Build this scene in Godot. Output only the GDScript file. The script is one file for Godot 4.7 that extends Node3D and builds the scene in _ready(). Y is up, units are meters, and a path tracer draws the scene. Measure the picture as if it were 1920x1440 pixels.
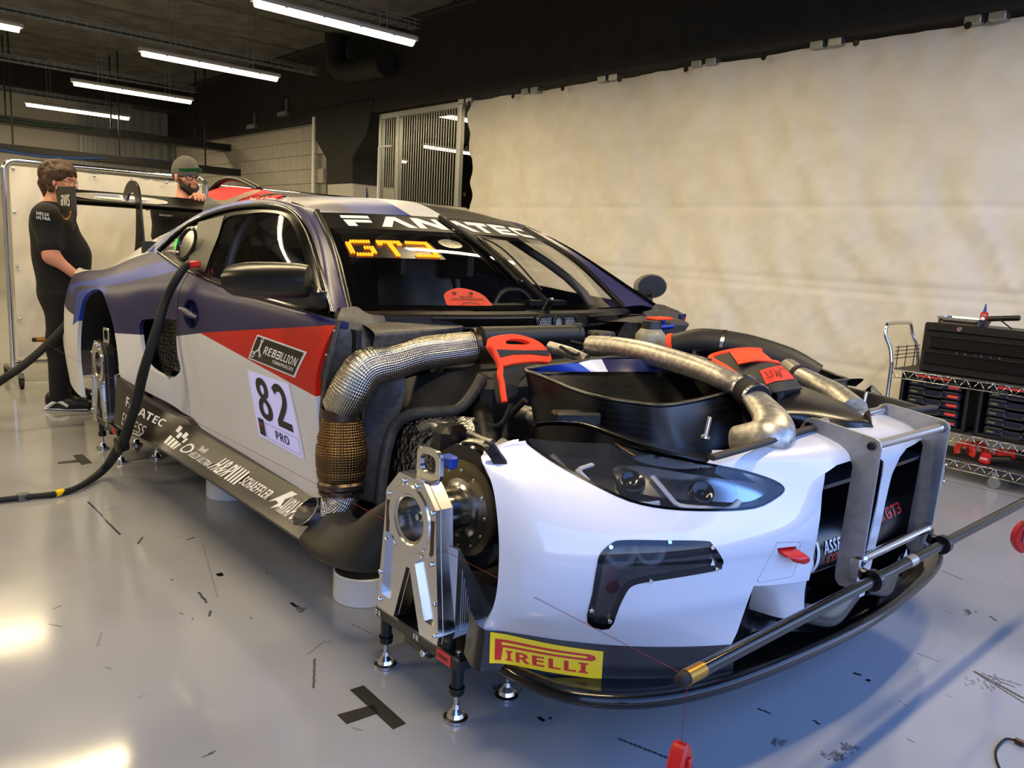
extends Node3D
# A racing garage: one race car on set-up stands, seen from its front right corner.
# Axes: x to the car's left, y up, z towards the car's nose. Front axle at z = 0, floor at y = 0.

const EYE := Vector3(-2.2013, 1.2356, 1.6344)
const TURN := Vector3(-0.1678, -0.7339, 0.0552)
const FOCAL := 1497.09

var lens := Basis.from_euler(TURN, EULER_ORDER_YXZ)
var M := {}
var taken := {}
var rng := RandomNumberGenerator.new()

class G:
	var v := PackedVector3Array()
	var n := PackedVector3Array()
	var uv := PackedVector2Array()
	var col := PackedColorArray()

	func t3(a: Vector3, b: Vector3, c: Vector3, na: Vector3, nb: Vector3, nc: Vector3, ua := Vector2.ZERO, ub := Vector2.ZERO, uc := Vector2.ZERO) -> void:
		var f := (c - a).cross(b - a)
		if f.length_squared() < 1e-18:
			return
		if f.dot(na + nb + nc) < 0.0:
			v.append(a); v.append(c); v.append(b)
			n.append(na); n.append(nc); n.append(nb)
			uv.append(ua); uv.append(uc); uv.append(ub)
		else:
			v.append(a); v.append(b); v.append(c)
			n.append(na); n.append(nb); n.append(nc)
			uv.append(ua); uv.append(ub); uv.append(uc)

	func flat(a: Vector3, b: Vector3, c: Vector3, ua := Vector2.ZERO, ub := Vector2.ZERO, uc := Vector2.ZERO) -> void:
		var f := (c - a).cross(b - a).normalized()
		if f == Vector3.ZERO:
			return
		t3(a, b, c, f, f, f, ua, ub, uc)

	func quad(a: Vector3, b: Vector3, c: Vector3, d: Vector3) -> void:
		flat(a, b, c, Vector2(0, 0), Vector2(1, 0), Vector2(1, 1))
		flat(a, c, d, Vector2(0, 0), Vector2(1, 1), Vector2(0, 1))

	func quad_out(a: Vector3, b: Vector3, c: Vector3, d: Vector3, out: Vector3) -> void:
		var f := (c - a).cross(b - a)
		if f.dot(out) < 0.0:
			quad(a, d, c, b)
		else:
			quad(a, b, c, d)

	func join(o: G) -> void:
		v.append_array(o.v); n.append_array(o.n); uv.append_array(o.uv)

	func moved(x: Transform3D) -> G:
		var r := G.new()
		var nb := x.basis.inverse().transposed()
		var swap := x.basis.determinant() < 0.0
		for i in range(0, v.size(), 3):
			for k: int in ([0, 2, 1] if swap else [0, 1, 2]):
				r.v.append(x * v[i + k]); r.n.append((nb * n[i + k]).normalized()); r.uv.append(uv[i + k])
		return r

	func mirrored() -> G:
		return moved(Transform3D(Basis.from_scale(Vector3(-1, 1, 1)), Vector3.ZERO))

	func mesh(m: Material) -> ArrayMesh:
		var a := []
		a.resize(Mesh.ARRAY_MAX)
		a[Mesh.ARRAY_VERTEX] = v
		a[Mesh.ARRAY_NORMAL] = n
		a[Mesh.ARRAY_TEX_UV] = uv
		if col.size() == v.size() and col.size() > 0:
			a[Mesh.ARRAY_COLOR] = col
		var r := ArrayMesh.new()
		if v.size():
			r.add_surface_from_arrays(Mesh.PRIMITIVE_TRIANGLES, a)
			r.surface_set_material(0, m)
		return r

# ---------------------------------------------------------------- pixels to points and back
func K(u: float, w: float, axis: String, value: float) -> Vector3:
	var d := lens * Vector3((u - 960.0) / FOCAL, (720.0 - w) / FOCAL, -1.0)
	var i := "xyz".find(axis)
	return EYE + d * ((value - EYE[i]) / d[i])

func px(p: Vector3) -> Vector2:
	var q := (p - EYE) * lens
	var dz := maxf(-q.z, 0.01)
	return Vector2(960.0 + FOCAL * q.x / dz, 720.0 - FOCAL * q.y / dz)

func zy(p: Vector3) -> Vector2: return Vector2(p.z, p.y)
func xy(p: Vector3) -> Vector2: return Vector2(p.x, p.y)
func xz(p: Vector3) -> Vector2: return Vector2(p.x, p.z)

func poly(a: Array) -> PackedVector2Array:
	var r := PackedVector2Array()
	for p in a:
		r.append(Vector2(p[0], p[1]))
	return r

# crop(a, x0, y0, s): points read in an enlarged view, turned into full picture pixels
func crop(a: Array, x0: float, y0: float, s: float) -> PackedVector2Array:
	var r := PackedVector2Array()
	for p in a:
		r.append(Vector2(x0 + p[0] * s, y0 + p[1] * s))
	return r

# ---------------------------------------------------------------- nodes
func numbered(called: String) -> String:
	taken[called] = int(taken.get(called, -1)) + 1
	return called if taken[called] == 0 else "%s_%03d" % [called, taken[called]]

func thing(called: String, label: String, category: String, at := Vector3.ZERO, group := "") -> Node3D:
	var o := Node3D.new()
	o.name = numbered(called)
	add_child(o)
	o.position = at
	tag(o, label, category, group)
	return o

func tag(o: Node3D, label: String, category: String, group := "") -> Node3D:
	o.set_meta("label", label)
	o.set_meta("category", category)
	if group:
		o.set_meta("group", group)
	return o

# a mesh whose points are in world axes, hung under a parent that stands elsewhere
func part(called: String, g: G, m: Material, parent: Node3D = null, label := "") -> MeshInstance3D:
	var o := MeshInstance3D.new()
	o.mesh = g.mesh(m)
	if parent == null:
		o.name = numbered(called)
		add_child(o)
	else:
		o.name = called
		parent.add_child(o, true)
		var off := Vector3.ZERO
		var q: Node = parent
		while q is Node3D and q != self:
			off += (q as Node3D).position
			q = q.get_parent()
		o.position = -off
	if label:
		o.set_meta("label", label)
	return o

# a mesh in the parent's own axes
func own(called: String, g: G, m: Material, parent: Node3D, label := "") -> MeshInstance3D:
	var o := MeshInstance3D.new()
	o.mesh = g.mesh(m)
	o.name = called
	parent.add_child(o, true)
	if label:
		o.set_meta("label", label)
	return o

func structure(called: String, g: G, m: Material) -> MeshInstance3D:
	var o := part(called, g, m)
	o.set_meta("kind", "structure")
	return o

func copy(o: Node3D, at: Vector3, label := "") -> Node3D:
	var c: Node3D = o.duplicate()
	var base := String(o.name)
	if base.length() > 4 and base[-4] == "_" and base.right(3).is_valid_int():
		base = base.left(-4)
	c.name = numbered(base)
	add_child(c)
	c.position = at
	if label:
		c.set_meta("label", label)
	return c

# ---------------------------------------------------------------- shapes
func box(g: G, c: Vector3, s: Vector3, b := Basis.IDENTITY, r := 0.0) -> void:
	var h := s * 0.5
	r = minf(r, minf(h.x, minf(h.y, h.z)) * 0.9)
	if r <= 0.0:
		for k in 3:
			for e: float in [-1.0, 1.0]:
				var o := Vector3.ZERO; o[k] = e * h[k]
				var p := Vector3.ZERO; p[(k + 1) % 3] = h[(k + 1) % 3]
				var q := Vector3.ZERO; q[(k + 2) % 3] = h[(k + 2) % 3]
				var f := Vector3.ZERO; f[k] = e
				g.quad_out(c + b * (o - p - q), c + b * (o + p - q), c + b * (o + p + q), c + b * (o - p + q), b * f)
		return
	# faces pulled in by r, chamfers along the edges, corners closed with a triangle
	for k in 3:
		var k1 := (k + 1) % 3
		var k2 := (k + 2) % 3
		for e: float in [-1.0, 1.0]:
			var o := Vector3.ZERO; o[k] = e * h[k]
			var p := Vector3.ZERO; p[k1] = h[k1] - r
			var q := Vector3.ZERO; q[k2] = h[k2] - r
			var f := Vector3.ZERO; f[k] = e
			g.quad_out(c + b * (o - p - q), c + b * (o + p - q), c + b * (o + p + q), c + b * (o - p + q), b * f)
		for e1: float in [-1.0, 1.0]:
			for e2: float in [-1.0, 1.0]:
				var a1 := Vector3.ZERO; a1[k1] = e1 * h[k1]; a1[k2] = e2 * (h[k2] - r)
				var a2 := Vector3.ZERO; a2[k1] = e1 * (h[k1] - r); a2[k2] = e2 * h[k2]
				var l := Vector3.ZERO; l[k] = h[k] - r
				var f := Vector3.ZERO; f[k1] = e1; f[k2] = e2
				g.quad_out(c + b * (a1 - l), c + b * (a1 + l), c + b * (a2 + l), c + b * (a2 - l), b * f)
	for ex: float in [-1.0, 1.0]:
		for ey: float in [-1.0, 1.0]:
			for ez: float in [-1.0, 1.0]:
				var a := Vector3(ex * h.x, ey * (h.y - r), ez * (h.z - r))
				var d := Vector3(ex * (h.x - r), ey * h.y, ez * (h.z - r))
				var w := Vector3(ex * (h.x - r), ey * (h.y - r), ez * h.z)
				var f := (b * Vector3(ex, ey, ez)).normalized()
				g.t3(c + b * a, c + b * d, c + b * w, f, f, f)

func bar(g: G, a: Vector3, b: Vector3, w: float, h: float, up := Vector3.UP, r := 0.0) -> void:
	var z := (b - a).normalized()
	if absf(z.dot(up)) > 0.98:
		up = Vector3.RIGHT
	var x := up.cross(z).normalized()
	box(g, (a + b) * 0.5, Vector3(w, h, a.distance_to(b)), Basis(x, z.cross(x), z), r)

func spline(p: Array, n: int, closed := false) -> PackedVector3Array:
	var r := PackedVector3Array()
	var c := p.size()
	var spans := c if closed else c - 1
	for i in spans:
		var p1: Vector3 = p[i]
		var p2: Vector3 = p[(i + 1) % c]
		var p0: Vector3 = p[(i - 1 + c) % c] if closed or i > 0 else p1 * 2.0 - p2
		var p3: Vector3 = p[(i + 2) % c] if closed or i + 2 < c else p2 * 2.0 - p1
		for k in n:
			var t := float(k) / n
			r.append(0.5 * (2.0 * p1 + (p2 - p0) * t + (2.0 * p0 - 5.0 * p1 + 4.0 * p2 - p3) * t * t + (3.0 * p1 - p0 - 3.0 * p2 + p3) * t * t * t))
	if not closed:
		r.append(p[c - 1])
	return r

func spline2(p: PackedVector2Array, n: int, closed := true) -> PackedVector2Array:
	var a := []
	for q in p:
		a.append(Vector3(q.x, q.y, 0))
	var r := PackedVector2Array()
	for q in spline(a, n, closed):
		r.append(Vector2(q.x, q.y))
	return r

# a tube along points; radius a number or an array with one per point; cross section may be squashed
func tube(g: G, p, radius, seg := 8, caps := true, closed := false, squash := 1.0, up := Vector3.UP) -> void:
	var c: int = p.size()
	if c < 2:
		return
	var ring := []
	var dirs := []
	var side := Vector3.ZERO
	var far := 0.0
	var along := []
	for i in c:
		var a: Vector3 = p[(i - 1 + c) % c] if closed or i > 0 else p[0]
		var b: Vector3 = p[(i + 1) % c] if closed or i + 1 < c else p[c - 1]
		var d := (b - a).normalized()
		if d == Vector3.ZERO:
			d = Vector3.FORWARD
		if i == 0:
			side = up.cross(d)
			if side.length() < 0.05:
				side = Vector3.RIGHT.cross(d)
				if side.length() < 0.05:
					side = Vector3.BACK.cross(d)
		side = (side - d * side.dot(d)).normalized()
		var over := d.cross(side)
		var r: float = radius[i] if radius is Array or radius is PackedFloat32Array else radius
		var row := []
		for k in seg:
			var t := TAU * k / seg
			row.append([p[i] + side * cos(t) * r + over * sin(t) * r * squash, (side * cos(t) * squash + over * sin(t)).normalized()])
		ring.append(row)
		dirs.append(d)
		if i > 0:
			far += (p[i] as Vector3).distance_to(p[i - 1])
		along.append(far)
	var rows := c if closed else c - 1
	for i in rows:
		var j := (i + 1) % c
		var far2: float = along[j] if j > i else far + (p[0] as Vector3).distance_to(p[c - 1])
		for k in seg:
			var l := (k + 1) % seg
			var u0 := float(k) / seg
			var u1 := float(k + 1) / seg
			var a: Array = ring[i][k]; var b: Array = ring[i][l]; var d: Array = ring[j][l]; var e: Array = ring[j][k]
			g.t3(a[0], b[0], d[0], a[1], b[1], d[1], Vector2(u0, along[i]), Vector2(u1, along[i]), Vector2(u1, far2))
			g.t3(a[0], d[0], e[0], a[1], d[1], e[1], Vector2(u0, along[i]), Vector2(u1, far2), Vector2(u0, far2))
	if caps and not closed:
		for e in [[0, -1.0], [c - 1, 1.0]]:
			var f: Vector3 = dirs[e[0]] * e[1]
			for k in seg:
				g.t3(p[e[0]], ring[e[0]][k][0], ring[e[0]][(k + 1) % seg][0], f, f, f)

# a profile of (radius, height) points turned about an axis; sharp = facets between profile points
func lathe(g: G, prof: Array, at: Vector3, axis := Vector3.UP, seg := 24, sharp := true) -> void:
	var y := axis.normalized()
	var x := y.cross(Vector3.RIGHT if absf(y.x) < 0.9 else Vector3.UP).normalized()
	var z := x.cross(y)
	var nn := []
	for i in prof.size() - 1:
		var d := Vector2(prof[i + 1][0] - prof[i][0], prof[i + 1][1] - prof[i][1]).normalized()
		nn.append(Vector2(d.y, -d.x))
	for i in prof.size() - 1:
		var n0: Vector2 = nn[i]
		var n1: Vector2 = nn[i]
		if not sharp:
			if i > 0: n0 = (nn[i - 1] + nn[i]).normalized()
			if i + 1 < nn.size(): n1 = (nn[i] + nn[i + 1]).normalized()
		for k in seg:
			var t0 := TAU * k / seg
			var t1 := TAU * (k + 1) / seg
			var d0 := x * cos(t0) + z * sin(t0)
			var d1 := x * cos(t1) + z * sin(t1)
			var a: Vector3 = at + d0 * prof[i][0] + y * prof[i][1]
			var b: Vector3 = at + d1 * prof[i][0] + y * prof[i][1]
			var c: Vector3 = at + d1 * prof[i + 1][0] + y * prof[i + 1][1]
			var e: Vector3 = at + d0 * prof[i + 1][0] + y * prof[i + 1][1]
			var na0 := d0 * n0.x + y * n0.y; var na1 := d1 * n0.x + y * n0.y
			var nb0 := d0 * n1.x + y * n1.y; var nb1 := d1 * n1.x + y * n1.y
			g.t3(a, b, c, na0, na1, nb1, Vector2(float(k) / seg, prof[i][1]), Vector2(float(k + 1) / seg, prof[i][1]), Vector2(float(k + 1) / seg, prof[i + 1][1]))
			g.t3(a, c, e, na0, nb1, nb0, Vector2(float(k) / seg, prof[i][1]), Vector2(float(k + 1) / seg, prof[i + 1][1]), Vector2(float(k) / seg, prof[i + 1][1]))

func rod(g: G, a: Vector3, b: Vector3, r: float, seg := 12, bevel := 0.0) -> void:
	var l := a.distance_to(b)
	lathe(g, [[0.0, 0.0], [r - bevel, 0.0], [r, bevel], [r, l - bevel], [r - bevel, l], [0.0, l]], a, b - a, seg)

func ball(g: G, c: Vector3, r: Vector3, b := Basis.IDENTITY, seg := 16) -> void:
	var h := seg / 2
	for i in h:
		for k in seg:
			var q := []
			for e in [[i, k], [i, k + 1], [i + 1, k + 1], [i + 1, k]]:
				var a: float = PI * e[0] / h
				var t: float = TAU * e[1] / seg
				q.append(Vector3(sin(a) * cos(t), cos(a), sin(a) * sin(t)))
			var w := []
			var nn := []
			for p: Vector3 in q:
				w.append(c + b * (p * r))
				nn.append((b * (p / r)).normalized())
			g.t3(w[0], w[1], w[2], nn[0], nn[1], nn[2])
			g.t3(w[0], w[2], w[3], nn[0], nn[2], nn[3])

func disc(c: Vector2, r: float, seg := 24, a0 := 0.0) -> PackedVector2Array:
	var p := PackedVector2Array()
	for k in seg:
		p.append(c + Vector2.from_angle(a0 + TAU * k / seg) * r)
	return p

func rrect(c: Vector2, s: Vector2, r: float, seg := 4) -> PackedVector2Array:
	var p := PackedVector2Array()
	for q in 4:
		var e := Vector2([1, -1, -1, 1][q], [1, 1, -1, -1][q])
		for k in seg + 1:
			p.append(c + e * (s * 0.5 - Vector2(r, r)) + Vector2.from_angle(PI * 0.5 * q + PI * 0.5 * k / seg) * r)
	return p

# pieces without holes that together make an outline minus its holes
func pieces(outline: PackedVector2Array, holes: Array) -> Array:
	var got := [outline]
	for h: PackedVector2Array in holes:
		var lo := Vector2(INF, INF); var hi := -lo
		for q in h:
			lo = lo.min(q); hi = hi.max(q)
		var m := (lo.x + hi.x) * 0.5
		var next := []
		for o: PackedVector2Array in got:
			for side in [poly([[m - 90, -90], [m, -90], [m, 90], [m - 90, 90]]), poly([[m, -90], [m + 90, -90], [m + 90, 90], [m, 90]])]:
				for q in Geometry2D.intersect_polygons(o, side):
					if Geometry2D.is_polygon_clockwise(q) and q.size() < 3:
						continue
					next.append_array(Geometry2D.clip_polygons(q, h))
		got = next
	return got

# an outline (x right, y up of the frame) pushed out along the frame's z from 0 to depth
func prism(g: G, outline: PackedVector2Array, x: Transform3D, depth: float, holes := [], bevel := 0.0) -> void:
	var front := outline
	var fh := holes
	if bevel > 0.0:
		var o := Geometry2D.offset_polygon(outline, -bevel)
		if o.size():
			front = o[0]
	for q: PackedVector2Array in pieces(front, fh) if fh.size() else [front]:
		var t := Geometry2D.triangulate_polygon(q)
		for i in range(0, t.size(), 3):
			for e in [[depth, 1.0], [0.0, -1.0]]:
				var a := x * Vector3(q[t[i]].x, q[t[i]].y, e[0])
				var b := x * Vector3(q[t[i + 1]].x, q[t[i + 1]].y, e[0])
				var c := x * Vector3(q[t[i + 2]].x, q[t[i + 2]].y, e[0])
				var f: Vector3 = (x.basis * Vector3(0, 0, e[1])).normalized()
				g.t3(a, b, c, f, f, f, q[t[i]], q[t[i + 1]], q[t[i + 2]])
	var walls := [[outline, 1.0]]
	for h in fh:
		walls.append([h, -1.0])
	for w in walls:
		var l: PackedVector2Array = w[0]
		var s: float = w[1] * (-1.0 if Geometry2D.is_polygon_clockwise(l) else 1.0)
		var inner := l
		var z0 := 0.0
		var z1 := depth
		if bevel > 0.0 and w[1] > 0.0:
			z0 = bevel * signf(depth); z1 = depth - bevel * signf(depth)
		for i in l.size():
			var p := l[i]
			var q := l[(i + 1) % l.size()]
			var d := (q - p).normalized()
			var f := x.basis * Vector3(d.y * s, -d.x * s, 0)
			g.quad_out(x * Vector3(p.x, p.y, z0), x * Vector3(q.x, q.y, z0), x * Vector3(q.x, q.y, z1), x * Vector3(p.x, p.y, z1), f)
			if bevel > 0.0 and w[1] > 0.0:
				var m := (p + q) * 0.5 - Vector2(d.y * s, -d.x * s) * 0.0
				var pi := p - Vector2(d.y * s, -d.x * s) * bevel
				var qi := q - Vector2(d.y * s, -d.x * s) * bevel
				g.quad_out(x * Vector3(p.x, p.y, z1), x * Vector3(q.x, q.y, z1), x * Vector3(qi.x, qi.y, depth), x * Vector3(pi.x, pi.y, depth), f + x.basis * Vector3(0, 0, signf(depth)))
				g.quad_out(x * Vector3(p.x, p.y, z0), x * Vector3(q.x, q.y, z0), x * Vector3(qi.x, qi.y, 0), x * Vector3(pi.x, pi.y, 0), f - x.basis * Vector3(0, 0, signf(depth)))

func frame(at: Vector3, right: Vector3, up: Vector3) -> Transform3D:
	var r := right.normalized()
	var z := r.cross(up).normalized()
	return Transform3D(Basis(r, z.cross(r), z), at)

# ---------------------------------------------------------------- smooth surfaces through a net of points
func cat(a: Vector3, b: Vector3, c: Vector3, d: Vector3, t: float) -> Vector3:
	return 0.5 * (2.0 * b + (c - a) * t + (2.0 * a - 5.0 * b + 4.0 * c - d) * t * t + (3.0 * b - a - 3.0 * c + d) * t * t * t)

func net_row(r: Array, t: float) -> Vector3:
	var i := clampi(int(floor(t)), 0, r.size() - 2)
	var b: Vector3 = r[i]
	var c: Vector3 = r[i + 1]
	var a: Vector3 = r[i - 1] if i > 0 else b * 2.0 - c
	var d: Vector3 = r[i + 2] if i + 2 < r.size() else c * 2.0 - b
	return cat(a, b, c, d, t - i)

func net_at(net: Array, u: float, v: float) -> Vector3:
	var i := clampi(int(floor(v)), 0, net.size() - 2)
	var b := net_row(net[i], u)
	var c := net_row(net[i + 1], u)
	var a := net_row(net[i - 1], u) if i > 0 else b * 2.0 - c
	var d := net_row(net[i + 2], u) if i + 2 < net.size() else c * 2.0 - b
	return cat(a, b, c, d, v - i)

func net_normal(net: Array, u: float, v: float) -> Vector3:
	var e := 0.02
	var um := float(net[0].size() - 1); var vm := float(net.size() - 1)
	var du := net_at(net, minf(u + e, um), v) - net_at(net, maxf(u - e, 0), v)
	var dv := net_at(net, u, minf(v + e, vm)) - net_at(net, u, maxf(v - e, 0))
	return du.cross(dv).normalized()

# options: out (a direction the middle of the face looks in), nu, nv (cells per control span), cut / keep: [[projection, outline], ...],
# off (metres along the normal), thick (rim depth along -normal), uvs (a function point -> uv)
func patch(g: G, net: Array, o := {}) -> void:
	var nu: int = o.get("nu", 6)
	var nv: int = o.get("nv", 6)
	var cu: int = (net[0].size() - 1) * nu
	var cv: int = (net.size() - 1) * nv
	var P := []
	var N := []
	for j in cv + 1:
		var prow := PackedVector3Array()
		for i in cu + 1:
			prow.append(net_at(net, float(i) / nu, float(j) / nv))
		P.append(prow)
	for j in cv + 1:
		var nrow := PackedVector3Array()
		for i in cu + 1:
			var du: Vector3 = P[j][mini(i + 1, cu)] - P[j][maxi(i - 1, 0)]
			var dv: Vector3 = P[mini(j + 1, cv)][i] - P[maxi(j - 1, 0)][i]
			var f := du.cross(dv)
			if f.length() < 1e-9:
				f = nrow[i - 1] if i > 0 else Vector3.UP
			nrow.append(f.normalized())
		N.append(nrow)
	var s := 1.0
	var out: Vector3 = o.get("out", Vector3.UP)
	if (N[cv / 2][cu / 2] as Vector3).dot(out) < 0.0:
		s = -1.0
	var off: float = o.get("off", 0.0)
	var uvs = o.get("uvs")
	var tris := []
	for j in cv:
		for i in cu:
			var q := [[j, i], [j, i + 1], [j + 1, i + 1], [j + 1, i]]
			var w := []
			for e in q:
				var nn: Vector3 = N[e[0]][e[1]] * s
				var pp: Vector3 = P[e[0]][e[1]] + nn * off
				w.append([pp, nn, uvs.call(pp) if uvs else Vector2(float(e[1]) / cu, float(e[0]) / cv)])
			tris.append([w[0], w[1], w[2]])
			tris.append([w[0], w[2], w[3]])
	for c in o.get("cut", []):
		tris = trim(tris, c[0], c[1], false)
	if o.has("keep"):
		tris = trim(tris, o.keep[0], o.keep[1], true)
	for t in tris:
		g.t3(t[0][0], t[1][0], t[2][0], t[0][1], t[1][1], t[2][1], t[0][2], t[1][2], t[2][2])
	if o.has("thick"):
		rim(g, tris, o.thick)

func trim(tris: Array, proj: Callable, line: PackedVector2Array, keep: bool) -> Array:
	var lo := Vector2(INF, INF); var hi := -lo
	for q in line:
		lo = lo.min(q); hi = hi.max(q)
	var got := []
	for t in tris:
		var a: Vector2 = proj.call(t[0][0]); var b: Vector2 = proj.call(t[1][0]); var c: Vector2 = proj.call(t[2][0])
		var tl := a.min(b).min(c); var th := a.max(b).max(c)
		if th.x < lo.x or tl.x > hi.x or th.y < lo.y or tl.y > hi.y:
			if not keep:
				got.append(t)
			continue
		var d := (b - a).cross(c - a)
		if absf(d) < 1e-12:
			continue
		# scale the cell up: the clipper works on a fixed grid
		var k := 1000.0 / maxf(th.x - tl.x, th.y - tl.y)
		var tp := PackedVector2Array([Vector2.ZERO, (b - a) * k, (c - a) * k])
		var lp := PackedVector2Array()
		for q in line:
			lp.append(((q - a) * k).clamp(Vector2(-4e6, -4e6), Vector2(4e6, 4e6)))
		var res := Geometry2D.intersect_polygons(tp, lp) if keep else Geometry2D.clip_polygons(tp, lp)
		for r: PackedVector2Array in res:
			if r.size() == 3 and res.size() == 1 and absf((r[1] - r[0]).cross(r[2] - r[0]) - absf(d) * k * k) < 1.0:
				got.append(t)
				continue
			var ix := Geometry2D.triangulate_polygon(r)
			var w := []
			for q in r:
				var p := q / k
				var wb := p.cross(c - a) / d
				var wc := (b - a).cross(p) / d
				var wa := 1.0 - wb - wc
				w.append([t[0][0] * wa + t[1][0] * wb + t[2][0] * wc, (t[0][1] * wa + t[1][1] * wb + t[2][1] * wc).normalized(), t[0][2] * wa + t[1][2] * wb + t[2][2] * wc])
			for i in range(0, ix.size(), 3):
				got.append([w[ix[i]], w[ix[i + 1]], w[ix[i + 2]]])
	return got

func rim(g: G, tris: Array, t: float) -> void:
	var seen := {}
	for tri in tris:
		for k in 3:
			var a: Array = tri[k]; var b: Array = tri[(k + 1) % 3]
			var ka: Vector3 = (a[0] as Vector3).snappedf(0.0002); var kb: Vector3 = (b[0] as Vector3).snappedf(0.0002)
			if ka == kb:
				continue
			var key := [ka, kb] if ka < kb else [kb, ka]
			if seen.has(key):
				seen[key] = null
			else:
				seen[key] = [a, b]
	for e in seen.values():
		if e == null:
			continue
		var a: Vector3 = e[0][0]; var b: Vector3 = e[1][0]
		var c: Vector3 = b - e[1][1] * t; var d: Vector3 = a - e[0][1] * t
		g.flat(a, b, c, e[0][2], e[1][2], e[1][2])
		g.flat(a, c, d, e[0][2], e[1][2], e[0][2])

# ---------------------------------------------------------------- lettering
var fonts := {}
func font(kind: String, bold: bool) -> Font:
	var key := kind + str(bold)
	if not fonts.has(key):
		var f := SystemFont.new()
		f.font_names = PackedStringArray([kind])
		f.font_weight = 700 if bold else 400
		fonts[key] = f
	return fonts[key]

# flat triangles of a text, 1 unit high capitals, centred: Array of [Vector2, Vector2, Vector2]
func glyphs(text: String, kind := "Droid Sans", bold := true) -> Array:
	var t := TextMesh.new()
	t.font = font(kind, bold)
	t.font_size = 64
	t.pixel_size = 1.0 / 46.0
	t.depth = 0.0
	t.curve_step = 3.0
	t.text = text
	var got := []
	if t.get_surface_count() == 0:
		return got
	var a := t.surface_get_arrays(0)
	var v: PackedVector3Array = a[Mesh.ARRAY_VERTEX]
	var ix = a[Mesh.ARRAY_INDEX]
	var order: Array = range(v.size()) if ix == null or ix.size() == 0 else Array(ix)
	var lo := INF; var hi := -INF
	for p in v:
		lo = minf(lo, p.y); hi = maxf(hi, p.y)
	for i in range(0, order.size(), 3):
		var tri := []
		for k in 3:
			var p := v[order[i + k]]
			tri.append(Vector2(p.x, p.y - (lo + hi) * 0.5))
		got.append(tri)
	return got

# outline triangles laid on a surface: place(Vector2) -> [point, normal]; long triangles are halved first
func lay(g: G, tris: Array, place: Callable, longest := 1e9) -> void:
	var todo := tris.duplicate()
	while todo.size():
		var t: Array = todo.pop_back()
		var a: Vector2 = t[0]; var b: Vector2 = t[1]; var c: Vector2 = t[2]
		var l := [a.distance_to(b), b.distance_to(c), c.distance_to(a)]
		var m: float = maxf(l[0], maxf(l[1], l[2]))
		if m > longest:
			var k: int = l.find(m)
			var p: Vector2 = t[k]; var q: Vector2 = t[(k + 1) % 3]; var r: Vector2 = t[(k + 2) % 3]
			var h := (p + q) * 0.5
			todo.append([p, h, r]); todo.append([h, q, r])
			continue
		var A: Array = place.call(a); var B: Array = place.call(b); var C: Array = place.call(c)
		g.t3(A[0], B[0], C[0], A[1], B[1], C[1])

func tri_of(outline: PackedVector2Array) -> Array:
	var ix := Geometry2D.triangulate_polygon(outline)
	var got := []
	for i in range(0, ix.size(), 3):
		got.append([outline[ix[i]], outline[ix[i + 1]], outline[ix[i + 2]]])
	return got

# text on a flat frame: h = height of capitals
func text_on(g: G, text: String, x: Transform3D, h: float, wide := 1.0, kind := "Droid Sans", bold := true, slant := 0.0) -> void:
	var z := x.basis.z.normalized()
	lay(g, glyphs(text, kind, bold), func(p: Vector2) -> Array: return [x * Vector3((p.x * wide + p.y * slant) * h, p.y * h, 0.0012), z])

# ---------------------------------------------------------------- materials
func mat(called: String, c: Color, rough := 0.6, metal := 0.0, o := {}) -> StandardMaterial3D:
	var m := StandardMaterial3D.new()
	m.resource_name = called
	m.albedo_color = c
	m.roughness = rough
	m.metallic = metal
	for k in o:
		m.set(k, o[k])
	M[called] = m
	return m

func noise_map(seed_: int, freq: float, a: Color, b: Color, size := 512, oct := 4, lo := 0.35, hi := 0.65, normal := false, bump := 4.0, kind := FastNoiseLite.TYPE_SIMPLEX_SMOOTH) -> NoiseTexture2D:
	var n := FastNoiseLite.new()
	n.seed = seed_
	n.noise_type = kind
	n.frequency = freq
	n.fractal_octaves = oct
	var t := NoiseTexture2D.new()
	t.width = size; t.height = size
	t.seamless = true
	t.noise = n
	if normal:
		t.as_normal_map = true
		t.bump_strength = bump
	else:
		var r := Gradient.new()
		r.offsets = PackedFloat32Array([lo, hi])
		r.colors = PackedColorArray([a, b])
		t.color_ramp = r
	return t

func fill(im: Image, line: PackedVector2Array, c: Color) -> void:
	var y0 := INF; var y1 := -INF
	for p in line:
		y0 = minf(y0, p.y); y1 = maxf(y1, p.y)
	for y in range(maxi(0, int(y0)), mini(im.get_height(), int(y1) + 1)):
		var cuts := []
		for i in line.size():
			var p := line[i]; var q := line[(i + 1) % line.size()]
			var yy := y + 0.5
			if (p.y <= yy) != (q.y <= yy):
				cuts.append(p.x + (q.x - p.x) * (yy - p.y) / (q.y - p.y))
		cuts.sort()
		for k in range(0, cuts.size() - 1, 2):
			var a := clampi(int(round(cuts[k])), 0, im.get_width())
			var b := clampi(int(round(cuts[k + 1])), 0, im.get_width())
			if b > a:
				im.fill_rect(Rect2i(a, y, b - a, 1), c)

func stroke(im: Image, a: Vector2, b: Vector2, w: float, c: Color) -> void:
	var d := (b - a).normalized().orthogonal() * w * 0.5
	fill(im, PackedVector2Array([a + d, b + d, b - d, a - d]), c)

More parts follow.
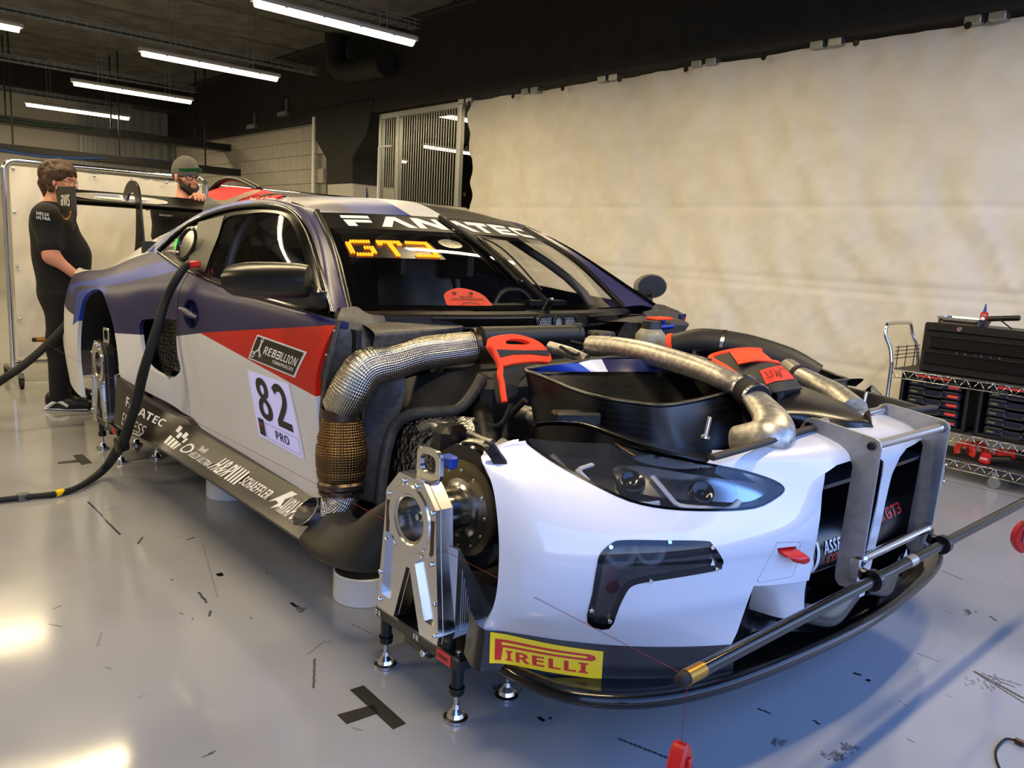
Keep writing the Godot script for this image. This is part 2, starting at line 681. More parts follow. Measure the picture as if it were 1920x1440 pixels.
# ---------------------------------------------------------------- camera, sky, light
func set_stage() -> void:
	var cam := Camera3D.new()
	cam.name = "camera"
	add_child(cam)
	cam.position = EYE
	cam.basis = lens
	cam.fov = rad_to_deg(2.0 * atan(720.0 / FOCAL))
	cam.near = 0.05
	cam.far = 200.0
	cam.current = true
	var e := Environment.new()
	e.tonemap_mode = Environment.TONE_MAPPER_LINEAR
	e.tonemap_exposure = 1.0
	e.background_mode = Environment.BG_SKY
	e.sdfgi_enabled = true
	e.ssao_enabled = true
	e.ssil_enabled = true
	var sky := Sky.new()
	var s := ProceduralSkyMaterial.new()
	s.sky_top_color = Color(0.40, 0.57, 0.88)
	s.sky_horizon_color = Color(0.86, 0.90, 0.95)
	s.ground_bottom_color = Color(0.35, 0.36, 0.38)
	s.ground_horizon_color = Color(0.55, 0.57, 0.60)
	s.sky_energy_multiplier = 2.1
	s.ground_energy_multiplier = 1.0
	sky.sky_material = s
	e.sky = sky
	var w := WorldEnvironment.new()
	w.name = "world"
	w.environment = e
	add_child(w)
	var sun := DirectionalLight3D.new()
	sun.name = "sun"
	add_child(sun)
	sun.rotation_degrees = Vector3(-58, 205, 0)      # high, from behind the building: the pit lane is in sun, the garage is not
	sun.light_energy = 0.7
	sun.light_color = Color(1.0, 0.95, 0.87)
	sun.light_angular_distance = 0.5
	sun.shadow_enabled = true

const LAMP_ROWS := [-12.8, -10.03, -7.36, -4.65, -1.95, 0.72]

func make_materials() -> void:
	mat("lamp_glow", Color(1, 1, 1), 0.4, 0.0, {"emission_enabled": true, "emission": Color(1.0, 0.93, 0.80), "emission_energy_multiplier": 6.0})
	mat("lamp_body", Color(0.72, 0.72, 0.70), 0.4)
	mat("galv", Color(0.62, 0.63, 0.62), 0.35, 0.8)
	mat("dark_steel", Color(0.10, 0.10, 0.10), 0.5, 0.3)
	mat("ceiling", Color(0.35, 0.345, 0.335), 0.85, 0.0, {"albedo_texture": noise_map(3, 0.01, Color(0.8, 0.8, 0.8), Color(1, 1, 1)), "uv1_triplanar": true, "uv1_world_triplanar": true, "uv1_scale": Vector3(0.4, 0.4, 0.4)})
	mat("beam", Color(0.075, 0.073, 0.07), 0.8, 0.0, {"albedo_texture": noise_map(4, 0.015, Color(0.7, 0.7, 0.7), Color(1, 1, 1)), "uv1_triplanar": true, "uv1_world_triplanar": true, "uv1_scale": Vector3(0.5, 0.5, 0.5)})
	mat("block", Color(0.60, 0.585, 0.555), 0.9, 0.0, {"albedo_texture": noise_map(5, 0.02, Color(0.96, 0.96, 0.96), Color(1, 1, 1)), "uv1_triplanar": true, "uv1_world_triplanar": true, "uv1_scale": Vector3(0.8, 0.8, 0.8)})
	mat("mortar", Color(0.52, 0.51, 0.49), 0.95)
	mat("plaster", Color(0.66, 0.65, 0.62), 0.9)
	mat("sheet_metal", Color(0.62, 0.63, 0.63), 0.35, 0.55)
	mat("cloth", Color(0.87, 0.855, 0.815), 0.75, 0.0, {"backlight_enabled": true, "backlight": Color(0.50, 0.48, 0.44),
		"albedo_texture": noise_map(8, 0.008, Color(0.965, 0.965, 0.96), Color(1, 1, 1), 1024, 5, 0.3, 0.7), "uv1_triplanar": true, "uv1_world_triplanar": true, "uv1_scale": Vector3(0.35, 0.35, 0.35)})
	mat("banner", Color(0.80, 0.78, 0.73), 0.6, 0.0, {"backlight_enabled": true, "backlight": Color(0.30, 0.29, 0.27)})
	mat("chrome", Color(0.82, 0.82, 0.82), 0.12, 1.0)
	mat("white_plastic", Color(0.84, 0.84, 0.83), 0.35)
	mat("black_plastic", Color(0.035, 0.035, 0.036), 0.45)
	mat("black_satin", Color(0.03, 0.03, 0.031), 0.3)
	mat("rubber", Color(0.03, 0.03, 0.03), 0.75)
	mat("tape", Color(0.035, 0.035, 0.035), 0.55)
	mat("asphalt", Color(0.30, 0.30, 0.30), 0.9)
	mat("concrete", Color(0.55, 0.54, 0.52), 0.9)
	mat("red_wall", Color(0.70, 0.10, 0.08), 0.7)
	mat("eyelet", Color(0.13, 0.12, 0.10), 0.4, 0.6)
	mat("cable_green", Color(0.10, 0.22, 0.16), 0.6)
	mat("cable_blue", Color(0.10, 0.22, 0.45), 0.6)
	mat("text_black", Color(0.02, 0.02, 0.02), 0.5)
	mat("text_white", Color(0.86, 0.86, 0.86), 0.4)
	# the epoxy floor, with its scuffs
	var im := Image.create(2048, 2048, false, Image.FORMAT_RGBA8)
	im.fill(Color(1, 1, 1))
	rng.seed = 41
	var spot := func(x: float, z: float) -> Vector2: return Vector2((x + 4.0) / 8.0 * 2048.0, (z + 6.0) / 8.0 * 2048.0)
	for i in 260:
		var p: Vector2 = spot.call(rng.randf_range(-2.6, 3.2), rng.randf_range(-3.5, 1.6))
		var a := rng.randf() * TAU
		var l := rng.randf_range(2, 9)
		var k := rng.randf_range(0.6, 0.9)
		if i % 9 == 0:
			l = rng.randf_range(10, 26)
		stroke(im, p, p + Vector2.from_angle(a) * l, rng.randf_range(0.8, 1.4), Color(k, k, k))
	# scuffs read from the photograph: pixel pairs on the floor
	for s in [[165, 940, 225, 1003, 2, .35], [258, 1020, 268, 1007, 2, .4], [350, 1012, 366, 1007, 2, .45], [590, 1235, 588, 1290, 1.5, .45], [380, 1020, 408, 1120, 1, .8], [372, 1110, 388, 1130, 2, .4], [395, 1145, 392, 1156, 2, .4], [380, 1420, 405, 1408, 1.5, .5], [660, 1170, 700, 1190, 1, .55], [1160, 1385, 1300, 1440, 2, .45], [1010, 1345, 1020, 1352, 3, .2], [1600, 1262, 1615, 1266, 3, .2], [1625, 1274, 1632, 1277, 4, .15], [1525, 1350, 1536, 1358, 2, .3], [1825, 1258, 1920, 1310, 3, .3], [1830, 1262, 1920, 1318, 2, .4], [1840, 1262, 1905, 1290, 2, .5], [1850, 1265, 1915, 1285, 2, .55], [1720, 1225, 1760, 1240, 1.5, .5], [1855, 1155, 1870, 1165, 2, .4], [1765, 1070, 1805, 1087, 1.5, .5], [1700, 1385, 1715, 1392, 2, .5], [1420, 1328, 1445, 1338, 2, .4], [1030, 1345, 1033, 1348, 3, .2], [545, 1130, 560, 1140, 3, .25], [410, 1075, 415, 1080, 6, .15], [90, 1170, 115, 1175, 1.5, .6], [115, 1135, 100, 1142, 1.5, .6], [320, 1088, 325, 1086, 2, .5]]:
		var a := K(s[0], s[1], "y", 0.0); var b := K(s[2], s[3], "y", 0.0)
		stroke(im, spot.call(a.x, a.z), spot.call(b.x, b.z), s[4] * 0.9, Color(s[5], s[5], s[5]))
	# rubbed black smears near the nose
	for c in [[1565, 1420, 30, 9], [1590, 1405, 14, 6], [1460, 1395, 12, 6], [560, 1143, 10, 5], [1815, 1150, 10, 5], [1850, 1280, 50, 14], [930, 1290, 8, 4]]:
		for i in 26:
			var a := K(c[0] + rng.randfn() * c[2] * 0.5, c[1] + rng.randfn() * c[3] * 0.5, "y", 0.0)
			var p: Vector2 = spot.call(a.x, a.z)
			var k := rng.randf_range(0.5, 0.85)
			stroke(im, p, p + Vector2(rng.randf_range(2, 6), rng.randf_range(-3, 1)), 1.1, Color(k, k, k))
	var rough := noise_map(12, 0.006, Color(0.55, 0.55, 0.55), Color(1, 1, 1), 1024, 5, 0.25, 0.75)
	mat("floor", Color(0.60, 0.605, 0.615), 0.17, 0.0, {"albedo_texture": ImageTexture.create_from_image(im), "texture_repeat": false, "roughness_texture": rough,
		"detail_enabled": true, "detail_blend_mode": BaseMaterial3D.BLEND_MODE_MUL, "detail_albedo": noise_map(13, 0.005, Color(0.93, 0.93, 0.92), Color(1, 1, 1), 1024, 5, 0.3, 0.7), "metallic_specular": 0.6})
	mat("floor_far", Color(0.60, 0.60, 0.605), 0.2, 0.0, {"metallic_specular": 0.6})

func build_room() -> void:
	# floor: the part in view carries the scuffs; the slab goes on under the next bay
	var g := G.new()
	var uvq := func(p: Vector3) -> Vector2: return Vector2((p.x + 4.0) / 8.0, (p.z + 6.0) / 8.0)
	var a := Vector3(-4, 0, -6); var b := Vector3(4, 0, -6); var c := Vector3(4, 0, 2); var d := Vector3(-4, 0, 2)
	g.t3(a, b, c, Vector3.UP, Vector3.UP, Vector3.UP, uvq.call(a), uvq.call(b), uvq.call(c))
	g.t3(a, c, d, Vector3.UP, Vector3.UP, Vector3.UP, uvq.call(a), uvq.call(c), uvq.call(d))
	box(g, Vector3(0, -0.15, -2), Vector3(8, 0.28, 8))
	structure("floor", g, M.floor)
	g = G.new()
	for r in [[-6.2, 12.0, -18.0, -6.0], [-6.2, -4.0, -6.0, 2.0], [4.0, 12.0, -6.0, 2.0], [-6.2, 12.0, 2.0, 2.7]]:
		box(g, Vector3((r[0] + r[1]) / 2, -0.145, (r[2] + r[3]) / 2), Vector3(r[1] - r[0], 0.29, r[3] - r[2]))
	structure("floor", g, M.floor_far)
	# ceiling of wide concrete planks with open joints
	g = G.new()
	box(g, Vector3(2.9, 4.05, -7.7), Vector3(18.2, 0.2, 21.0))
	var ceil := structure("ceiling", g, M.ceiling)
	g = G.new()
	box(g, Vector3.ZERO, Vector3(9.0, 0.14, 1.13), Basis.IDENTITY, 0.02)
	var shared := g.mesh(M.ceiling)
	for i in 14:
		var o := MeshInstance3D.new()
		o.mesh = shared
		o.name = "plank"
		ceil.add_child(o, true)
		o.position = Vector3(-1.1, 3.88, 2.1 - i * 1.2)
	g = G.new()
	box(g, Vector3(8.0, 3.88, -7.7), Vector3(7.7, 0.16, 20.6))
	structure("ceiling_next_bay", g, M.ceiling)
	# long beam over the curtain
	g = G.new()
	box(g, Vector3(3.75, 3.4, -7.7), Vector3(0.7, 1.12, 20.7), Basis.IDENTITY, 0.02)
	box(g, Vector3(3.36, 3.86, -7.7), Vector3(0.14, 0.2, 20.7), Basis.IDENTITY, 0.02)
	structure("beam_side", g, M.beam)
	g = G.new()
	box(g, Vector3(-1.2, 3.62, -14.2), Vector3(9.2, 0.5, 0.5), Basis.IDENTITY, 0.02)
	structure("beam_back", g, M.beam)
	# column with a tapered black head, pale below
	g = G.new()
	prism(g, poly([[-8.95, 3.0], [-8.95, 2.58], [-8.62, 2.3], [-8.62, 1.97], [-7.93, 1.97], [-7.93, 2.3], [-7.6, 2.58], [-7.45, 3.0]]), Transform3D(Basis(Vector3(0, 0, 1), Vector3(0, 1, 0), Vector3(-1, 0, 0)), Vector3(4.1, 0, 0)), 0.72, [], 0.01)
	structure("column_head", g, M.beam)
	g = G.new()
	box(g, Vector3(3.74, 1.0, -8.275), Vector3(0.7, 2.0, 0.68), Basis.IDENTITY, 0.02)
	structure("column_shaft", g, M.plaster)
	# round vent pipe by the column head
	g = G.new()
	tube(g, spline([Vector3(3.2, 3.3, -6.9), Vector3(3.2, 3.32, -7.6), Vector3(3.18, 3.42, -8.0), Vector3(3.18, 3.9, -8.1)], 8), 0.13, 16)
	tag(part("vent_pipe", g, M.beam), "black round vent pipe elbow under the ceiling above the column", "pipe")
	# block wall beyond the column
	g = G.new()
	box(g, Vector3(3.62, 1.46, -11.75), Vector3(0.3, 2.88, 5.9))
	var wall := structure("wall_right", g, M.mortar)
	g = G.new()
	box(g, Vector3.ZERO, Vector3(0.05, 0.196, 0.396), Basis.IDENTITY, 0.004)
	shared = g.mesh(M.block)
	for r in 14:
		for k in 14:
			var zz := -9.0 - k * 0.4 - (0.2 if r % 2 else 0.0)
			if zz < -14.5:
				continue
			var o := MeshInstance3D.new()
			o.mesh = shared
			o.name = "block"
			wall.add_child(o, true)
			o.position = Vector3(3.45, 0.1 + r * 0.2, zz)
	g = G.new()
	for zz in [-11.05, -9.95]:
		g = G.new()
		box(g, Vector3(3.38, 3.02 - (0.1 if zz < -11 else 0.0), zz), Vector3(0.06, 0.06, 0.3))
		box(g, Vector3(3.38, 3.12 - (0.1 if zz < -11 else 0.0), zz + 0.1), Vector3(0.03, 0.2, 0.03))
		tag(part("wall_bracket", g, M.galv), "small steel bracket fixed under the beam above the block wall", "bracket", "steel brackets above the block wall")
	# back wall: plaster and ribbed sheet
	g = G.new()
	box(g, Vector3(-1.3, 2.0, -15.2), Vector3(9.8, 4, 0.3))
	structure("wall_back", g, M.plaster)
	g = G.new()
	box(g, Vector3(7.9, 2.0, -15.2), Vector3(8.6, 4, 0.3))
	structure("wall_next_bay", g, M.beam)
	g = G.new()
	var x := 1.83
	var prof := []
	while x < 3.45:
		prof.append_array([[x, 0.0], [x + 0.05, 0.0], [x + 0.065, 0.035], [x + 0.115, 0.035], [x + 0.13, 0.0]])
		x += 0.16
	for i in prof.size() - 1:
		g.quad_out(Vector3(prof[i][0], 0, -14.95 + prof[i][1]), Vector3(prof[i + 1][0], 0, -14.95 + prof[i + 1][1]), Vector3(prof[i + 1][0], 3.9, -14.95 + prof[i + 1][1]), Vector3(prof[i][0], 3.9, -14.95 + prof[i][1]), Vector3.BACK)
	structure("trim_1", g, M.sheet_metal)
	# left wall and front wall with the open garage door; the pit lane outside
	g = G.new()
	box(g, Vector3(-6.3, 2.0, -7.7), Vector3(0.3, 4, 21.0))
	structure("wall_left", g, M.plaster)
	g = G.new()
	box(g, Vector3(12.1, 2.0, -7.7), Vector3(0.3, 4, 21.0))
	structure("wall_far_right", g, M.beam)
	g = G.new()
	box(g, Vector3(-5.6, 2.0, 2.8), Vector3(1.6, 4, 0.3))
	box(g, Vector3(8.3, 2.0, 2.8), Vector3(7.4, 4, 0.3))
	box(g, Vector3(0, 3.85, 2.8), Vector3(18, 0.3, 0.3))
	structure("wall_front", g, M.plaster)
	g = G.new()
	box(g, Vector3(0, -0.16, 23), Vector3(80, 0.3, 40.5))
	structure("pit_lane", g, M.asphalt)
	g = G.new()
	box(g, Vector3(0, 0.5, 17), Vector3(80, 1.0, 0.4))
	structure("pit_wall", g, M.concrete)
	g = G.new()
	box(g, Vector3(0, 1.35, 17), Vector3(80, 0.7, 0.3))
	structure("pit_wall_board", g, M.red_wall)
	g = G.new()
	box(g, Vector3(0, 2.6, 40), Vector3(80, 5.2, 2))
	structure("grandstand", g, M.concrete)

	build_lamps()
	build_curtain()
	build_panels()

func build_lamps() -> void:
	# one hanging batten light
	var t := thing("batten_light", "", "light", Vector3(1.32, 3.0, 0), "batten lights in the car's own bay")
	var g := G.new()
	prism(g, poly([[-0.05, 0.005], [0.05, 0.005], [0.05, 0.03], [0.035, 0.05], [-0.035, 0.05], [-0.05, 0.03]]), Transform3D(Basis(Vector3(0, 0, 1), Vector3.UP, Vector3(-1, 0, 0)), Vector3(0.755, 0, 0)), 1.51)
	for s in [-0.5, -0.17, 0.17, 0.5]:
		box(g, Vector3(s, 0.012, 0.054), Vector3(0.02, 0.03, 0.008))
		box(g, Vector3(s, 0.012, -0.054), Vector3(0.02, 0.03, 0.008))
	own("housing", g, M.lamp_body, t)
	g = G.new()
	var p := []
	for k in 9:
		var a := PI + PI * k / 8
		p.append([cos(a) * 0.048, sin(a) * 0.045 + 0.005])
	prism(g, poly(p), Transform3D(Basis(Vector3(0, 0, 1), Vector3.UP, Vector3(-1, 0, 0)), Vector3(0.725, 0, 0)), 1.45)
	own("glowing_diffuser", g, M.lamp_glow, t)
	for s in [-0.42, 0.42]:
		g = G.new()
		for e in [-0.03, 0.03]:
			rod(g, Vector3(s + e * 0.6, 0.04, e), Vector3(s + e * 0.6, 0.84, e), 0.004, 6)
		own("hanger", g, M.galv, t)
	var l := AreaLight3D.new()
	l.name = "tube_light"
	l.area_size = Vector2(1.45, 0.09)
	l.light_energy = 4.6
	l.light_color = Color(1.0, 0.90, 0.70)
	l.shadow_enabled = true
	l.area_range = 25.0
	t.add_child(l)
	l.position = Vector3(0, -0.045, 0)
	l.rotation_degrees = Vector3(-90, 0, 0)
	var where := ["in the far corner near the ribbed wall", "third one in from the car", "between the white panels and the column", "hanging closest above the car roof", "over the windscreen", "over the car's nose"]
	for i in LAMP_ROWS.size():
		if i < 6:
			var at := Vector3(1.32, 3.0, LAMP_ROWS[i])
			if i == 0:
				t.position = at
				t.set_meta("label", "long lit batten light " + where[0])
			else:
				copy(t, at, "long lit batten light " + where[i])
		for x in [-1.22, -3.76]:  # the outer row is unseen, added to brighten the door and left floor
			if x < -3.0 and i > 4:
				continue
			var o := copy(t, Vector3(x, 3.0, LAMP_ROWS[i]), "long lit batten light %s, level with the %s" % ["beside the middle row" if x > -3.0 else "added unseen far out on the open side", ["back wall", "cable troughs", "white screens", "rear wing", "car door", "car nose"][i]])
			o.set_meta("group", "batten lights on the open side of the bay")
	for i in 6:
		var o := copy(t, Vector3(4.75, 3.0, LAMP_ROWS[i] - 0.3), "lit batten light in the next bay, seen past the fence and curtain")
		o.set_meta("group", "batten lights in the next bay")
		if i < 3:
			o = copy(t, Vector3(7.3, 3.0, LAMP_ROWS[i] - 0.8), "lit batten light deep in the next bay behind the fence")
			o.set_meta("group", "batten lights deep in the next bay")
	# wire trays above the lamps
	for i in 5:
		tray(Vector3(-4.0, 3.14, LAMP_ROWS[i] - 0.09), 6.0 + (0.6 if i == 2 else 0.15), ["near the ribbed wall", "over the white panels", "running to the column", "above the car roof", "above the windscreen"][i])
	# two dark cable troughs across the back of the bay, with cables
	for k in 2:
		var y := 2.65 - k * 0.42
		var zz := -12.15 + k * 0.4
		var g2 := G.new()
		box(g2, Vector3(-0.5, y, zz + 0.15), Vector3(8.0, 0.10, 0.02))
		box(g2, Vector3(-0.5, y - 0.05, zz), Vector3(8.0, 0.012, 0.3))
		box(g2, Vector3(-0.5, y, zz - 0.15), Vector3(8.0, 0.10, 0.02))
		var o := thing("cable_trough", ["upper dark cable trough across the back of the bay", "lower dark cable trough with blue cable, across the back"][k], "trough", Vector3(-0.5, y, zz))
		part("channel", g2, M.dark_steel, o)
		for s in [-2.5, 0.2, 1.6, 2.9]:
			g2 = G.new()
			box(g2, Vector3(s, (y + 3.81) / 2, zz), Vector3(0.02, 3.81 - y, 0.02))
			part("hanger", g2, M.dark_steel, o)
		g2 = G.new()
		tube(g2, spline([Vector3(-3, y + 0.03, zz - 0.05), Vector3(-1, y + 0.06, zz + 0.05), Vector3(0.5, y - 0.02 - k * 0.05, zz + 0.18), Vector3(1.8, y + 0.04, zz + 0.1), Vector3(3.2, y + 0.03, zz - 0.05)], 10), 0.025, 6)
		part("cable", g2, [M.cable_green, M.cable_blue][k], o)

func tray(at: Vector3, length: float, where: String) -> void:
	var g := G.new()
	for e in [[-0.05, 0.0], [0.0, 0.0], [0.05, 0.0], [-0.05, 0.035], [0.05, 0.035], [-0.05, 0.07], [0.05, 0.07]]:
		box(g, Vector3(length / 2, e[1], e[0]), Vector3(length, 0.005, 0.005))
	for k in int(length / 0.1) + 1:
		var x := k * 0.1
		box(g, Vector3(x, 0.0, 0), Vector3(0.004, 0.004, 0.1))
		for e in [-0.05, 0.05]:
			box(g, Vector3(x, 0.035, e), Vector3(0.004, 0.07, 0.004))
	var t := thing("cable_tray", "wire basket cable tray over the batten lights " + where, "cable tray", at)
	own("basket", g, M.galv, t)
	g = G.new()
	tube(g, spline([Vector3(0, 0.012, 0.02), Vector3(1.5, 0.02, -0.02), Vector3(3.2, 0.012, 0.03), Vector3(length - 0.3, 0.02, 0.0)], 8), 0.012, 6)
	own("cable", g, M.cable_green, t)

func build_curtain() -> void:
	# tarpaulin curtain hung from the beam, slightly rippled, made of welded sheets
	var noise := FastNoiseLite.new()
	noise.seed = 5; noise.frequency = 0.9; noise.fractal_octaves = 3
	var fold := FastNoiseLite.new()
	fold.seed = 9; fold.frequency = 1.7; fold.noise_type = FastNoiseLite.TYPE_SIMPLEX
	var g := G.new()
	var nz := 150
	var ny := 130
	var P := []
	for j in ny + 1:
		var row := []
		for i in nz + 1:
			var z := -5.62 + 8.2 * i / nz
			var y := 0.02 + 2.79 * j / ny
			if i == 0:
				z += 0.03 * sin(j * 0.4)
			var x := 3.5 + noise.get_noise_2d(z * 1.1, y * 0.5) * 0.07 + absf(fold.get_noise_2d(z * 0.8 + y * 0.35, y * 0.25)) * 0.05
			for s in [0.52, 1.06, 1.12, 1.66, 2.2]:
				x += 0.014 * exp(-pow((y - s) / 0.022, 2.0))
			row.append(Vector3(x, y, z))
		P.append(row)
	grid(g, P, Vector3.LEFT)
	var t := thing("curtain", "large white tarpaulin curtain hung beside the car from the dark beam", "curtain", Vector3(3.5, 0, -1.5))
	part("sheet", g, M.cloth, t)
	for k in 11:
		g = G.new()
		lathe(g, [[0.012, 0.0], [0.012, 0.006], [0.022, 0.006], [0.024, 0.0]], Vector3(3.425, 2.775, -5.55 + k * 0.72), Vector3.LEFT, 12)
		lathe(g, [[0.0, 0.002], [0.012, 0.002]], Vector3(3.425, 2.775, -5.55 + k * 0.72), Vector3.LEFT, 12)
		part("eyelet", g, M.eyelet, t)
	for k in 3:
		g = G.new()
		lathe(g, [[0.0, 0.002], [0.012, 0.002], [0.012, 0.006], [0.022, 0.006], [0.024, 0.0]], Vector3(3.425, 2.3 - k * 0.5, -5.56), Vector3.LEFT, 12)
		part("eyelet", g, M.eyelet, t)
	for k in 7:
		for e in [0.0, 0.14]:
			g = G.new()
			box(g, Vector3(3.5, 2.83, -5.75 + k * 1.05 + e), Vector3(0.09, 0.08, 0.1), Basis.IDENTITY, 0.005)
			part("hanger_clip", g, M.galv, t)
	# slatted shutter close behind the curtain
	t = thing("roller_shutter", "slatted shutter showing faintly through the white curtain", "shutter", Vector3(3.66, 0, -0.6))
	for k in 20:
		g = G.new()
		box(g, Vector3(3.66, 2.75 - k * 0.062, -0.55), Vector3(0.01, 0.016, 5.4))
		part("slat", g, M.galv, t)
	# fence of upright bars between the curtain and the column
	t = thing("bar_fence", "grey steel bar fence between the white curtain and the column", "fence", Vector3(3.5, 0, -6.6))
	for z in [-5.78, -7.02, -7.42]:
		g = G.new()
		box(g, Vector3(3.5, 1.42, z), Vector3(0.06, 2.8, 0.06), Basis.IDENTITY, 0.006)
		part("post", g, M.galv, t)
	g = G.new()
	box(g, Vector3(3.5, 2.79, -6.58), Vector3(0.05, 0.06, 1.7))
	part("rail", g, M.galv, t)
	g = G.new()
	box(g, Vector3(3.5, 1.62, -6.58), Vector3(0.05, 0.04, 1.7))
	part("rail", g, M.galv, t)
	g = G.new()
	box(g, Vector3.ZERO, Vector3(0.008, 2.4, 0.008))
	var shared := g.mesh(M.galv)
	for k in 33:
		var o := MeshInstance3D.new()
		o.mesh = shared
		o.name = "fence_bar"
		t.add_child(o, true)
		o.position = Vector3(3.5, 1.58, -5.85 - k * 0.05) - t.position
	g = G.new()
	for k in 24:
		box(g, Vector3(3.7, 0.83, -5.6 - k * 0.1), Vector3(0.02 + 0.02 * (k % 2), 1.6, 0.1))
	tag(part("ribbed_screen", g, M.sheet_metal), "ribbed grey sheet screen low behind the bar fence", "screen")
	# tall white pipe hook standing behind the car roof, by the fence
	g = G.new()
	tube(g, spline([Vector3(3.2, 0, -7.0), Vector3(3.2, 2.0, -7.0), Vector3(3.2, 2.3, -7.0), Vector3(3.2, 2.36, -6.98), Vector3(3.25, 2.37, -6.8)], 6), 0.012, 8)
	tag(part("signal_pole", g, M.white_plastic), "thin white pole with a bent top in front of the bar fence", "pole")
	g = G.new()
	tube(g, [Vector3(3.38, 0.0, -9.0), Vector3(3.38, 2.9, -9.0)], 0.025, 8)
	tag(part("drain_pipe", g, M.white_plastic), "thin white upright pipe at the edge of the block wall", "pipe")

func grid(g: G, P: Array, out: Vector3) -> void:
	var h := P.size()
	var w: int = P[0].size()
	var N := []
	for j in h:
		var row := []
		for i in w:
			var f: Vector3 = (P[j][mini(i + 1, w - 1)] - P[j][maxi(i - 1, 0)]).cross(P[mini(j + 1, h - 1)][i] - P[maxi(j - 1, 0)][i]).normalized()
			row.append(f if f.dot(out) > 0 else -f)
		N.append(row)
	for j in h - 1:
		for i in w - 1:
			var u := [Vector2(float(i) / (w - 1), float(j) / (h - 1)), Vector2(float(i + 1) / (w - 1), float(j) / (h - 1)), Vector2(float(i + 1) / (w - 1), float(j + 1) / (h - 1)), Vector2(float(i) / (w - 1), float(j + 1) / (h - 1))]
			g.t3(P[j][i], P[j][i + 1], P[j + 1][i + 1], N[j][i], N[j][i + 1], N[j + 1][i + 1], u[0], u[1], u[2])
			g.t3(P[j][i], P[j + 1][i + 1], P[j + 1][i], N[j][i], N[j + 1][i + 1], N[j + 1][i], u[0], u[2], u[3])

func build_panels() -> void:
	# framed white banner screens on castors behind the men
	for k in 2:
		var x0: float = [-1.0, 0.52][k]
		var x1: float = [0.50, 3.38][k]
		var z: float = [-5.44, -5.40][k]
		var top: float = [1.68, 1.63][k]
		var t := thing("banner_screen", ["white banner screen in a chrome frame behind the man with curly hair", "wide white banner screen in a chrome frame behind the car roof"][k], "screen", Vector3((x0 + x1) / 2, 0, z))
		var g := G.new()
		var p := [Vector3(x0, 0.1, z)]
		for q in [[x0, top, -1], [x1, top, 1]]:
			for i in 7:
				var a := PI - PI / 2 * i / 6 if q[2] < 0 else PI / 2 - PI / 2 * i / 6
				p.append(Vector3(q[0] - q[2] * 0.08 + cos(a) * 0.08, q[1] - 0.08 + sin(a) * 0.08, z))
		p.append(Vector3(x1, 0.1, z))
		tube(g, p, 0.019, 10)
		tube(g, [Vector3(x0, 0.16, z), Vector3(x1, 0.16, z)], 0.016, 8)
		part("frame", g, M.chrome, t)
		var noise := FastNoiseLite.new()
		noise.seed = 20 + k; noise.frequency = 1.4
		var P := []
		for j in 25:
			var row := []
			for i in 49:
				row.append(Vector3(lerpf(x0 + 0.035, x1 - 0.035, i / 48.0), lerpf(0.2, top - 0.04, j / 24.0), z + noise.get_noise_2d(i * 0.09, j * 0.06) * 0.03))
			P.append(row)
		g = G.new()
		grid(g, P, Vector3.BACK)
		part("sheet", g, M.banner, t)
		var n := int((x1 - x0) / 0.3)
		for i in n + 1:
			g = G.new()
			ball(g, Vector3(lerpf(x0 + 0.06, x1 - 0.06, float(i) / n), top - 0.06, z + 0.012), Vector3(0.012, 0.012, 0.008), Basis.IDENTITY, 8)
			part("snap", g, M.chrome, t)
		for i in 3:
			g = G.new()
			ball(g, Vector3(x0 + 0.055, 0.5 + i * 0.4, z + 0.012), Vector3(0.012, 0.012, 0.008), Basis.IDENTITY, 8)
			part("snap", g, M.chrome, t)
		for e in [x0, x1]:
			g = G.new()
			bar(g, Vector3(e, 0.1, z - 0.3), Vector3(e, 0.1, z + 0.3), 0.03, 0.03)
			part("foot_bar", g, M.chrome, t)
			for s in [-0.28, 0.28]:
				g = G.new()
				lathe(g, [[0.0, -0.012], [0.036, -0.012], [0.04, -0.006], [0.04, 0.006], [0.036, 0.012], [0.0, 0.012]], Vector3(e, 0.04, z + s), Vector3.RIGHT, 14)
				box(g, Vector3(e, 0.07, z + s), Vector3(0.034, 0.05, 0.03))
				part("castor", g, M.rubber, t)
	var g := G.new()
	text_on(g, "car", frame(Vector3(0.03, 1.40, -5.40), Vector3.RIGHT, Vector3.UP), 0.05)
	part("lettering", g, M.text_black, get_node("banner_screen"))
	# a dark rack behind the end of the first screen
	var t := thing("rack", "black rack standing behind the left edge of the banner screen", "rack", Vector3(-1.5, 0, -6.0))
	g = G.new()
	for y in [0.1, 0.55, 1.05, 1.5]:
		box(g, Vector3(-1.5, y, -6.0), Vector3(0.8, 0.03, 0.4), Basis.IDENTITY, 0.004)
	part("shelf", g, M.black_plastic, t)
	g = G.new()
	for x in [-1.88, -1.12]:
		for z in [-6.18, -5.82]:
			box(g, Vector3(x, 0.75, z), Vector3(0.03, 1.5, 0.03))
	part("upright", g, M.black_plastic, t)

# ---------------------------------------------------------------- the race car: paint and trim materials
func weave(s: int, a: Color, b: Color, ribs := false) -> ImageTexture:
	var im := Image.create(64, 64, false, Image.FORMAT_RGBA8)
	for y in 64:
		for x in 64:
			var k := posmod(x / s + y / s, 4) < 2
			if ribs:
				k = posmod(y, 16) < 9
			im.set_pixel(x, y, a if k else b)
	return ImageTexture.create_from_image(im)

func dimples() -> ImageTexture:
	var im := Image.create(64, 64, false, Image.FORMAT_RGBA8)
	for y in 64:
		for x in 64:
			var h := sin(PI * (x + y) / 32.0) * sin(PI * (x - y) / 32.0)
			h = 0.5 + 0.5 * h
			im.set_pixel(x, y, Color(h, h, h))
	return ImageTexture.create_from_image(im)

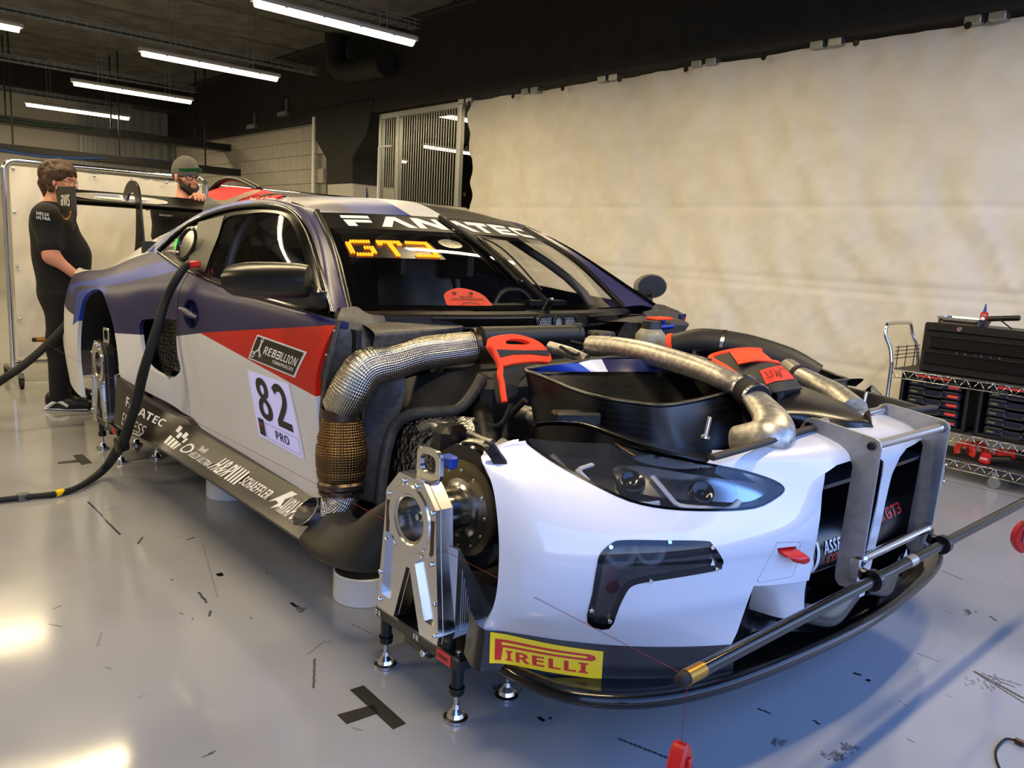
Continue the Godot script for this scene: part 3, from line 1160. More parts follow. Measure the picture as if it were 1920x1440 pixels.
func car_materials() -> void:
	mat("paint_white", Color(0.80, 0.80, 0.81), 0.32, 0.0, {"clearcoat_enabled": true, "clearcoat": 1.0, "clearcoat_roughness": 0.04})
	mat("paint_violet", Color(0.155, 0.148, 0.30), 0.36)
	mat("paint_blue", Color(0.13, 0.24, 0.60), 0.36)
	mat("paint_navy", Color(0.07, 0.085, 0.26), 0.36)
	var tri := {"uv1_triplanar": true, "uv1_scale": Vector3(30, 30, 30), "uv1_world_triplanar": false}
	mat("carbon", Color(1, 1, 1), 0.28, 0.0, tri.merged({"albedo_texture": weave(8, Color(0.045, 0.045, 0.046), Color(0.085, 0.085, 0.085))}))
	mat("carbon_gloss", Color(1, 1, 1), 0.3, 0.0, tri.merged({"albedo_texture": weave(8, Color(0.02, 0.02, 0.021), Color(0.045, 0.045, 0.046)), "metallic_specular": 0.25, "clearcoat_enabled": true, "clearcoat": 0.55, "clearcoat_roughness": 0.10}))
	mat("carbon_ribs", Color(1, 1, 1), 0.3, 0.0, {"uv1_triplanar": true, "uv1_scale": Vector3(14, 14, 14), "albedo_texture": weave(8, Color(0.018, 0.018, 0.019), Color(0.055, 0.055, 0.058), true)})
	mat("composite", Color(0.27, 0.262, 0.245), 0.5, 0.0, {"albedo_texture": noise_map(31, 0.02, Color(0.75, 0.75, 0.75), Color(1, 1, 1)), "uv1_triplanar": true, "uv1_scale": Vector3(3, 3, 3)})
	mat("composite_dark", Color(0.075, 0.073, 0.07), 0.55, 0.0, {"albedo_texture": noise_map(32, 0.03, Color(0.6, 0.6, 0.6), Color(1, 1, 1)), "uv1_triplanar": true, "uv1_scale": Vector3(4, 4, 4)})
	mat("gloss_black", Color(0.012, 0.012, 0.013), 0.12)
	mat("trim_black", Color(0.02, 0.02, 0.02), 0.2, 0.0, {"metallic_specular": 0.3})
	mat("wing_black", Color(0.015, 0.015, 0.015), 0.5, 0.0, {"metallic_specular": 0.12})
	mat("quarter_metal", Color(0.17, 0.16, 0.14), 0.45, 0.4)
	mat("glass", Color(0.06, 0.06, 0.06, 0.06), 0.02, 0.0, {"transparency": BaseMaterial3D.TRANSPARENCY_ALPHA})
	mat("lens", Color(0.36, 0.37, 0.39, 0.12), 0.02, 0.0, {"transparency": BaseMaterial3D.TRANSPARENCY_ALPHA})  # grey haze in the colour stands in for reflections on the cover
	mat("alu", Color(0.72, 0.72, 0.71), 0.34, 1.0)
	mat("alu_bright", Color(0.82, 0.82, 0.82), 0.2, 1.0)
	mat("alu_plate", Color(0.66, 0.66, 0.655), 0.40, 0.8, {"albedo_texture": noise_map(33, 0.02, Color(0.94, 0.94, 0.94), Color(1, 1, 1)), "uv1_triplanar": true, "uv1_scale": Vector3(2, 2, 2)})
	mat("alu_pipe", Color(0.74, 0.725, 0.69), 0.40, 0.85, {"albedo_texture": noise_map(34, 0.02, Color(0.8, 0.8, 0.8), Color(1, 1, 1)), "uv1_triplanar": true, "uv1_scale": Vector3(4, 4, 4)})
	var dim := dimples()
	mat("foil", Color(0.70, 0.68, 0.62), 0.25, 1.0, {"heightmap_enabled": true, "heightmap_texture": dim, "heightmap_scale": 0.25, "uv1_scale": Vector3(26, 64, 1)})
	mat("foil_gold", Color(0.40, 0.30, 0.17), 0.3, 0.95, {"heightmap_enabled": true, "heightmap_texture": dim, "heightmap_scale": 0.3, "uv1_scale": Vector3(26, 58, 1)})
	mat("foil_crumple", Color(0.60, 0.59, 0.56), 0.24, 1.0, {"normal_enabled": true, "normal_scale": 2.2, "normal_texture": noise_map(36, 0.02, Color.BLACK, Color.WHITE, 512, 3, 0, 1, true, 14.0, FastNoiseLite.TYPE_CELLULAR), "uv1_triplanar": true, "uv1_scale": Vector3(4, 4, 4)})
	mat("heat_steel", Color(0.32, 0.27, 0.23), 0.35, 0.9)
	mat("hub_gold", Color(0.46, 0.42, 0.33), 0.38, 0.9)
	mat("orange", Color(0.95, 0.25, 0.05), 0.75)
	mat("red_cloth", Color(0.80, 0.07, 0.12), 0.75)
	mat("dark_cloth", Color(0.10, 0.105, 0.11), 0.7)
	mat("grey_cloth", Color(0.38, 0.38, 0.38), 0.8)
	mat("beige_cloth", Color(0.55, 0.50, 0.43), 0.8)
	mat("red_part", Color(0.72, 0.07, 0.05), 0.4)
	mat("blue_part", Color(0.06, 0.16, 0.50), 0.3, 0.5)
	mat("cage", Color(0.30, 0.30, 0.31), 0.45)
	mat("led_amber", Color(0.2, 0.1, 0.0), 0.4, 0.0, {"emission_enabled": true, "emission": Color(1.0, 0.50, 0.05), "emission_energy_multiplier": 4.0})
	mat("led_green", Color(0.0, 0.2, 0.05), 0.4, 0.0, {"emission_enabled": true, "emission": Color(0.05, 1.0, 0.25), "emission_energy_multiplier": 1.2})
	mat("lit_number", Color(0.80, 0.80, 0.82), 0.5, 0.0, {"emission_enabled": true, "emission": Color(0.60, 0.60, 1.0), "emission_energy_multiplier": 0.35})
	mat("yellow", Color(0.95, 0.76, 0.03), 0.35)
	mat("red_print", Color(0.78, 0.10, 0.05), 0.4)
	mat("green_print", Color(0.05, 0.45, 0.15), 0.4)
	mat("amber_print", Color(0.90, 0.50, 0.08), 0.4)
	mat("blue_print", Color(0.08, 0.22, 0.60), 0.4)
	mat("mesh_grey", Color(0.20, 0.20, 0.20), 0.4, 0.4)
	mat("gold", Color(0.62, 0.46, 0.16), 0.35, 0.8)
	# side livery print: z from -4 to -0.5 across, y from 1.5 down to 0.2
	var im := Image.create(2048, 768, false, Image.FORMAT_RGBA8)
	var white := Color(0.83, 0.83, 0.83)
	im.fill(white)
	var at := func(a: Array, x: float) -> PackedVector2Array:
		var r := PackedVector2Array()
		for q in a:
			var p: Vector3 = K(q[0], q[1], "x", x) if absf(q[0]) > 10.0 else Vector3(0, q[1], q[0])
			r.append(Vector2((p.z + 4.0) / 3.5 * 2048.0, (1.5 - p.y) / 1.3 * 768.0))
		return r
	fill(im, at.call([[-4.0, 0.75], [-2.62, 0.715], [-2.3, 0.74], [-2.0, 0.77], [-1.72, 0.815], [-0.45, 0.99], [-0.45, 1.5], [-4.0, 1.5]], -0.95), Color(0.155, 0.148, 0.30))
	fill(im, at.call([[-1.73, 0.815], [-0.45, 0.99], [-0.45, 0.70]], -0.95), Color(0.74, 0.115, 0.075))
	fill(im, at.call([[146, 555], [150, 538], [166, 535], [200, 537], [250, 522], [287, 507], [322, 492], [304, 474], [280, 474], [250, 490], [215, 508], [175, 524], [150, 530], [130, 535]], -1.0), Color(0.13, 0.24, 0.60))
	fill(im, at.call([[138, 610], [145, 545], [185, 536], [195, 552], [165, 556], [152, 600]], -1.045), Color(0.13, 0.24, 0.60))
	fill(im, at.call([[-4.0, 0.92], [-3.6, 0.955], [-3.2, 1.02], [-2.9, 1.075], [-2.6, 1.125], [-2.5, 1.2], [-4.0, 1.4]], -0.9), white)
	fill(im, at.call([[575, 591], [612, 600], [622, 604], [570, 606]], -0.93), Color(0.05, 0.07, 0.30))
	mat("livery", Color(1, 1, 1), 0.36, 0.0, {"albedo_texture": ImageTexture.create_from_image(im), "texture_repeat": false, "metallic_specular": 0.35})
	# roof print: x from -0.95 to 0.95 across, z from -3.6 to -0.6 down
	im = Image.create(512, 512, false, Image.FORMAT_RGBA8)
	im.fill(Color(0.155, 0.148, 0.30))
	var col := func(x0: float, x1: float, c: Color) -> void:
		im.fill_rect(Rect2i(int((x0 + 0.95) / 1.9 * 512), 0, int((x1 - x0) / 1.9 * 512), 512), c)
	col.call(-0.42, -0.17, Color(0.10, 0.20, 0.50))
	col.call(-0.17, 0.02, Color(0.75, 0.75, 0.75))
	col.call(0.02, 0.95, Color(0.10, 0.10, 0.105))
	mat("roof_print", Color(1, 1, 1), 0.34, 0.0, {"albedo_texture": ImageTexture.create_from_image(im), "texture_repeat": false})

func side_uv(p: Vector3) -> Vector2: return Vector2((p.z + 4.0) / 3.5, (1.5 - p.y) / 1.3)
func roof_uv(p: Vector3) -> Vector2: return Vector2((p.x + 0.95) / 1.9, (p.z + 3.6) / 3.0)

const SIDE_Z := [-3.95, -3.7, -3.4, -3.15, -2.9, -2.6, -2.35, -2.1, -1.8, -1.4, -1.0, -0.63]
const SIDE_Y := [0.28, 0.45, 0.60, 0.75, 0.87, 0.97]
const SIDE_X := [
	[0.95, 1.00, 1.04, 1.05, 1.05, 1.04, 0.98, 0.92, 0.90, 0.90, 0.915, 0.935],
	[0.97, 1.02, 1.05, 1.055, 1.055, 1.045, 0.985, 0.915, 0.905, 0.91, 0.925, 0.94],
	[0.97, 1.02, 1.05, 1.055, 1.055, 1.045, 0.995, 0.935, 0.925, 0.93, 0.94, 0.948],
	[0.96, 1.01, 1.045, 1.052, 1.052, 1.038, 0.995, 0.955, 0.945, 0.95, 0.955, 0.957],
	[0.93, 0.99, 1.03, 1.045, 1.045, 1.025, 0.985, 0.957, 0.95, 0.95, 0.95, 0.95],
	[0.87, 0.93, 0.965, 0.98, 0.985, 0.975, 0.96, 0.945, 0.938, 0.932, 0.928, 0.922]]
const BELT := [[-3.95, 0.90, 0.80], [-3.7, 0.945, 0.82], [-3.4, 0.99, 0.835], [-3.15, 1.04, 0.845], [-2.9, 1.09, 0.85], [-2.6, 1.12, 0.855], [-2.35, 1.09, 0.872], [-2.1, 1.075, 0.888], [-1.8, 1.045, 0.898], [-1.4, 1.012, 0.905], [-1.0, 0.994, 0.903], [-0.63, 0.972, 0.88]]

func side_net() -> Array:
	var net := []
	for j in SIDE_Y.size():
		var row := []
		for i in SIDE_Z.size():
			# the front edge of the door leans with the pillar
			var z: float = SIDE_Z[i]
			if i == SIDE_Z.size() - 1:
				z += [-0.06, -0.055, -0.06, -0.075, -0.045, 0.0][j]
			row.append(Vector3(-SIDE_X[j][i], SIDE_Y[j], z))
		net.append(row)
	var top := []
	for b in BELT:
		top.append(Vector3(-b[2], b[1], b[0]))
	net.append(top)
	return net

func oval(c: Vector2, r: Vector2, seg := 48) -> PackedVector2Array:
	var p := PackedVector2Array()
	for k in seg:
		p.append(c + Vector2(cos(TAU * k / seg) * r.x, sin(TAU * k / seg) * r.y))
	return p

func zy_box(z0: float, z1: float, y0 := -1.0, y1 := 3.0) -> PackedVector2Array:
	return poly([[z0, y0], [z1, y0], [z1, y1], [z0, y1]])

# adds a mesh of the right side and its mirror image on the left
func both(called: String, g: G, m: Material, parent: Node3D, label := "") -> MeshInstance3D:
	var o := part(called, g, m, parent, label)
	part(called, g.mirrored(), m, parent, label)
	return o

func zy_px(line: PackedVector2Array, x: float) -> PackedVector2Array:
	var r := PackedVector2Array()
	for q in line:
		var p := K(q.x, q.y, "x", x)
		r.append(Vector2(p.z, p.y))
	return r

func build_car() -> Node3D:
	var car := thing("race_car", "white, blue and red race car with its bonnet off, standing on aluminium hub stands", "car", Vector3(0, 0.2, -1.4))
	car_sides(car)
	car_top(car)
	car_nose(car)
	car_cabin(car)
	car_wing(car)
	build_bay(car)
	return car

func car_sides(car: Node3D) -> void:
	var net := side_net()
	var arch := oval(Vector2(-2.925, 0.515), Vector2(0.365, 0.395))
	var low := poly([[-3.2, 0.0], [-2.55, 0.0], [-2.55, 0.515], [-3.29, 0.515]])
	var vent := zy_px(spline2(crop([[868, 300], [870, 215], [905, 185], [1080, 190], [1105, 230], [1092, 500], [1098, 640], [1060, 700], [1020, 720], [960, 680], [900, 560]], 80, 560, 0.20833), 4), -1.0)
	var sill := poly([[-2.56, 0.505], [-2.26, 0.447], [-2.06, 0.405], [-1.944, 0.40], [-1.85, 0.372], [-1.7, 0.366], [-1.25, 0.359], [-0.8, 0.357], [-0.4, 0.357], [-0.4, 0.0], [-2.56, 0.0]])
	var shut := -1.985
	var handle := oval(Vector2(-1.83, 0.885), Vector2(0.085, 0.062), 32)
	var q := G.new()
	var d := G.new()
	var v := G.new()
	var w := G.new()
	var r := G.new()
	var hex := G.new()
	patch(q, net, {"out": Vector3.LEFT, "nu": 8, "nv": 8, "uvs": side_uv, "cut": [[zy, arch], [zy, low], [zy, sill], [zy, vent], [zy, zy_box(shut - 0.003, 9)]], "thick": 0.02})
	patch(d, net, {"out": Vector3.LEFT, "nu": 8, "nv": 8, "uvs": side_uv, "cut": [[zy, sill], [zy, handle], [zy, zy_box(-9, shut + 0.003)]], "thick": 0.02})
	patch(v, net, {"out": Vector3.LEFT, "nu": 8, "nv": 8, "keep": [zy, vent], "off": -0.05})
	# round recessed handle with a lever across it
	for k in 32:
		var a := handle[k]; var b := handle[(k + 1) % 32]
		w.quad(Vector3(-0.951, a.y, a.x), Vector3(-0.951, b.y, b.x), Vector3(-0.92, (b.y - 0.885) * 0.8 + 0.885, (b.x + 1.83) * 0.8 - 1.83), Vector3(-0.92, (a.y - 0.885) * 0.8 + 0.885, (a.x + 1.83) * 0.8 - 1.83))
		w.flat(Vector3(-0.92, 0.885, -1.83), Vector3(-0.92, (a.y - 0.885) * 0.8 + 0.885, (a.x + 1.83) * 0.8 - 1.83), Vector3(-0.92, (b.y - 0.885) * 0.8 + 0.885, (b.x + 1.83) * 0.8 - 1.83))
	tube(r, [Vector3(-0.952, 0.895, -1.935), Vector3(-0.957, 0.893, -1.88), Vector3(-0.955, 0.882, -1.80), Vector3(-0.950, 0.876, -1.745)], [0.016, 0.021, 0.019, 0.012], 12, true, false, 0.7)
	for i in 12:
		for j in 17:
			var c := Vector2(-2.53 + i * 0.036 + (j % 2) * 0.018, 0.50 + j * 0.0205)
			if Geometry2D.is_point_in_polygon(c, vent):
				prism(hex, disc(Vector2.ZERO, 0.0125, 6), Transform3D(Basis(Vector3(0, 0, 1), Vector3.UP, Vector3(-1, 0, 0)), Vector3(-0.935 - 0.03 * clampf((-c.x - 2.2) / 0.3, 0, 1), c.y, c.x)), 0.003, [disc(Vector2.ZERO, 0.0098, 6)])
	for left in [false, true]:
		if left:
			q = q.mirrored(); d = d.mirrored(); v = v.mirrored(); w = w.mirrored(); r = r.mirrored(); hex = hex.mirrored()
		var quarter := part("quarter_panel", q, M.livery, car, "rear quarter in violet, blue and white with a wheel arch")
		var vt := part("side_vent", v, M.gloss_black, quarter, "dark vent in front of the rear wheel arch")
		part("vent_mesh", hex, M.trim_black, quarter)
		var door := part("door", d, M.livery, car, "door in violet, red and white")
		part("handle_cup", w, M.paint_navy, door)
		part("handle_lever", r, M.paint_violet, door)
		if not left:
			door_print(door)
	# dark liner inside the rear wheel arches
	var g := G.new()
	for k in 20:
		var a := PI * k / 20 - 0.1; var b := PI * (k + 1) / 20 - 0.1
		var pa := Vector2(-2.925 + cos(a) * 0.38, 0.50 + sin(a) * 0.41); var pb := Vector2(-2.925 + cos(b) * 0.38, 0.50 + sin(b) * 0.41)
		g.quad(Vector3(-1.03, pa.y, pa.x), Vector3(-1.03, pb.y, pb.x), Vector3(-0.55, pb.y, pb.x), Vector3(-0.55, pa.y, pa.x))
		g.flat(Vector3(-0.56, 0.5, -2.925), Vector3(-0.56, pa.y, pa.x), Vector3(-0.56, pb.y, pb.x))
	g.quad(Vector3(-0.56, 0.2, -3.3), Vector3(-0.56, 0.2, -2.5), Vector3(-0.56, 0.55, -2.5), Vector3(-0.56, 0.55, -3.3))
	both("wheel_arch_liner", g, M.composite_dark, car)
	g = G.new()
	lathe(g, [[0.0, 0.0], [0.19, 0.0], [0.19, 0.035], [0.10, 0.04], [0.10, 0.12], [0.0, 0.12]], Vector3(-0.80, 0.518, -2.917), Vector3.LEFT, 28)
	both("rear_brake_disc", g, M.heat_steel, car)
	# skirts: a sloping black ledge along the sill
	var top := [[-2.57, 0.51, -1.05], [-2.26, 0.447, -1.025], [-2.06, 0.405, -0.965], [-1.944, 0.40, -0.935], [-1.85, 0.372, -0.93], [-1.7, 0.366, -0.925], [-1.25, 0.36, -0.925], [-0.8, 0.36, -0.93], [-0.55, 0.36, -0.93]]
	var bot := [[-2.60, 0.262, -1.06], [-2.3, 0.272, -1.06], [-2.06, 0.284, -1.06], [-1.944, 0.287, -1.06], [-1.85, 0.288, -1.06], [-1.7, 0.29, -1.06], [-1.25, 0.29, -1.06], [-0.8, 0.288, -1.06], [-0.55, 0.285, -1.06]]
	var rows := [[], [], [], [], []]
	for i in top.size():
		var a := Vector3(top[i][2], top[i][1], top[i][0]); var b := Vector3(bot[i][2], bot[i][1], bot[i][0])
		rows[0].append(a + Vector3(0.03, 0.0, 0))
		rows[1].append(a)
		rows[2].append(a.lerp(b, 0.5) + Vector3(0.0, -0.012 if i > 2 else 0.0, 0))
		rows[3].append(b)
		rows[4].append(b + Vector3(0.015, -0.022, 0))
	g = G.new()
	for j in 4:
		patch(g, [rows[j], rows[j + 1]], {"out": Vector3(-1, 0.6, 0), "nu": 4, "nv": 2 if j != 1 else 3})
	g.quad(rows[0][0], rows[1][0], rows[3][0], rows[4][0])
	var skirt := both("side_skirt", g, M.black_satin, car, "black side skirt carrying white sponsor names")
	skirt_print(skirt, rows)
	# moulded front end of the skirt, sweeping up to the front wheel arch
	g = G.new()
	patch(g, [
		[Vector3(-0.90, 0.385, -0.58), Vector3(-0.92, 0.36, -0.50), Vector3(-0.93, 0.40, -0.40), Vector3(-0.95, 0.47, -0.30), Vector3(-0.93, 0.545, -0.19), Vector3(-0.88, 0.575, -0.16)],
		[Vector3(-0.97, 0.37, -0.59), Vector3(-0.99, 0.345, -0.50), Vector3(-1.0, 0.375, -0.40), Vector3(-1.01, 0.44, -0.30), Vector3(-0.97, 0.52, -0.19), Vector3(-0.92, 0.55, -0.16)],
		[Vector3(-1.055, 0.30, -0.60), Vector3(-1.06, 0.285, -0.50), Vector3(-1.06, 0.30, -0.40), Vector3(-1.055, 0.345, -0.28), Vector3(-0.99, 0.41, -0.20), Vector3(-0.94, 0.45, -0.16)],
		[Vector3(-1.05, 0.265, -0.60), Vector3(-1.05, 0.25, -0.49), Vector3(-1.05, 0.262, -0.38), Vector3(-1.04, 0.29, -0.27), Vector3(-0.98, 0.345, -0.20), Vector3(-0.93, 0.38, -0.16)],
		[Vector3(-0.95, 0.25, -0.60), Vector3(-0.95, 0.235, -0.48), Vector3(-0.94, 0.245, -0.36), Vector3(-0.92, 0.27, -0.25), Vector3(-0.9, 0.31, -0.15), Vector3(-0.88, 0.34, -0.1)],
	], {"out": Vector3.LEFT, "nu": 5, "nv": 5, "thick": 0.01})
	both("skirt_nose", g, M.composite_dark, car, "scuffed dark moulding at the front end of the skirt")
	# flat floor under the car
	g = G.new()
	prism(g, poly([[-1.0, 0.30], [-1.0, -0.55], [-0.72, -0.62], [-0.72, 0.30], [-0.72, 0.55], [0.72, 0.55], [0.72, -0.62], [1.0, -0.55], [1.0, -2.55], [0.78, -2.55], [0.78, -3.9], [-0.78, -3.9], [-0.78, -2.55], [-1.0, -2.55], [-1.0, -0.55]]).slice(2, 14) + PackedVector2Array([Vector2(-1.0, -0.6)]), Transform3D(Basis(Vector3.RIGHT, Vector3.BACK, Vector3.UP), Vector3(0, 0.245, 0)), 0.03)
	part("underfloor", g, M.composite_dark, car)
	# closed back end
	g = G.new()
	patch(g, [[Vector3(-0.95, 0.28, -3.95), Vector3(-0.4, 0.28, -4.08), Vector3(0.4, 0.28, -4.08), Vector3(0.95, 0.28, -3.95)], [Vector3(-0.97, 0.6, -3.95), Vector3(-0.4, 0.6, -4.12), Vector3(0.4, 0.6, -4.12), Vector3(0.97, 0.6, -3.95)], [Vector3(-0.8, 0.90, -3.95), Vector3(-0.4, 0.96, -4.08), Vector3(0.4, 0.96, -4.08), Vector3(0.8, 0.90, -3.95)]], {"out": Vector3.FORWARD, "nu": 5, "nv": 5})
	part("rear_bumper", g, M.paint_white, car)

# prints on the right door: board with the maker's name, lit start number
func on_side(net: Array, p: Vector2, off := 0.003) -> Array:
	# p = (z, y): find the point of the side skin there
	var u := 8.0 + clampf((p.x + 1.8) / 0.4, 0.0, 2.9); var v := clampf((p.y - 0.30) / 0.145, 0.2, 5.5)
	for it in 12:
		var q := net_at(net, u, v)
		var e := Vector2(p.x - q.z, p.y - q.y)
		if e.length_squared() < 1e-9:
			break
		var du := (net_at(net, u + 0.01, v) - q) * 100.0
		var dv := (net_at(net, u, v + 0.01) - q) * 100.0
		var det := du.z * dv.y - dv.z * du.y
		if absf(det) < 1e-9:
			break
		u = clampf(u + (e.x * dv.y - dv.z * e.y) / det, 0.0, net[0].size() - 1.001)
		v = clampf(v + (du.z * e.y - e.x * du.y) / det, 0.0, net.size() - 1.001)
	var nn := net_normal(net, u, v)
	if nn.x > 0:
		nn = -nn
	return [net_at(net, u, v) + nn * off, nn]

# four corners (top left, top right, bottom right, bottom left) as picture pixels on the door -> function from a unit square to the skin
func door_square(net: Array, c: Array, off: float) -> Callable:
	var k := []
	for q in c:
		var p := K(q[0], q[1], "x", -0.948)
		k.append(Vector2(p.z, p.y))
	return func(t: Vector2) -> Array:
		var a: Vector2 = (k[0] as Vector2).lerp(k[1], t.x)
		var b: Vector2 = (k[3] as Vector2).lerp(k[2], t.x)
		return on_side(net, a.lerp(b, t.y), off)

func sq(x0: float, y0: float, x1: float, y1: float) -> Array:
	return tri_of(poly([[x0, y0], [x1, y0], [x1, y1], [x0, y1]]))

# text triangles fitted into a box of the unit square (y down)
func fit(text: String, x0: float, y0: float, x1: float, y1: float, kind := "Droid Sans", bold := true, slant := 0.0) -> Array:
	var t := glyphs(text, kind, bold)
	var lo := Vector2(INF, INF); var hi := -lo
	for q in t:
		for p: Vector2 in q:
			lo = lo.min(p); hi = hi.max(p)
	var got := []
	for q in t:
		var r := []
		for p: Vector2 in q:
			var f := (p - lo) / (hi - lo)
			r.append(Vector2(lerpf(x0, x1, f.x) + slant * (f.y - 0.5) * (y1 - y0), lerpf(y1, y0, f.y)))
		got.append(r)
	return got

func door_print(door: Node3D) -> void:
	var net := side_net()
	var f := door_square(net, [[484, 627], [578, 660], [558, 708], [469, 672]], 0.0015)
	var f2 := door_square(net, [[484, 627], [578, 660], [558, 708], [469, 672]], 0.0028)
	var g := G.new()
	lay(g, sq(0, 0, 1, 1), f, 0.2)
	part("sponsor_board", g, M.text_white, door)
	g = G.new()
	lay(g, sq(0.03, 0.06, 0.965, 0.94), f2, 0.2)
	part("sponsor_ground", g, M.black_satin, door)
	var f3 := door_square(net, [[484, 627], [578, 660], [558, 708], [469, 672]], 0.0038)
	g = G.new()
	lay(g, fit("REB", 0.27, 0.30, 0.52, 0.60), f3)
	lay(g, fit("LLION", 0.63, 0.30, 0.93, 0.60), f3)
	for y in [0.30, 0.42, 0.54]:
		lay(g, sq(0.53, y, 0.615, y + 0.06), f3)
	lay(g, sq(0.60, 0.30, 0.615, 0.60), f3)
	lay(g, fit("TIMEPIECES", 0.50, 0.68, 0.92, 0.80), f3)
	# the balance wheel mark: three arms with rings
	for a in [[0.16, 0.14, 0.030, 0.09], [0.07, 0.76, 0.045, 0.13], [0.225, 0.72, 0.026, 0.07]]:
		var ring := PackedVector2Array()
		lay(g, tri_of(poly([[0.145, 0.50], [0.185, 0.50], [a[0] + 0.012, a[1]], [a[0] - 0.012, a[1]]])), f3)
		for k in 14:
			var t0 := TAU * k / 14; var t1 := TAU * (k + 1) / 14
			lay(g, tri_of(poly([[a[0] + cos(t0) * a[2], a[1] + sin(t0) * a[3]], [a[0] + cos(t1) * a[2], a[1] + sin(t1) * a[3]], [a[0] + cos(t1) * a[2] * 0.65, a[1] + sin(t1) * a[3] * 0.65], [a[0] + cos(t0) * a[2] * 0.65, a[1] + sin(t0) * a[3] * 0.65]])), f3)
	part("lettering", g, M.text_white, door)
	# lit number panel
	var corners := [[467, 694], [545, 720], [564, 861], [473, 817]]
	g = G.new()
	lay(g, sq(-0.03, -0.03, 1.03, 1.03), door_square(net, corners, 0.0015), 0.2)
	part("number_frame", g, M.text_white, door)
	g = G.new()
	lay(g, sq(0, 0, 1, 1), door_square(net, corners, 0.0025), 0.2)
	part("lit_number_panel", g, M.lit_number, door, "softly lit white panel with the number 82")
	var fn := door_square(net, corners, 0.004)
	g = G.new()
	lay(g, fit("8", 0.15, 0.05, 0.48, 0.68), fn, 0.2)
	lay(g, fit("2", 0.57, 0.05, 0.90, 0.68), fn, 0.2)
	lay(g, fit("PRO", 0.45, 0.78, 0.75, 0.91), fn)
	for b in [[0.23, 0.735, 0.97, 0.74], [0.23, 0.96, 0.97, 0.965], [0.23, 0.735, 0.236, 0.965], [0.964, 0.735, 0.97, 0.965]]:
		lay(g, sq(b[0], b[1], b[2], b[3]), fn, 0.2)
	lay(g, sq(0.06, 0.70, 0.20, 0.96), fn)
	part("number", g, M.text_black, door)
	g = G.new()
	var fr := door_square(net, corners, 0.0048)
	lay(g, fit("GT", 0.08, 0.77, 0.18, 0.83, "Droid Sans", true, -0.3), fr)
	part("emblem", g, M.red_print, door)

func skirt_print(skirt: Node3D, rows: Array) -> void:
	var net := [rows[1], rows[2], rows[3]]
	var place := func(p: Vector2) -> Array:
		# p = (z, share of the way down the ledge)
		var u := 0.0
		for i in (rows[1] as Array).size() - 1:
			if p.x >= rows[1][i].z:
				u = i + clampf((p.x - rows[1][i].z) / (rows[1][i + 1].z - rows[1][i].z), 0, 0.999)
		var n := net_normal(net, u, p.y * 2.0)
		if n.x > 0:
			n = -n
		return [net_at(net, u, p.y * 2.0) + n * 0.002, n]
	var g := G.new()
	var word := func(text: String, z0: float, z1: float, y0: float, y1: float, slant := 0.0, bold := true, kind := "Droid Sans") -> void:
		lay(g, fit(text, z0, y0, z1, y1, kind, bold, slant), place, 0.2)
	word.call("FANATEC", -2.42, -2.05, 0.22, 0.46)
	word.call("ENDLESS", -2.44, -2.16, 0.64, 0.92, 0.02, false)
	lay(g, tri_of(poly([[-2.42, 0.97], [-2.28, 1.0], [-2.18, 0.98], [-2.17, 0.94], [-2.28, 0.97]])), place, 0.1)
	for k in 4:
		lay(g, sq(-1.96 + k * 0.035 + 0.012, 0.20 + 0.1 * (k % 2), -1.96 + k * 0.035 + 0.04, 0.36 + 0.1 * (k % 2)), place)
		lay(g, tri_of(poly([[-1.955 + k * 0.036, 0.52], [-1.93 + k * 0.036, 0.52], [-1.915 + k * 0.036, 0.80], [-1.94 + k * 0.036, 0.80]])), place)
	for k in 10:
		var t0 := TAU * k / 10; var t1 := TAU * (k + 1) / 10
		lay(g, tri_of(poly([[-1.735 + cos(t0) * 0.035, 0.55 + sin(t0) * 0.2], [-1.735 + cos(t1) * 0.035, 0.55 + sin(t1) * 0.2], [-1.735 + cos(t1) * 0.024, 0.55 + sin(t1) * 0.14], [-1.735 + cos(t0) * 0.024, 0.55 + sin(t0) * 0.14]])), place)
	word.call("Shell", -1.67, -1.59, 0.26, 0.42)
	word.call("HELIX ULTRA", -1.68, -1.46, 0.50, 0.72, 0.03)
	word.call("H&R", -1.44, -1.31, 0.22, 0.74, 0.04)
	for k in 4:
		lay(g, tri_of(poly([[-1.305 + k * 0.026, 0.22], [-1.29 + k * 0.026, 0.22], [-1.28 + k * 0.026, 0.74], [-1.295 + k * 0.026, 0.74]])), place)
	word.call("SCHAEFFLER", -1.20, -0.98, 0.32, 0.62)
	word.call("AKRAPOVIC", -0.87, -0.70, 0.22, 0.72)
	lay(g, tri_of(poly([[-0.955, 0.62], [-0.90, 0.12], [-0.85, 0.12], [-0.89, 0.35], [-0.87, 0.55], [-0.90, 0.75], [-0.90, 0.50], [-0.93, 0.48]])), place)
	part("lettering", g, M.text_white, skirt)
	g = G.new()
	lay(g, sq(-1.99, 0.90, -1.975, 0.98), place)
	part("green_mark", g, M.green_print, skirt)

# ---------------------------------------------------------------- windscreen, roof, side windows
func screen_net() -> Array:
	var base := [Vector3(-0.74, 0.99, -0.87), Vector3(-0.5, 0.998, -0.757), Vector3(-0.25, 1.0, -0.69), Vector3(0, 1.002, -0.668)]
	var top := [Vector3(-0.58, 1.339, -1.42), Vector3(-0.39, 1.348, -1.365), Vector3(-0.19, 1.353, -1.335), Vector3(0, 1.354, -1.325)]
	var rows := [[], [], []]
	for i in 7:
		var k := i if i < 4 else 6 - i
		var s := Vector3(1.0 if i < 4 else -1.0, 1, 1)
		var a: Vector3 = base[k] * s; var b: Vector3 = top[k] * s
		rows[0].append(a); rows[2].append(b)
		rows[1].append((a + b) * 0.5 + Vector3(0, 0.028, 0.016))
	return rows

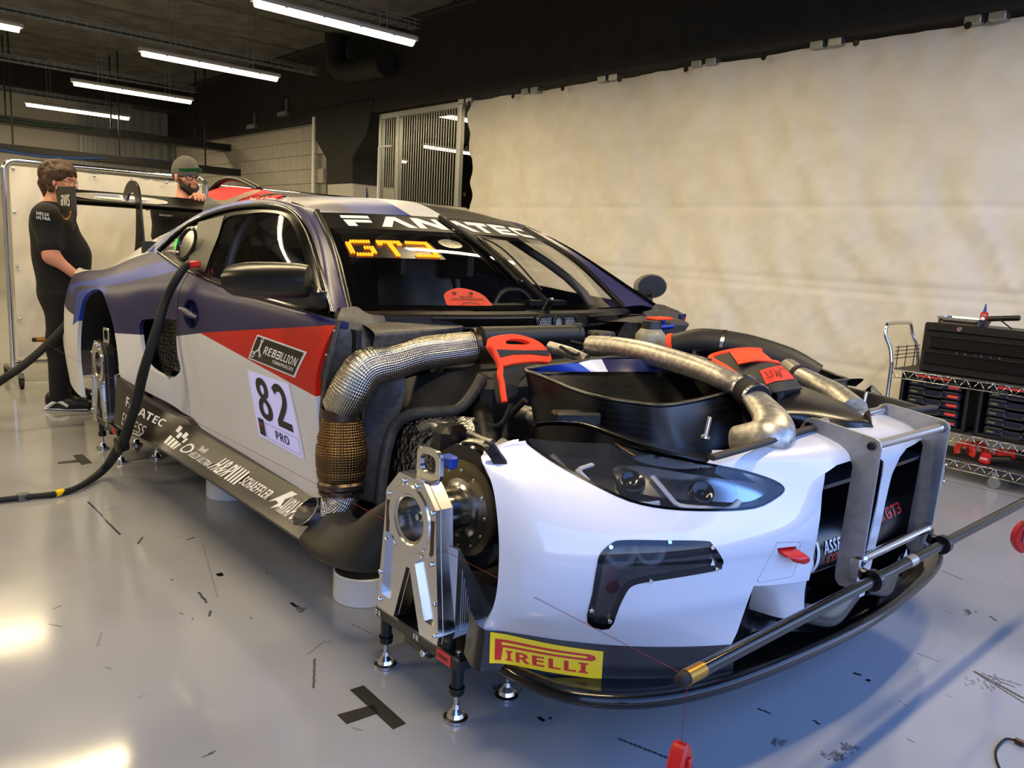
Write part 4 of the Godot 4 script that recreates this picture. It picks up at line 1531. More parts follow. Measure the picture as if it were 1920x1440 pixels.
func on_screen(net: Array, s: float, v: float, off: float) -> Array:
	var u := clampf((s + 1.0) * 3.0, 0, 5.999)
	var n := net_normal(net, u, clampf(v, 0.001, 0.999) * 2.0)
	if n.y < 0:
		n = -n
	return [net_at(net, u, v * 2.0) + n * off, n]

func car_top(car: Node3D) -> void:
	var net := screen_net()
	var g := G.new()
	patch(g, net, {"nu": 8, "nv": 14, "out": Vector3(0, 1, 1)})
	var glass := part("windscreen", g, M.glass, car, "curved windscreen with a black name band across its top")
	# black band, edge frit, lettering
	var band := func(s0: float, s1: float, v0: float, v1: float, off: float) -> G:
		var q := G.new()
		var P := []
		for j in 9:
			var row := []
			for i in 41:
				row.append(on_screen(net, lerpf(s0, s1, i / 40.0), lerpf(v0, v1, j / 8.0), off)[0])
			P.append(row)
		grid(q, P, Vector3(0, 1, 1))
		return q
	part("name_band", band.call(-0.985, 0.985, 0.765, 0.985, 0.0015), M.black_satin, glass)
	part("tint_band", band.call(-0.95, 0.95, 0.70, 0.765, 0.001), mat("tint", Color(0.10, 0.10, 0.09, 0.55), 0.05, 0.0, {"transparency": BaseMaterial3D.TRANSPARENCY_ALPHA}), glass)
	g = band.call(-1.0, 1.0, 0.0, 0.035, 0.001)
	g.join(band.call(-1.0, -0.93, 0.0, 0.77, 0.001))
	g.join(band.call(0.93, 1.0, 0.0, 0.77, 0.001))
	part("edge_band", g, M.gloss_black, glass)
	# carbon strips along the pillars and the roof edge
	for e in [-1.0, 1.0]:
		g = G.new()
		var pt := []
		for k in 15:
			pt.append(on_screen(net, e, k / 14.0, 0.004)[0])
		tube(g, pt, 0.013, 8)
		part("pillar_trim", g, M.carbon, glass)
	var F := [
		[[[0.02, 1], [1.05, 1], [1.05, 0.74], [0.02, 0.74]], [[0.05, 0.60], [1.02, 0.60], [1.02, 0.34], [0.40, 0.34], [0.42, 0], [0.10, 0]], 1.25],
		[[[0, 0], [0.5, 1], [0.85, 1], [1.35, 0], [1.0, 0], [0.675, 0.66], [0.36, 0]], [], 1.42],
		[[[0, 0], [0.05, 1], [0.36, 1], [0.98, 0.45], [0.98, 1], [1.25, 1], [1.25, 0], [0.95, 0], [0.32, 0.56], [0.30, 0]], [], 1.42],
		[[[0, 0], [0.5, 1], [0.85, 1], [1.35, 0], [1.0, 0], [0.675, 0.66], [0.36, 0]], [], 1.25],
		[[[0, 1], [1.15, 1], [1.15, 0.70], [0.73, 0.70], [0.73, 0], [0.42, 0], [0.42, 0.70], [0, 0.70]], [], 1.32],
		[[[0, 1], [1.05, 1], [1.05, 0.76], [0.3, 0.76], [0.3, 0.62], [0.98, 0.62], [0.98, 0.38], [0.3, 0.38], [0.3, 0.24], [1.05, 0.24], [1.05, 0], [0, 0]], [], 1.25],
		[[[0.2, 1], [1.15, 1], [1.15, 0.73], [0.36, 0.73], [0.30, 0.67], [0.30, 0.33], [0.36, 0.27], [1.15, 0.27], [1.15, 0], [0.2, 0], [0, 0.2], [0, 0.8]], [], 1.2]]
	g = G.new()
	var at := 0.0
	for l in F:
		for o: Array in [l[0], l[1]]:
			if o.size():
				lay(g, tri_of(poly(o)), func(p: Vector2) -> Array: return on_screen(net, lerpf(-0.86, 0.84, (at + p.x) / 9.0), lerpf(0.80, 0.955, p.y), 0.003), 0.25)
		at += l[2]
	part("lettering", g, M.text_white, glass)
	# amber matrix sign behind the glass
	g = band.call(-0.92, -0.33, 0.50, 0.70, -0.032)
	var sign_ := part("matrix_sign", g, M.black_satin, glass, "amber dot matrix sign reading GT3 behind the windscreen")
	var dots := {"G": ["01111", "10000", "10000", "10011", "10001", "10001", "01110"], "T": ["11111", "10101", "00100", "00100", "00100", "00100", "00100"], "3": ["11111", "00001", "00001", "01111", "00001", "00001", "11111"]}
	g = G.new()
	var k := 0
	for c in ["G", "T", "3"]:
		for j in 7:
			for i in 5:
				if dots[c][j][i] == "1":
					for e in [[-0.25, -0.25], [0.25, -0.25], [-0.25, 0.25], [0.25, 0.25]]:
						var q: Array = on_screen(net, -0.885 + [0.0, 0.195, 0.385][k] + (i + e[0]) * 0.0315, 0.685 - (j + e[1]) * 0.0262, -0.028)
						ball(g, q[0], Vector3(0.0055, 0.0055, 0.0055), Basis.IDENTITY, 6)
		k += 1
	part("amber_led", g, M.led_amber, sign_)
	# round badge and the orange sad face card
	g = G.new()
	lay(g, tri_of(disc(Vector2.ZERO, 1.0, 24)), func(p: Vector2) -> Array: return on_screen(net, -0.25 + p.x * 0.085, 0.605 + p.y * 0.055, 0.002), 0.5)
	part("badge", g, mat("badge_green", Color(0.10, 0.17, 0.14, 0.5), 0.2, 0.0, {"transparency": BaseMaterial3D.TRANSPARENCY_ALPHA}), glass)
	g = G.new()
	lay(g, tri_of(spline2(poly([[-1, -0.1], [-0.8, 0.55], [0, 0.95], [0.8, 0.55], [1, -0.1], [0.85, -0.55], [-0.85, -0.55]]), 4)), func(p: Vector2) -> Array: return on_screen(net, -0.395 + p.x * 0.125, 0.105 + p.y * 0.10, -0.012), 0.4)
	var card := part("warning_card", g, mat("card_orange", Color(0.80, 0.19, 0.09), 0.5), glass, "orange card with a sad face saying no fuel")
	var pc := func(p: Vector2) -> Array: return on_screen(net, -0.395 + p.x * 0.125, 0.105 + p.y * 0.10, -0.010)
	g = G.new()
	lay(g, tri_of(disc(Vector2(-0.42, 0.5), 0.1, 12)), pc)
	lay(g, tri_of(disc(Vector2(0.36, 0.5), 0.1, 12)), pc)
	lay(g, fit("NO FUEL", -0.25, 0.12, 0.35, 0.28), func(p: Vector2) -> Array: return pc.call(Vector2(p.x, 0.4 - p.y)))
	lay(g, fit("(COLLECTOR EMPTY)", -0.72, 0.34, 0.78, 0.50), func(p: Vector2) -> Array: return pc.call(Vector2(p.x, 0.4 - p.y)))
	for i in 8:
		var t0 := 0.35 + (PI - 0.7) * i / 8; var t1 := 0.35 + (PI - 0.7) * (i + 1) / 8
		lay(g, tri_of(poly([[cos(t0) * 0.5, -0.62 + sin(t0) * 0.38], [cos(t1) * 0.5, -0.62 + sin(t1) * 0.38], [cos(t1) * 0.5, -0.67 + sin(t1) * 0.38], [cos(t0) * 0.5, -0.67 + sin(t0) * 0.38]])), pc)
	part("print", g, M.text_black, card)
	# wiper
	var w := func(s: float, v: float, off: float) -> Vector3: return on_screen(net, s, v, off)[0]
	g = G.new()
	bar(g, w.call(0.045, 0.03, 0.03), w.call(-0.02, 0.38, 0.035), 0.022, 0.014, Vector3.UP, 0.003)
	bar(g, w.call(-0.02, 0.38, 0.035), w.call(-0.035, 0.62, 0.032), 0.014, 0.012, Vector3.UP, 0.002)
	rod(g, w.call(0.05, 0.0, 0.0), w.call(0.05, 0.0, 0.05), 0.014, 10)
	var wip := part("wiper_arm", g, M.black_satin, car)
	g = G.new()
	var p := []
	for i in 9:
		p.append(w.call(lerpf(0.0, -0.075, i / 8.0), lerpf(0.22, 0.97, i / 8.0), 0.014))
	tube(g, p, 0.010, 6)
	part("blade", g, M.rubber, wip)
	g = G.new()
	tube(g, spline([w.call(0.06, 0.10, 0.04), w.call(0.03, 0.35, 0.05), w.call(0.0, 0.5, 0.05), w.call(-0.03, 0.62, 0.035)], 5), 0.004, 6)
	part("washer_hose", g, M.rubber, wip)
	part("bolt", bolt_at(w.call(0.05, 0.0, 0.052), Vector3.UP, 0.008), M.alu_bright, wip)

	# roof and back
	var ed := [Vector3(-0.58, 1.339, -1.42), Vector3(-0.59, 1.378, -1.6), Vector3(-0.59, 1.392, -1.85), Vector3(-0.595, 1.388, -2.1), Vector3(-0.60, 1.36, -2.4), Vector3(-0.62, 1.30, -2.7), Vector3(-0.64, 1.225, -3.0), Vector3(-0.66, 1.13, -3.3), Vector3(-0.68, 1.04, -3.6), Vector3(-0.70, 0.965, -3.95)]
	var cy := [1.354, 1.422, 1.442, 1.44, 1.415, 1.355, 1.27, 1.165, 1.07, 0.985]
	var cz := [-1.325, -1.56, -1.85, -2.1, -2.4, -2.7, -3.0, -3.3, -3.6, -4.02]
	var rn := []
	for i in ed.size():
		var e: Vector3 = ed[i]
		var row := []
		for q in [-1.0, -0.68, -0.34, 0.0, 0.34, 0.68, 1.0]:
			var t: float = 1.0 - q * q
			row.append(Vector3(-e.x * q, lerpf(e.y, cy[i], t), lerpf(e.z, cz[i], t)))
		rn.append(row)
	g = G.new()
	patch(g, rn, {"nu": 6, "nv": 6, "out": Vector3.UP, "uvs": roof_uv})
	var roof := part("roof", g, M.roof_print, car, "roof with violet, blue, white and dark stripes")
	g = G.new()
	patch(g, rn, {"nu": 6, "nv": 6, "out": Vector3.UP, "off": 0.003, "keep": [xz, poly([[-0.5, -2.72], [0.5, -2.72], [0.56, -3.35], [-0.56, -3.35]])]})
	part("rear_window", g, M.gloss_black, car)
	# small camera pod and whip aerials on the roof
	g = G.new()
	var c0 := K(640, 391, "x", -0.40)
	ball(g, c0, Vector3(0.022, 0.008, 0.035), Basis.IDENTITY, 12)
	part("roof_sensor", g, M.gloss_black, roof)
	g = G.new()
	tube(g, [Vector3(0.0, 1.435, -1.98), Vector3(0.0, 1.50, -1.99)], [0.008, 0.003], 8)
	part("aerial", g, M.gloss_black, roof)
	part("driver_names", names_on(rn), M.text_white, roof)

	# side: rail, pillars, window frame
	var T := []
	for q in [[625, 590, 0.87], [612, 540, 0.82], [600, 500, 0.78], [588, 460, 0.735], [575, 430, 0.70], [557, 405, 0.67], [535, 392, 0.655], [500, 387, 0.65], [460, 389, 0.66], [425, 395, 0.675], [392, 405, 0.70], [360, 420, 0.735], [330, 442, 0.78], [299, 472, 0.84]]:
		T.append(K(q[0], q[1], "x", -q[2]))
	var B := []
	for q in [[627, 598, 0.88], [615, 594, 0.885], [602, 590, 0.889], [588, 586, 0.893], [572, 581, 0.899], [546, 574, 0.903], [520, 567, 0.905], [482, 556, 0.906], [450, 547, 0.905], [422, 536, 0.903], [392, 524, 0.90], [362, 511, 0.893], [335, 499, 0.885], [301, 475, 0.85]]:
		B.append(K(q[0], q[1], "x", -q[2]))
	var mid := []
	for i in T.size():
		mid.append(((T[i] as Vector3) + B[i]) * 0.5 + Vector3(-0.018 * minf(1.0, (T[i].y - B[i].y) * 6.0), 0.004, 0))
	var wn := [B, mid, T]
	var win := spline2(poly([[424, 409], [460, 401], [500, 398], [528, 403], [545, 417], [562, 456], [576, 507], [586, 556], [575, 570], [545, 566], [480, 548], [432, 530], [393, 514], [398, 480], [410, 440]]), 3)
	g = G.new()
	patch(g, wn, {"nu": 4, "nv": 8, "out": Vector3.LEFT, "cut": [[px, win]], "thick": 0.012})
	var fr := both("window_frame", g, M.trim_black, car)
	g = G.new()
	patch(g, wn, {"nu": 4, "nv": 8, "out": Vector3.LEFT, "off": -0.004, "keep": [px, win]})
	both("side_window", g, M.glass, car)
	# quarter plate with filler ring and green position sign
	var plate := spline2(poly([[301, 471], [325, 444], [355, 422], [390, 409], [420, 404], [410, 440], [394, 480], [384, 511], [362, 504], [335, 499]]), 2)
	g = G.new()
	patch(g, wn, {"nu": 4, "nv": 8, "out": Vector3.LEFT, "off": 0.004, "keep": [px, poly([[372, 416], [420, 404], [410, 440], [394, 480], [384, 511], [362, 504], [352, 490]])]})
	both("quarter_plate", g, M.quarter_metal, car, "ribbed metal plate in the rear side window")
	g = G.new()
	var q0 := K(360, 461, "x", -0.825)
	var ax := Vector3(-0.93, 0.32, 0.12).normalized()
	lathe(g, [[0.078, 0.0], [0.085, 0.008], [0.072, 0.014], [0.066, 0.004]], q0 + ax * 0.022, ax, 28)
	lathe(g, [[0.0, 0.004], [0.066, 0.004]], q0 + ax * 0.022, ax, 28)
	var ring := part("filler_ring", g, M.carbon_gloss, fr)
	g = G.new()
	for k2 in 3:
		var c := K(334 + k2 * 5, 459, "x", -0.83)
		var fx := frame(c + Vector3(-0.01, 0, 0), Vector3(0, 0.12, 1), Vector3(0.2, 1, 0))
		prism(g, rrect(Vector2.ZERO, Vector2(0.024, 0.055), 0.004), fx, 0.002, [rrect(Vector2(0, 0), Vector2(0.011, 0.04), 0.003)])
	part("green_led", g, M.led_green, fr, "small green lit digits in the rear side window")
	# rail net: window top line outside, screen edge and roof edge inside
	var inn := []
	for i in 6:
		inn.append(net_at(net, 0.0, [0.0, 0.45, 0.85, 1.25, 1.6, 2.0][i]))
	for e in [[-1.52, 1.362, -0.588], [-1.74, 1.388, -0.59], [-1.94, 1.393, -0.592], [-2.12, 1.387, -0.595], [-2.3, 1.371, -0.598], [-2.48, 1.347, -0.605], [-2.66, 1.31, -0.617], [-2.84, 1.267, -0.63]]:
		inn.append(Vector3(e[2], e[1], e[0]))
	var outr := T.duplicate()
	for e in [[-2.75, 1.105, 0.851], [-2.95, 1.08, 0.849], [-3.2, 1.03, 0.843], [-3.5, 0.975, 0.831], [-3.95, 0.90, 0.80]]:
		outr.append(Vector3(-e[2], e[1], e[0]))
	for e in [[-3.0, 1.225, -0.64], [-3.15, 1.178, -0.65], [-3.35, 1.113, -0.663], [-3.6, 1.04, -0.68], [-3.95, 0.965, -0.70]]:
		inn.append(Vector3(e[2], e[1], e[0]))
	var md := []
	for i in outr.size():
		md.append(((outr[i] as Vector3) + inn[i]) * 0.5 + Vector3(-0.012, 0.014, 0))
	var rail := [outr, md, inn]
	g = G.new()
	patch(g, rail, {"nu": 5, "nv": 5, "out": Vector3(-1, 0.5, 0), "cut": [[zy, zy_box(-9, -1.9)]], "thick": 0.01})
	both("front_pillar", g, M.paint_violet, car)
	g = G.new()
	patch(g, rail, {"nu": 5, "nv": 5, "out": Vector3(-1, 0.5, 0), "cut": [[zy, zy_box(-1.9, 9)], [zy, zy_box(-9, -2.72)]]})
	both("roof_rail", g, M.paint_blue, car)
	g = G.new()
	patch(g, rail, {"nu": 5, "nv": 5, "out": Vector3(-1, 0.5, 0), "cut": [[zy, zy_box(-2.72, 9)]]})
	both("rear_pillar", g, M.paint_white, car)
	# trim strip round the window
	g = G.new()
	var loop := []
	for v in T: loop.append(v + Vector3(-0.006, 0.004, 0))
	tube(g, spline(loop, 3), 0.010, 6)
	loop = []
	for v in B: loop.append(v + Vector3(-0.004, 0.0, 0))
	tube(g, spline(loop, 3), 0.009, 6)
	both("window_trim", g, M.gloss_black, car)
	# mirrors
	g = G.new()
	tube(g, spline([Vector3(-1.10, 1.078, -1.04), Vector3(-1.095, 1.079, -1.03), Vector3(-1.065, 1.082, -0.985), Vector3(-1.01, 1.086, -0.925), Vector3(-0.945, 1.090, -0.865), Vector3(-0.915, 1.090, -0.84)], 5), [0.012, 0.03, 0.043, 0.052, 0.058, 0.062, 0.066, 0.069, 0.071, 0.073, 0.075, 0.076, 0.077, 0.077, 0.077, 0.077, 0.077, 0.076, 0.075, 0.074, 0.073, 0.072, 0.070, 0.069, 0.068, 0.067], 20, true, false, 0.80)
	var mir := both("door_mirror", g, M.carbon, car, "matt carbon door mirror")
	g = G.new()
	patch(g, [[Vector3(-1.0, 1.025, -1.02), Vector3(-0.94, 1.012, -0.94), Vector3(-0.89, 1.0, -0.84), Vector3(-0.872, 0.995, -0.79)], [Vector3(-1.0, 1.05, -0.92), Vector3(-0.945, 1.05, -0.86), Vector3(-0.90, 1.055, -0.81), Vector3(-0.868, 1.06, -0.80)]], {"out": Vector3.LEFT, "nu": 4, "nv": 3, "thick": 0.03})
	both("mirror_foot", g, M.carbon, car)

func names_on(rn: Array) -> G:
	var g := G.new()
	var line := [["P. Eng", 455, 380, 478, 380], ["A. Farfus", 490, 377, 520, 377], ["J. Klein", 522, 381, 548, 385]]
	for l in line:
		var a := K(l[1], l[2], "x", -0.60); var b := K(l[3], l[4], "x", -0.60)
		var r := (b - a).normalized()
		var fx := frame((a + b) * 0.5 + Vector3(-0.008, 0.004, 0), r, Vector3(0.75, 0.65, 0))
		var gl := glyphs(l[0], "Droid Sans", true)
		var wd := 0.0
		for t in gl:
			for p: Vector2 in t: wd = maxf(wd, absf(p.x))
		var h := a.distance_to(b) / (2.0 * wd)
		lay(g, gl, func(p: Vector2) -> Array: return [fx * Vector3(p.x * h, p.y * h * 1.3, 0.003), fx.basis.z])
	return g

func bolt_at(p: Vector3, n: Vector3, r: float) -> G:
	var g := G.new()
	lathe(g, [[0.0, r * 0.5], [r * 0.45, r * 0.5], [r * 0.5, r * 0.75], [r * 0.9, r * 0.75], [r, r * 0.5], [r, -r * 0.3]], p, n, 10)
	return g

# ---------------------------------------------------------------- what shows through the windows
func car_cabin(car: Node3D) -> void:
	var g := G.new()
	box(g, Vector3(0, 0.30, -1.7), Vector3(1.7, 0.04, 2.3))
	for s in [-1.0, 1.0]:
		box(g, Vector3(s * 0.86, 0.62, -1.6), Vector3(0.02, 0.66, 2.0))
	box(g, Vector3(0, 0.72, -2.78), Vector3(1.7, 0.9, 0.03))
	part("cabin_shell", g, M.composite_dark, car)
	g = G.new()
	patch(g, [[Vector3(-0.78, 0.93, -0.90), Vector3(0, 0.95, -0.72), Vector3(0.78, 0.93, -0.90)], [Vector3(-0.78, 0.95, -1.05), Vector3(0, 0.97, -0.98), Vector3(0.78, 0.95, -1.05)], [Vector3(-0.78, 0.90, -1.15), Vector3(0, 0.93, -1.12), Vector3(0.78, 0.90, -1.15)], [Vector3(-0.78, 0.6, -1.12), Vector3(0, 0.6, -1.1), Vector3(0.78, 0.6, -1.12)]], {"out": Vector3.UP, "nu": 6, "nv": 5})
	var dash := part("dashboard", g, M.black_plastic, car)
	g = G.new()
	box(g, Vector3(0.38, 0.975, -1.02), Vector3(0.24, 0.07, 0.05), Basis.IDENTITY, 0.01)
	box(g, Vector3(0.05, 0.98, -1.0), Vector3(0.3, 0.03, 0.1), Basis.IDENTITY, 0.01)
	part("instrument_hood", g, M.black_satin, dash)
	g = G.new()
	tube(g, spline([Vector3(0.25, 0.95, -1.24), Vector3(0.32, 1.03, -1.26), Vector3(0.44, 1.03, -1.26), Vector3(0.51, 0.95, -1.24), Vector3(0.46, 0.84, -1.21), Vector3(0.30, 0.84, -1.21)], 5, true), 0.014, 8, false, true)
	box(g, Vector3(0.38, 0.93, -1.235), Vector3(0.15, 0.1, 0.03), Basis.IDENTITY, 0.01)
	part("steering_wheel", g, M.black_plastic, car)
	# bucket seat (driver on the left) with head rest wings
	g = G.new()
	patch(g, [[Vector3(0.14, 0.45, -1.55), Vector3(0.38, 0.40, -1.5), Vector3(0.62, 0.45, -1.55)], [Vector3(0.12, 0.6, -1.9), Vector3(0.38, 0.5, -1.95), Vector3(0.64, 0.6, -1.9)], [Vector3(0.12, 0.95, -2.05), Vector3(0.38, 0.95, -2.12), Vector3(0.64, 0.95, -2.05)], [Vector3(0.18, 1.2, -2.1), Vector3(0.38, 1.22, -2.2), Vector3(0.58, 1.2, -2.1)]], {"out": Vector3(0, 0.5, 1), "nu": 5, "nv": 5, "thick": 0.06})
	for s in [-1.0, 1.0]:
		box(g, Vector3(0.38 + s * 0.2, 1.14, -1.98), Vector3(0.05, 0.18, 0.24), Basis.from_euler(Vector3(0, s * 0.3, 0)), 0.02)
	part("seat", g, M.black_plastic, car)
	# roll cage
	var bars := [
		[[-0.70, 0.35, -0.95], [-0.70, 0.95, -1.0], [-0.58, 1.27, -1.48], [-0.55, 1.34, -1.75], [-0.55, 1.33, -2.05]],
		[[0.70, 0.35, -0.95], [0.70, 0.95, -1.0], [0.58, 1.27, -1.48], [0.55, 1.34, -1.75], [0.55, 1.33, -2.05]],
		[[-0.72, 0.35, -2.1], [-0.70, 0.95, -2.1], [-0.58, 1.30, -2.1], [-0.4, 1.36, -2.1], [0.4, 1.36, -2.1], [0.58, 1.30, -2.1], [0.70, 0.95, -2.1], [0.72, 0.35, -2.1]],
		[[-0.56, 1.29, -1.46], [0, 1.33, -1.43], [0.56, 1.29, -1.46]],
		[[-0.70, 0.92, -1.02], [0.70, 0.92, -1.02]],
		[[-0.55, 1.31, -2.1], [-0.55, 0.75, -3.0]], [[0.55, 1.31, -2.1], [0.55, 0.75, -3.0]],
		[[-0.68, 0.9, -2.1], [0.55, 1.33, -2.1]], [[-0.70, 0.45, -1.05], [-0.70, 0.85, -2.08]], [[-0.70, 0.85, -1.05], [-0.70, 0.45, -2.08]]]
	for b in bars:
		g = G.new()
		var p := []
		for q in b: p.append(Vector3(q[0], q[1], q[2]))
		tube(g, spline(p, 5) if p.size() > 2 else p, 0.021, 10)
		part("cage_tube", g, M.cage, car)
	# padded diagonal brace and head net pole seen in the side window
	g = G.new()
	tube(g, [K(462, 418, "x", -0.5), K(505, 452, "x", -0.5), K(560, 500, "x", -0.55)], 0.030, 10)
	part("padded_brace", g, M.cage, car)
	g = G.new()
	tube(g, [K(452, 440, "x", -0.3), K(470, 480, "x", -0.3), K(488, 520, "x", -0.3)], 0.032, 10)
	ball(g, K(456, 432, "x", -0.3), Vector3(0.055, 0.055, 0.055))
	part("fan_duct", g, M.black_plastic, car)
	g = G.new()
	for q in [[[430, 470], [450, 465], [470, 450], [480, 420]], [[500, 470], [520, 450], [540, 425]]]:
		var p := []
		for e in q: p.append(K(e[0], e[1], "x", -0.6))
		tube(g, spline(p, 4), 0.005, 5)
	part("wiring", g, M.rubber, car)

# ---------------------------------------------------------------- rear wing
func car_wing(car: Node3D) -> void:
	var prof := func(x: float) -> Array:
		# nose at z -3.99, tail at -4.34; a shallow curved section
		var r := []
		var up := 0.0
		for q in [[-4.10, 1.455], [-4.02, 1.435], [-3.90, 1.408], [-3.80, 1.388], [-3.73, 1.382], [-3.705, 1.372], [-3.72, 1.357], [-3.80, 1.354], [-3.90, 1.378], [-4.02, 1.418], [-4.10, 1.448]]:
			r.append(Vector3(x, q[1] + up, q[0]))
		return r
	var g := G.new()
	var net := []
	for x in [-0.945, -0.45, 0.0, 0.45, 0.945]:
		net.append(prof.call(x))
	patch(g, net, {"nu": 3, "nv": 4, "out": Vector3.BACK})
	var wing := part("wing_blade", g, M.wing_black, car)
	# end plates
	for s in [-1.0, 1.0]:
		g = G.new()
		prism(g, poly([[-4.11, 1.465], [-4.08, 1.44], [-4.04, 1.463], [-3.65, 1.455], [-3.64, 1.30], [-3.68, 1.238], [-3.73, 1.205], [-3.94, 1.265], [-4.06, 1.35]]), Transform3D(Basis(Vector3(0, 0, 1), Vector3.UP, Vector3(-1, 0, 0)), Vector3(-0.945 if s < 0 else 0.955, 0, 0)), 0.01, [], 0.002)
		var e := part("wing_end_plate", g, M.black_satin, car)
		if s < 0:
			g = G.new()
			var fx := frame(Vector3(-0.957, 1.375, -3.85), Vector3(0, 0, 1), Vector3.UP)
			text_on(g, "aws", fx, 0.085, 1.0, "Droid Sans", true)
			part("lettering", g, M.text_white, e)
			g = G.new()
			for k in 10:
				var a0 := PI + 0.45 + (PI - 0.9) * k / 10; var a1 := PI + 0.45 + (PI - 0.9) * (k + 1) / 10
				var w0 := 0.010 * (0.4 + k / 14.0); var w1 := 0.010 * (0.4 + (k + 1) / 14.0)
				lay(g, tri_of(PackedVector2Array([Vector2(cos(a0) * 0.11, sin(a0) * 0.05), Vector2(cos(a1) * 0.11, sin(a1) * 0.05), Vector2(cos(a1) * 0.11, sin(a1) * 0.05 - w1), Vector2(cos(a0) * 0.11, sin(a0) * 0.05 - w0)])), func(p: Vector2) -> Array: return [Vector3(-0.957, 1.318 + p.y, -3.85 + p.x), Vector3.LEFT])
			lay(g, tri_of(poly([[0.085, -0.015], [0.125, 0.0], [0.12, -0.04], [0.11, -0.02]])), func(p: Vector2) -> Array: return [Vector3(-0.957, 1.318 + p.y, -3.85 + p.x), Vector3.LEFT])
			part("smile_mark", g, M.amber_print, e)
	# swan neck supports
	for s in [-0.6, 0.6]:
		g = G.new()
		var out_ := spline2(poly([[-3.50, 0.96], [-3.55, 1.12], [-3.585, 1.30], [-3.615, 1.44], [-3.66, 1.50], [-3.75, 1.525], [-3.85, 1.51], [-3.93, 1.45], [-3.95, 1.40], [-3.87, 1.40], [-3.82, 1.44], [-3.75, 1.45], [-3.705, 1.42], [-3.69, 1.30], [-3.72, 1.12], [-3.80, 0.96]]), 3)
		prism(g, out_, Transform3D(Basis(Vector3(0, 0, 1), Vector3.UP, Vector3(-1, 0, 0)), Vector3(s + 0.006, 0, 0)), 0.012, [], 0.002)
		part("swan_neck", g, M.black_satin, car)
	# round emblem across the top of the wing
	g = G.new()
	var h := G.new()
	var b2 := G.new()
	var put := func(p: Vector2, off: float) -> Array:
		# p.x along the car, p.y across
		var z: float = -3.91 + p.x * 0.13
		var y := 0.0
		var q: Array = prof.call(0.0)
		for i in 5:
			if z >= q[i].z - 1e-4 and i < 5 and z <= q[i + 1].z + 1e-4:
				y = lerpf(q[i].y, q[i + 1].y, (z - q[i].z) / (q[i + 1].z - q[i].z))
		return [Vector3(-0.62 + p.y * 0.28, y + off, z), Vector3.UP]
	lay(g, tri_of(disc(Vector2.ZERO, 1.0, 32)), func(p): return put.call(p, 0.003), 0.3)
	part("emblem_disc", g, M.text_white, wing)
	g = G.new()
	lay(g, tri_of(disc(Vector2.ZERO, 0.94, 32)), func(p): return put.call(p, 0.0045), 0.3)
	part("emblem_ring", g, M.black_satin, wing)
	for k in 4:
		var sec := PackedVector2Array([Vector2.ZERO])
		for i in 9: sec.append(Vector2.from_angle(PI / 2 * k + PI / 2 * i / 8) * 0.6)
		lay(h if k % 2 else b2, tri_of(sec), func(p): return put.call(p, 0.006), 0.3)
	for l in [["B", -0.85], ["M", 0.0], ["W", 0.85]]:
		lay(h, glyphs(l[0]), func(p: Vector2) -> Array: return put.call(Vector2(0.77 * cos(l[1]) - p.y * 0.2, 0.77 * sin(l[1]) + p.x * 0.2), 0.006))
	part("emblem_white", h, M.text_white, wing)
	part("emblem_blue", b2, M.blue_print, wing)

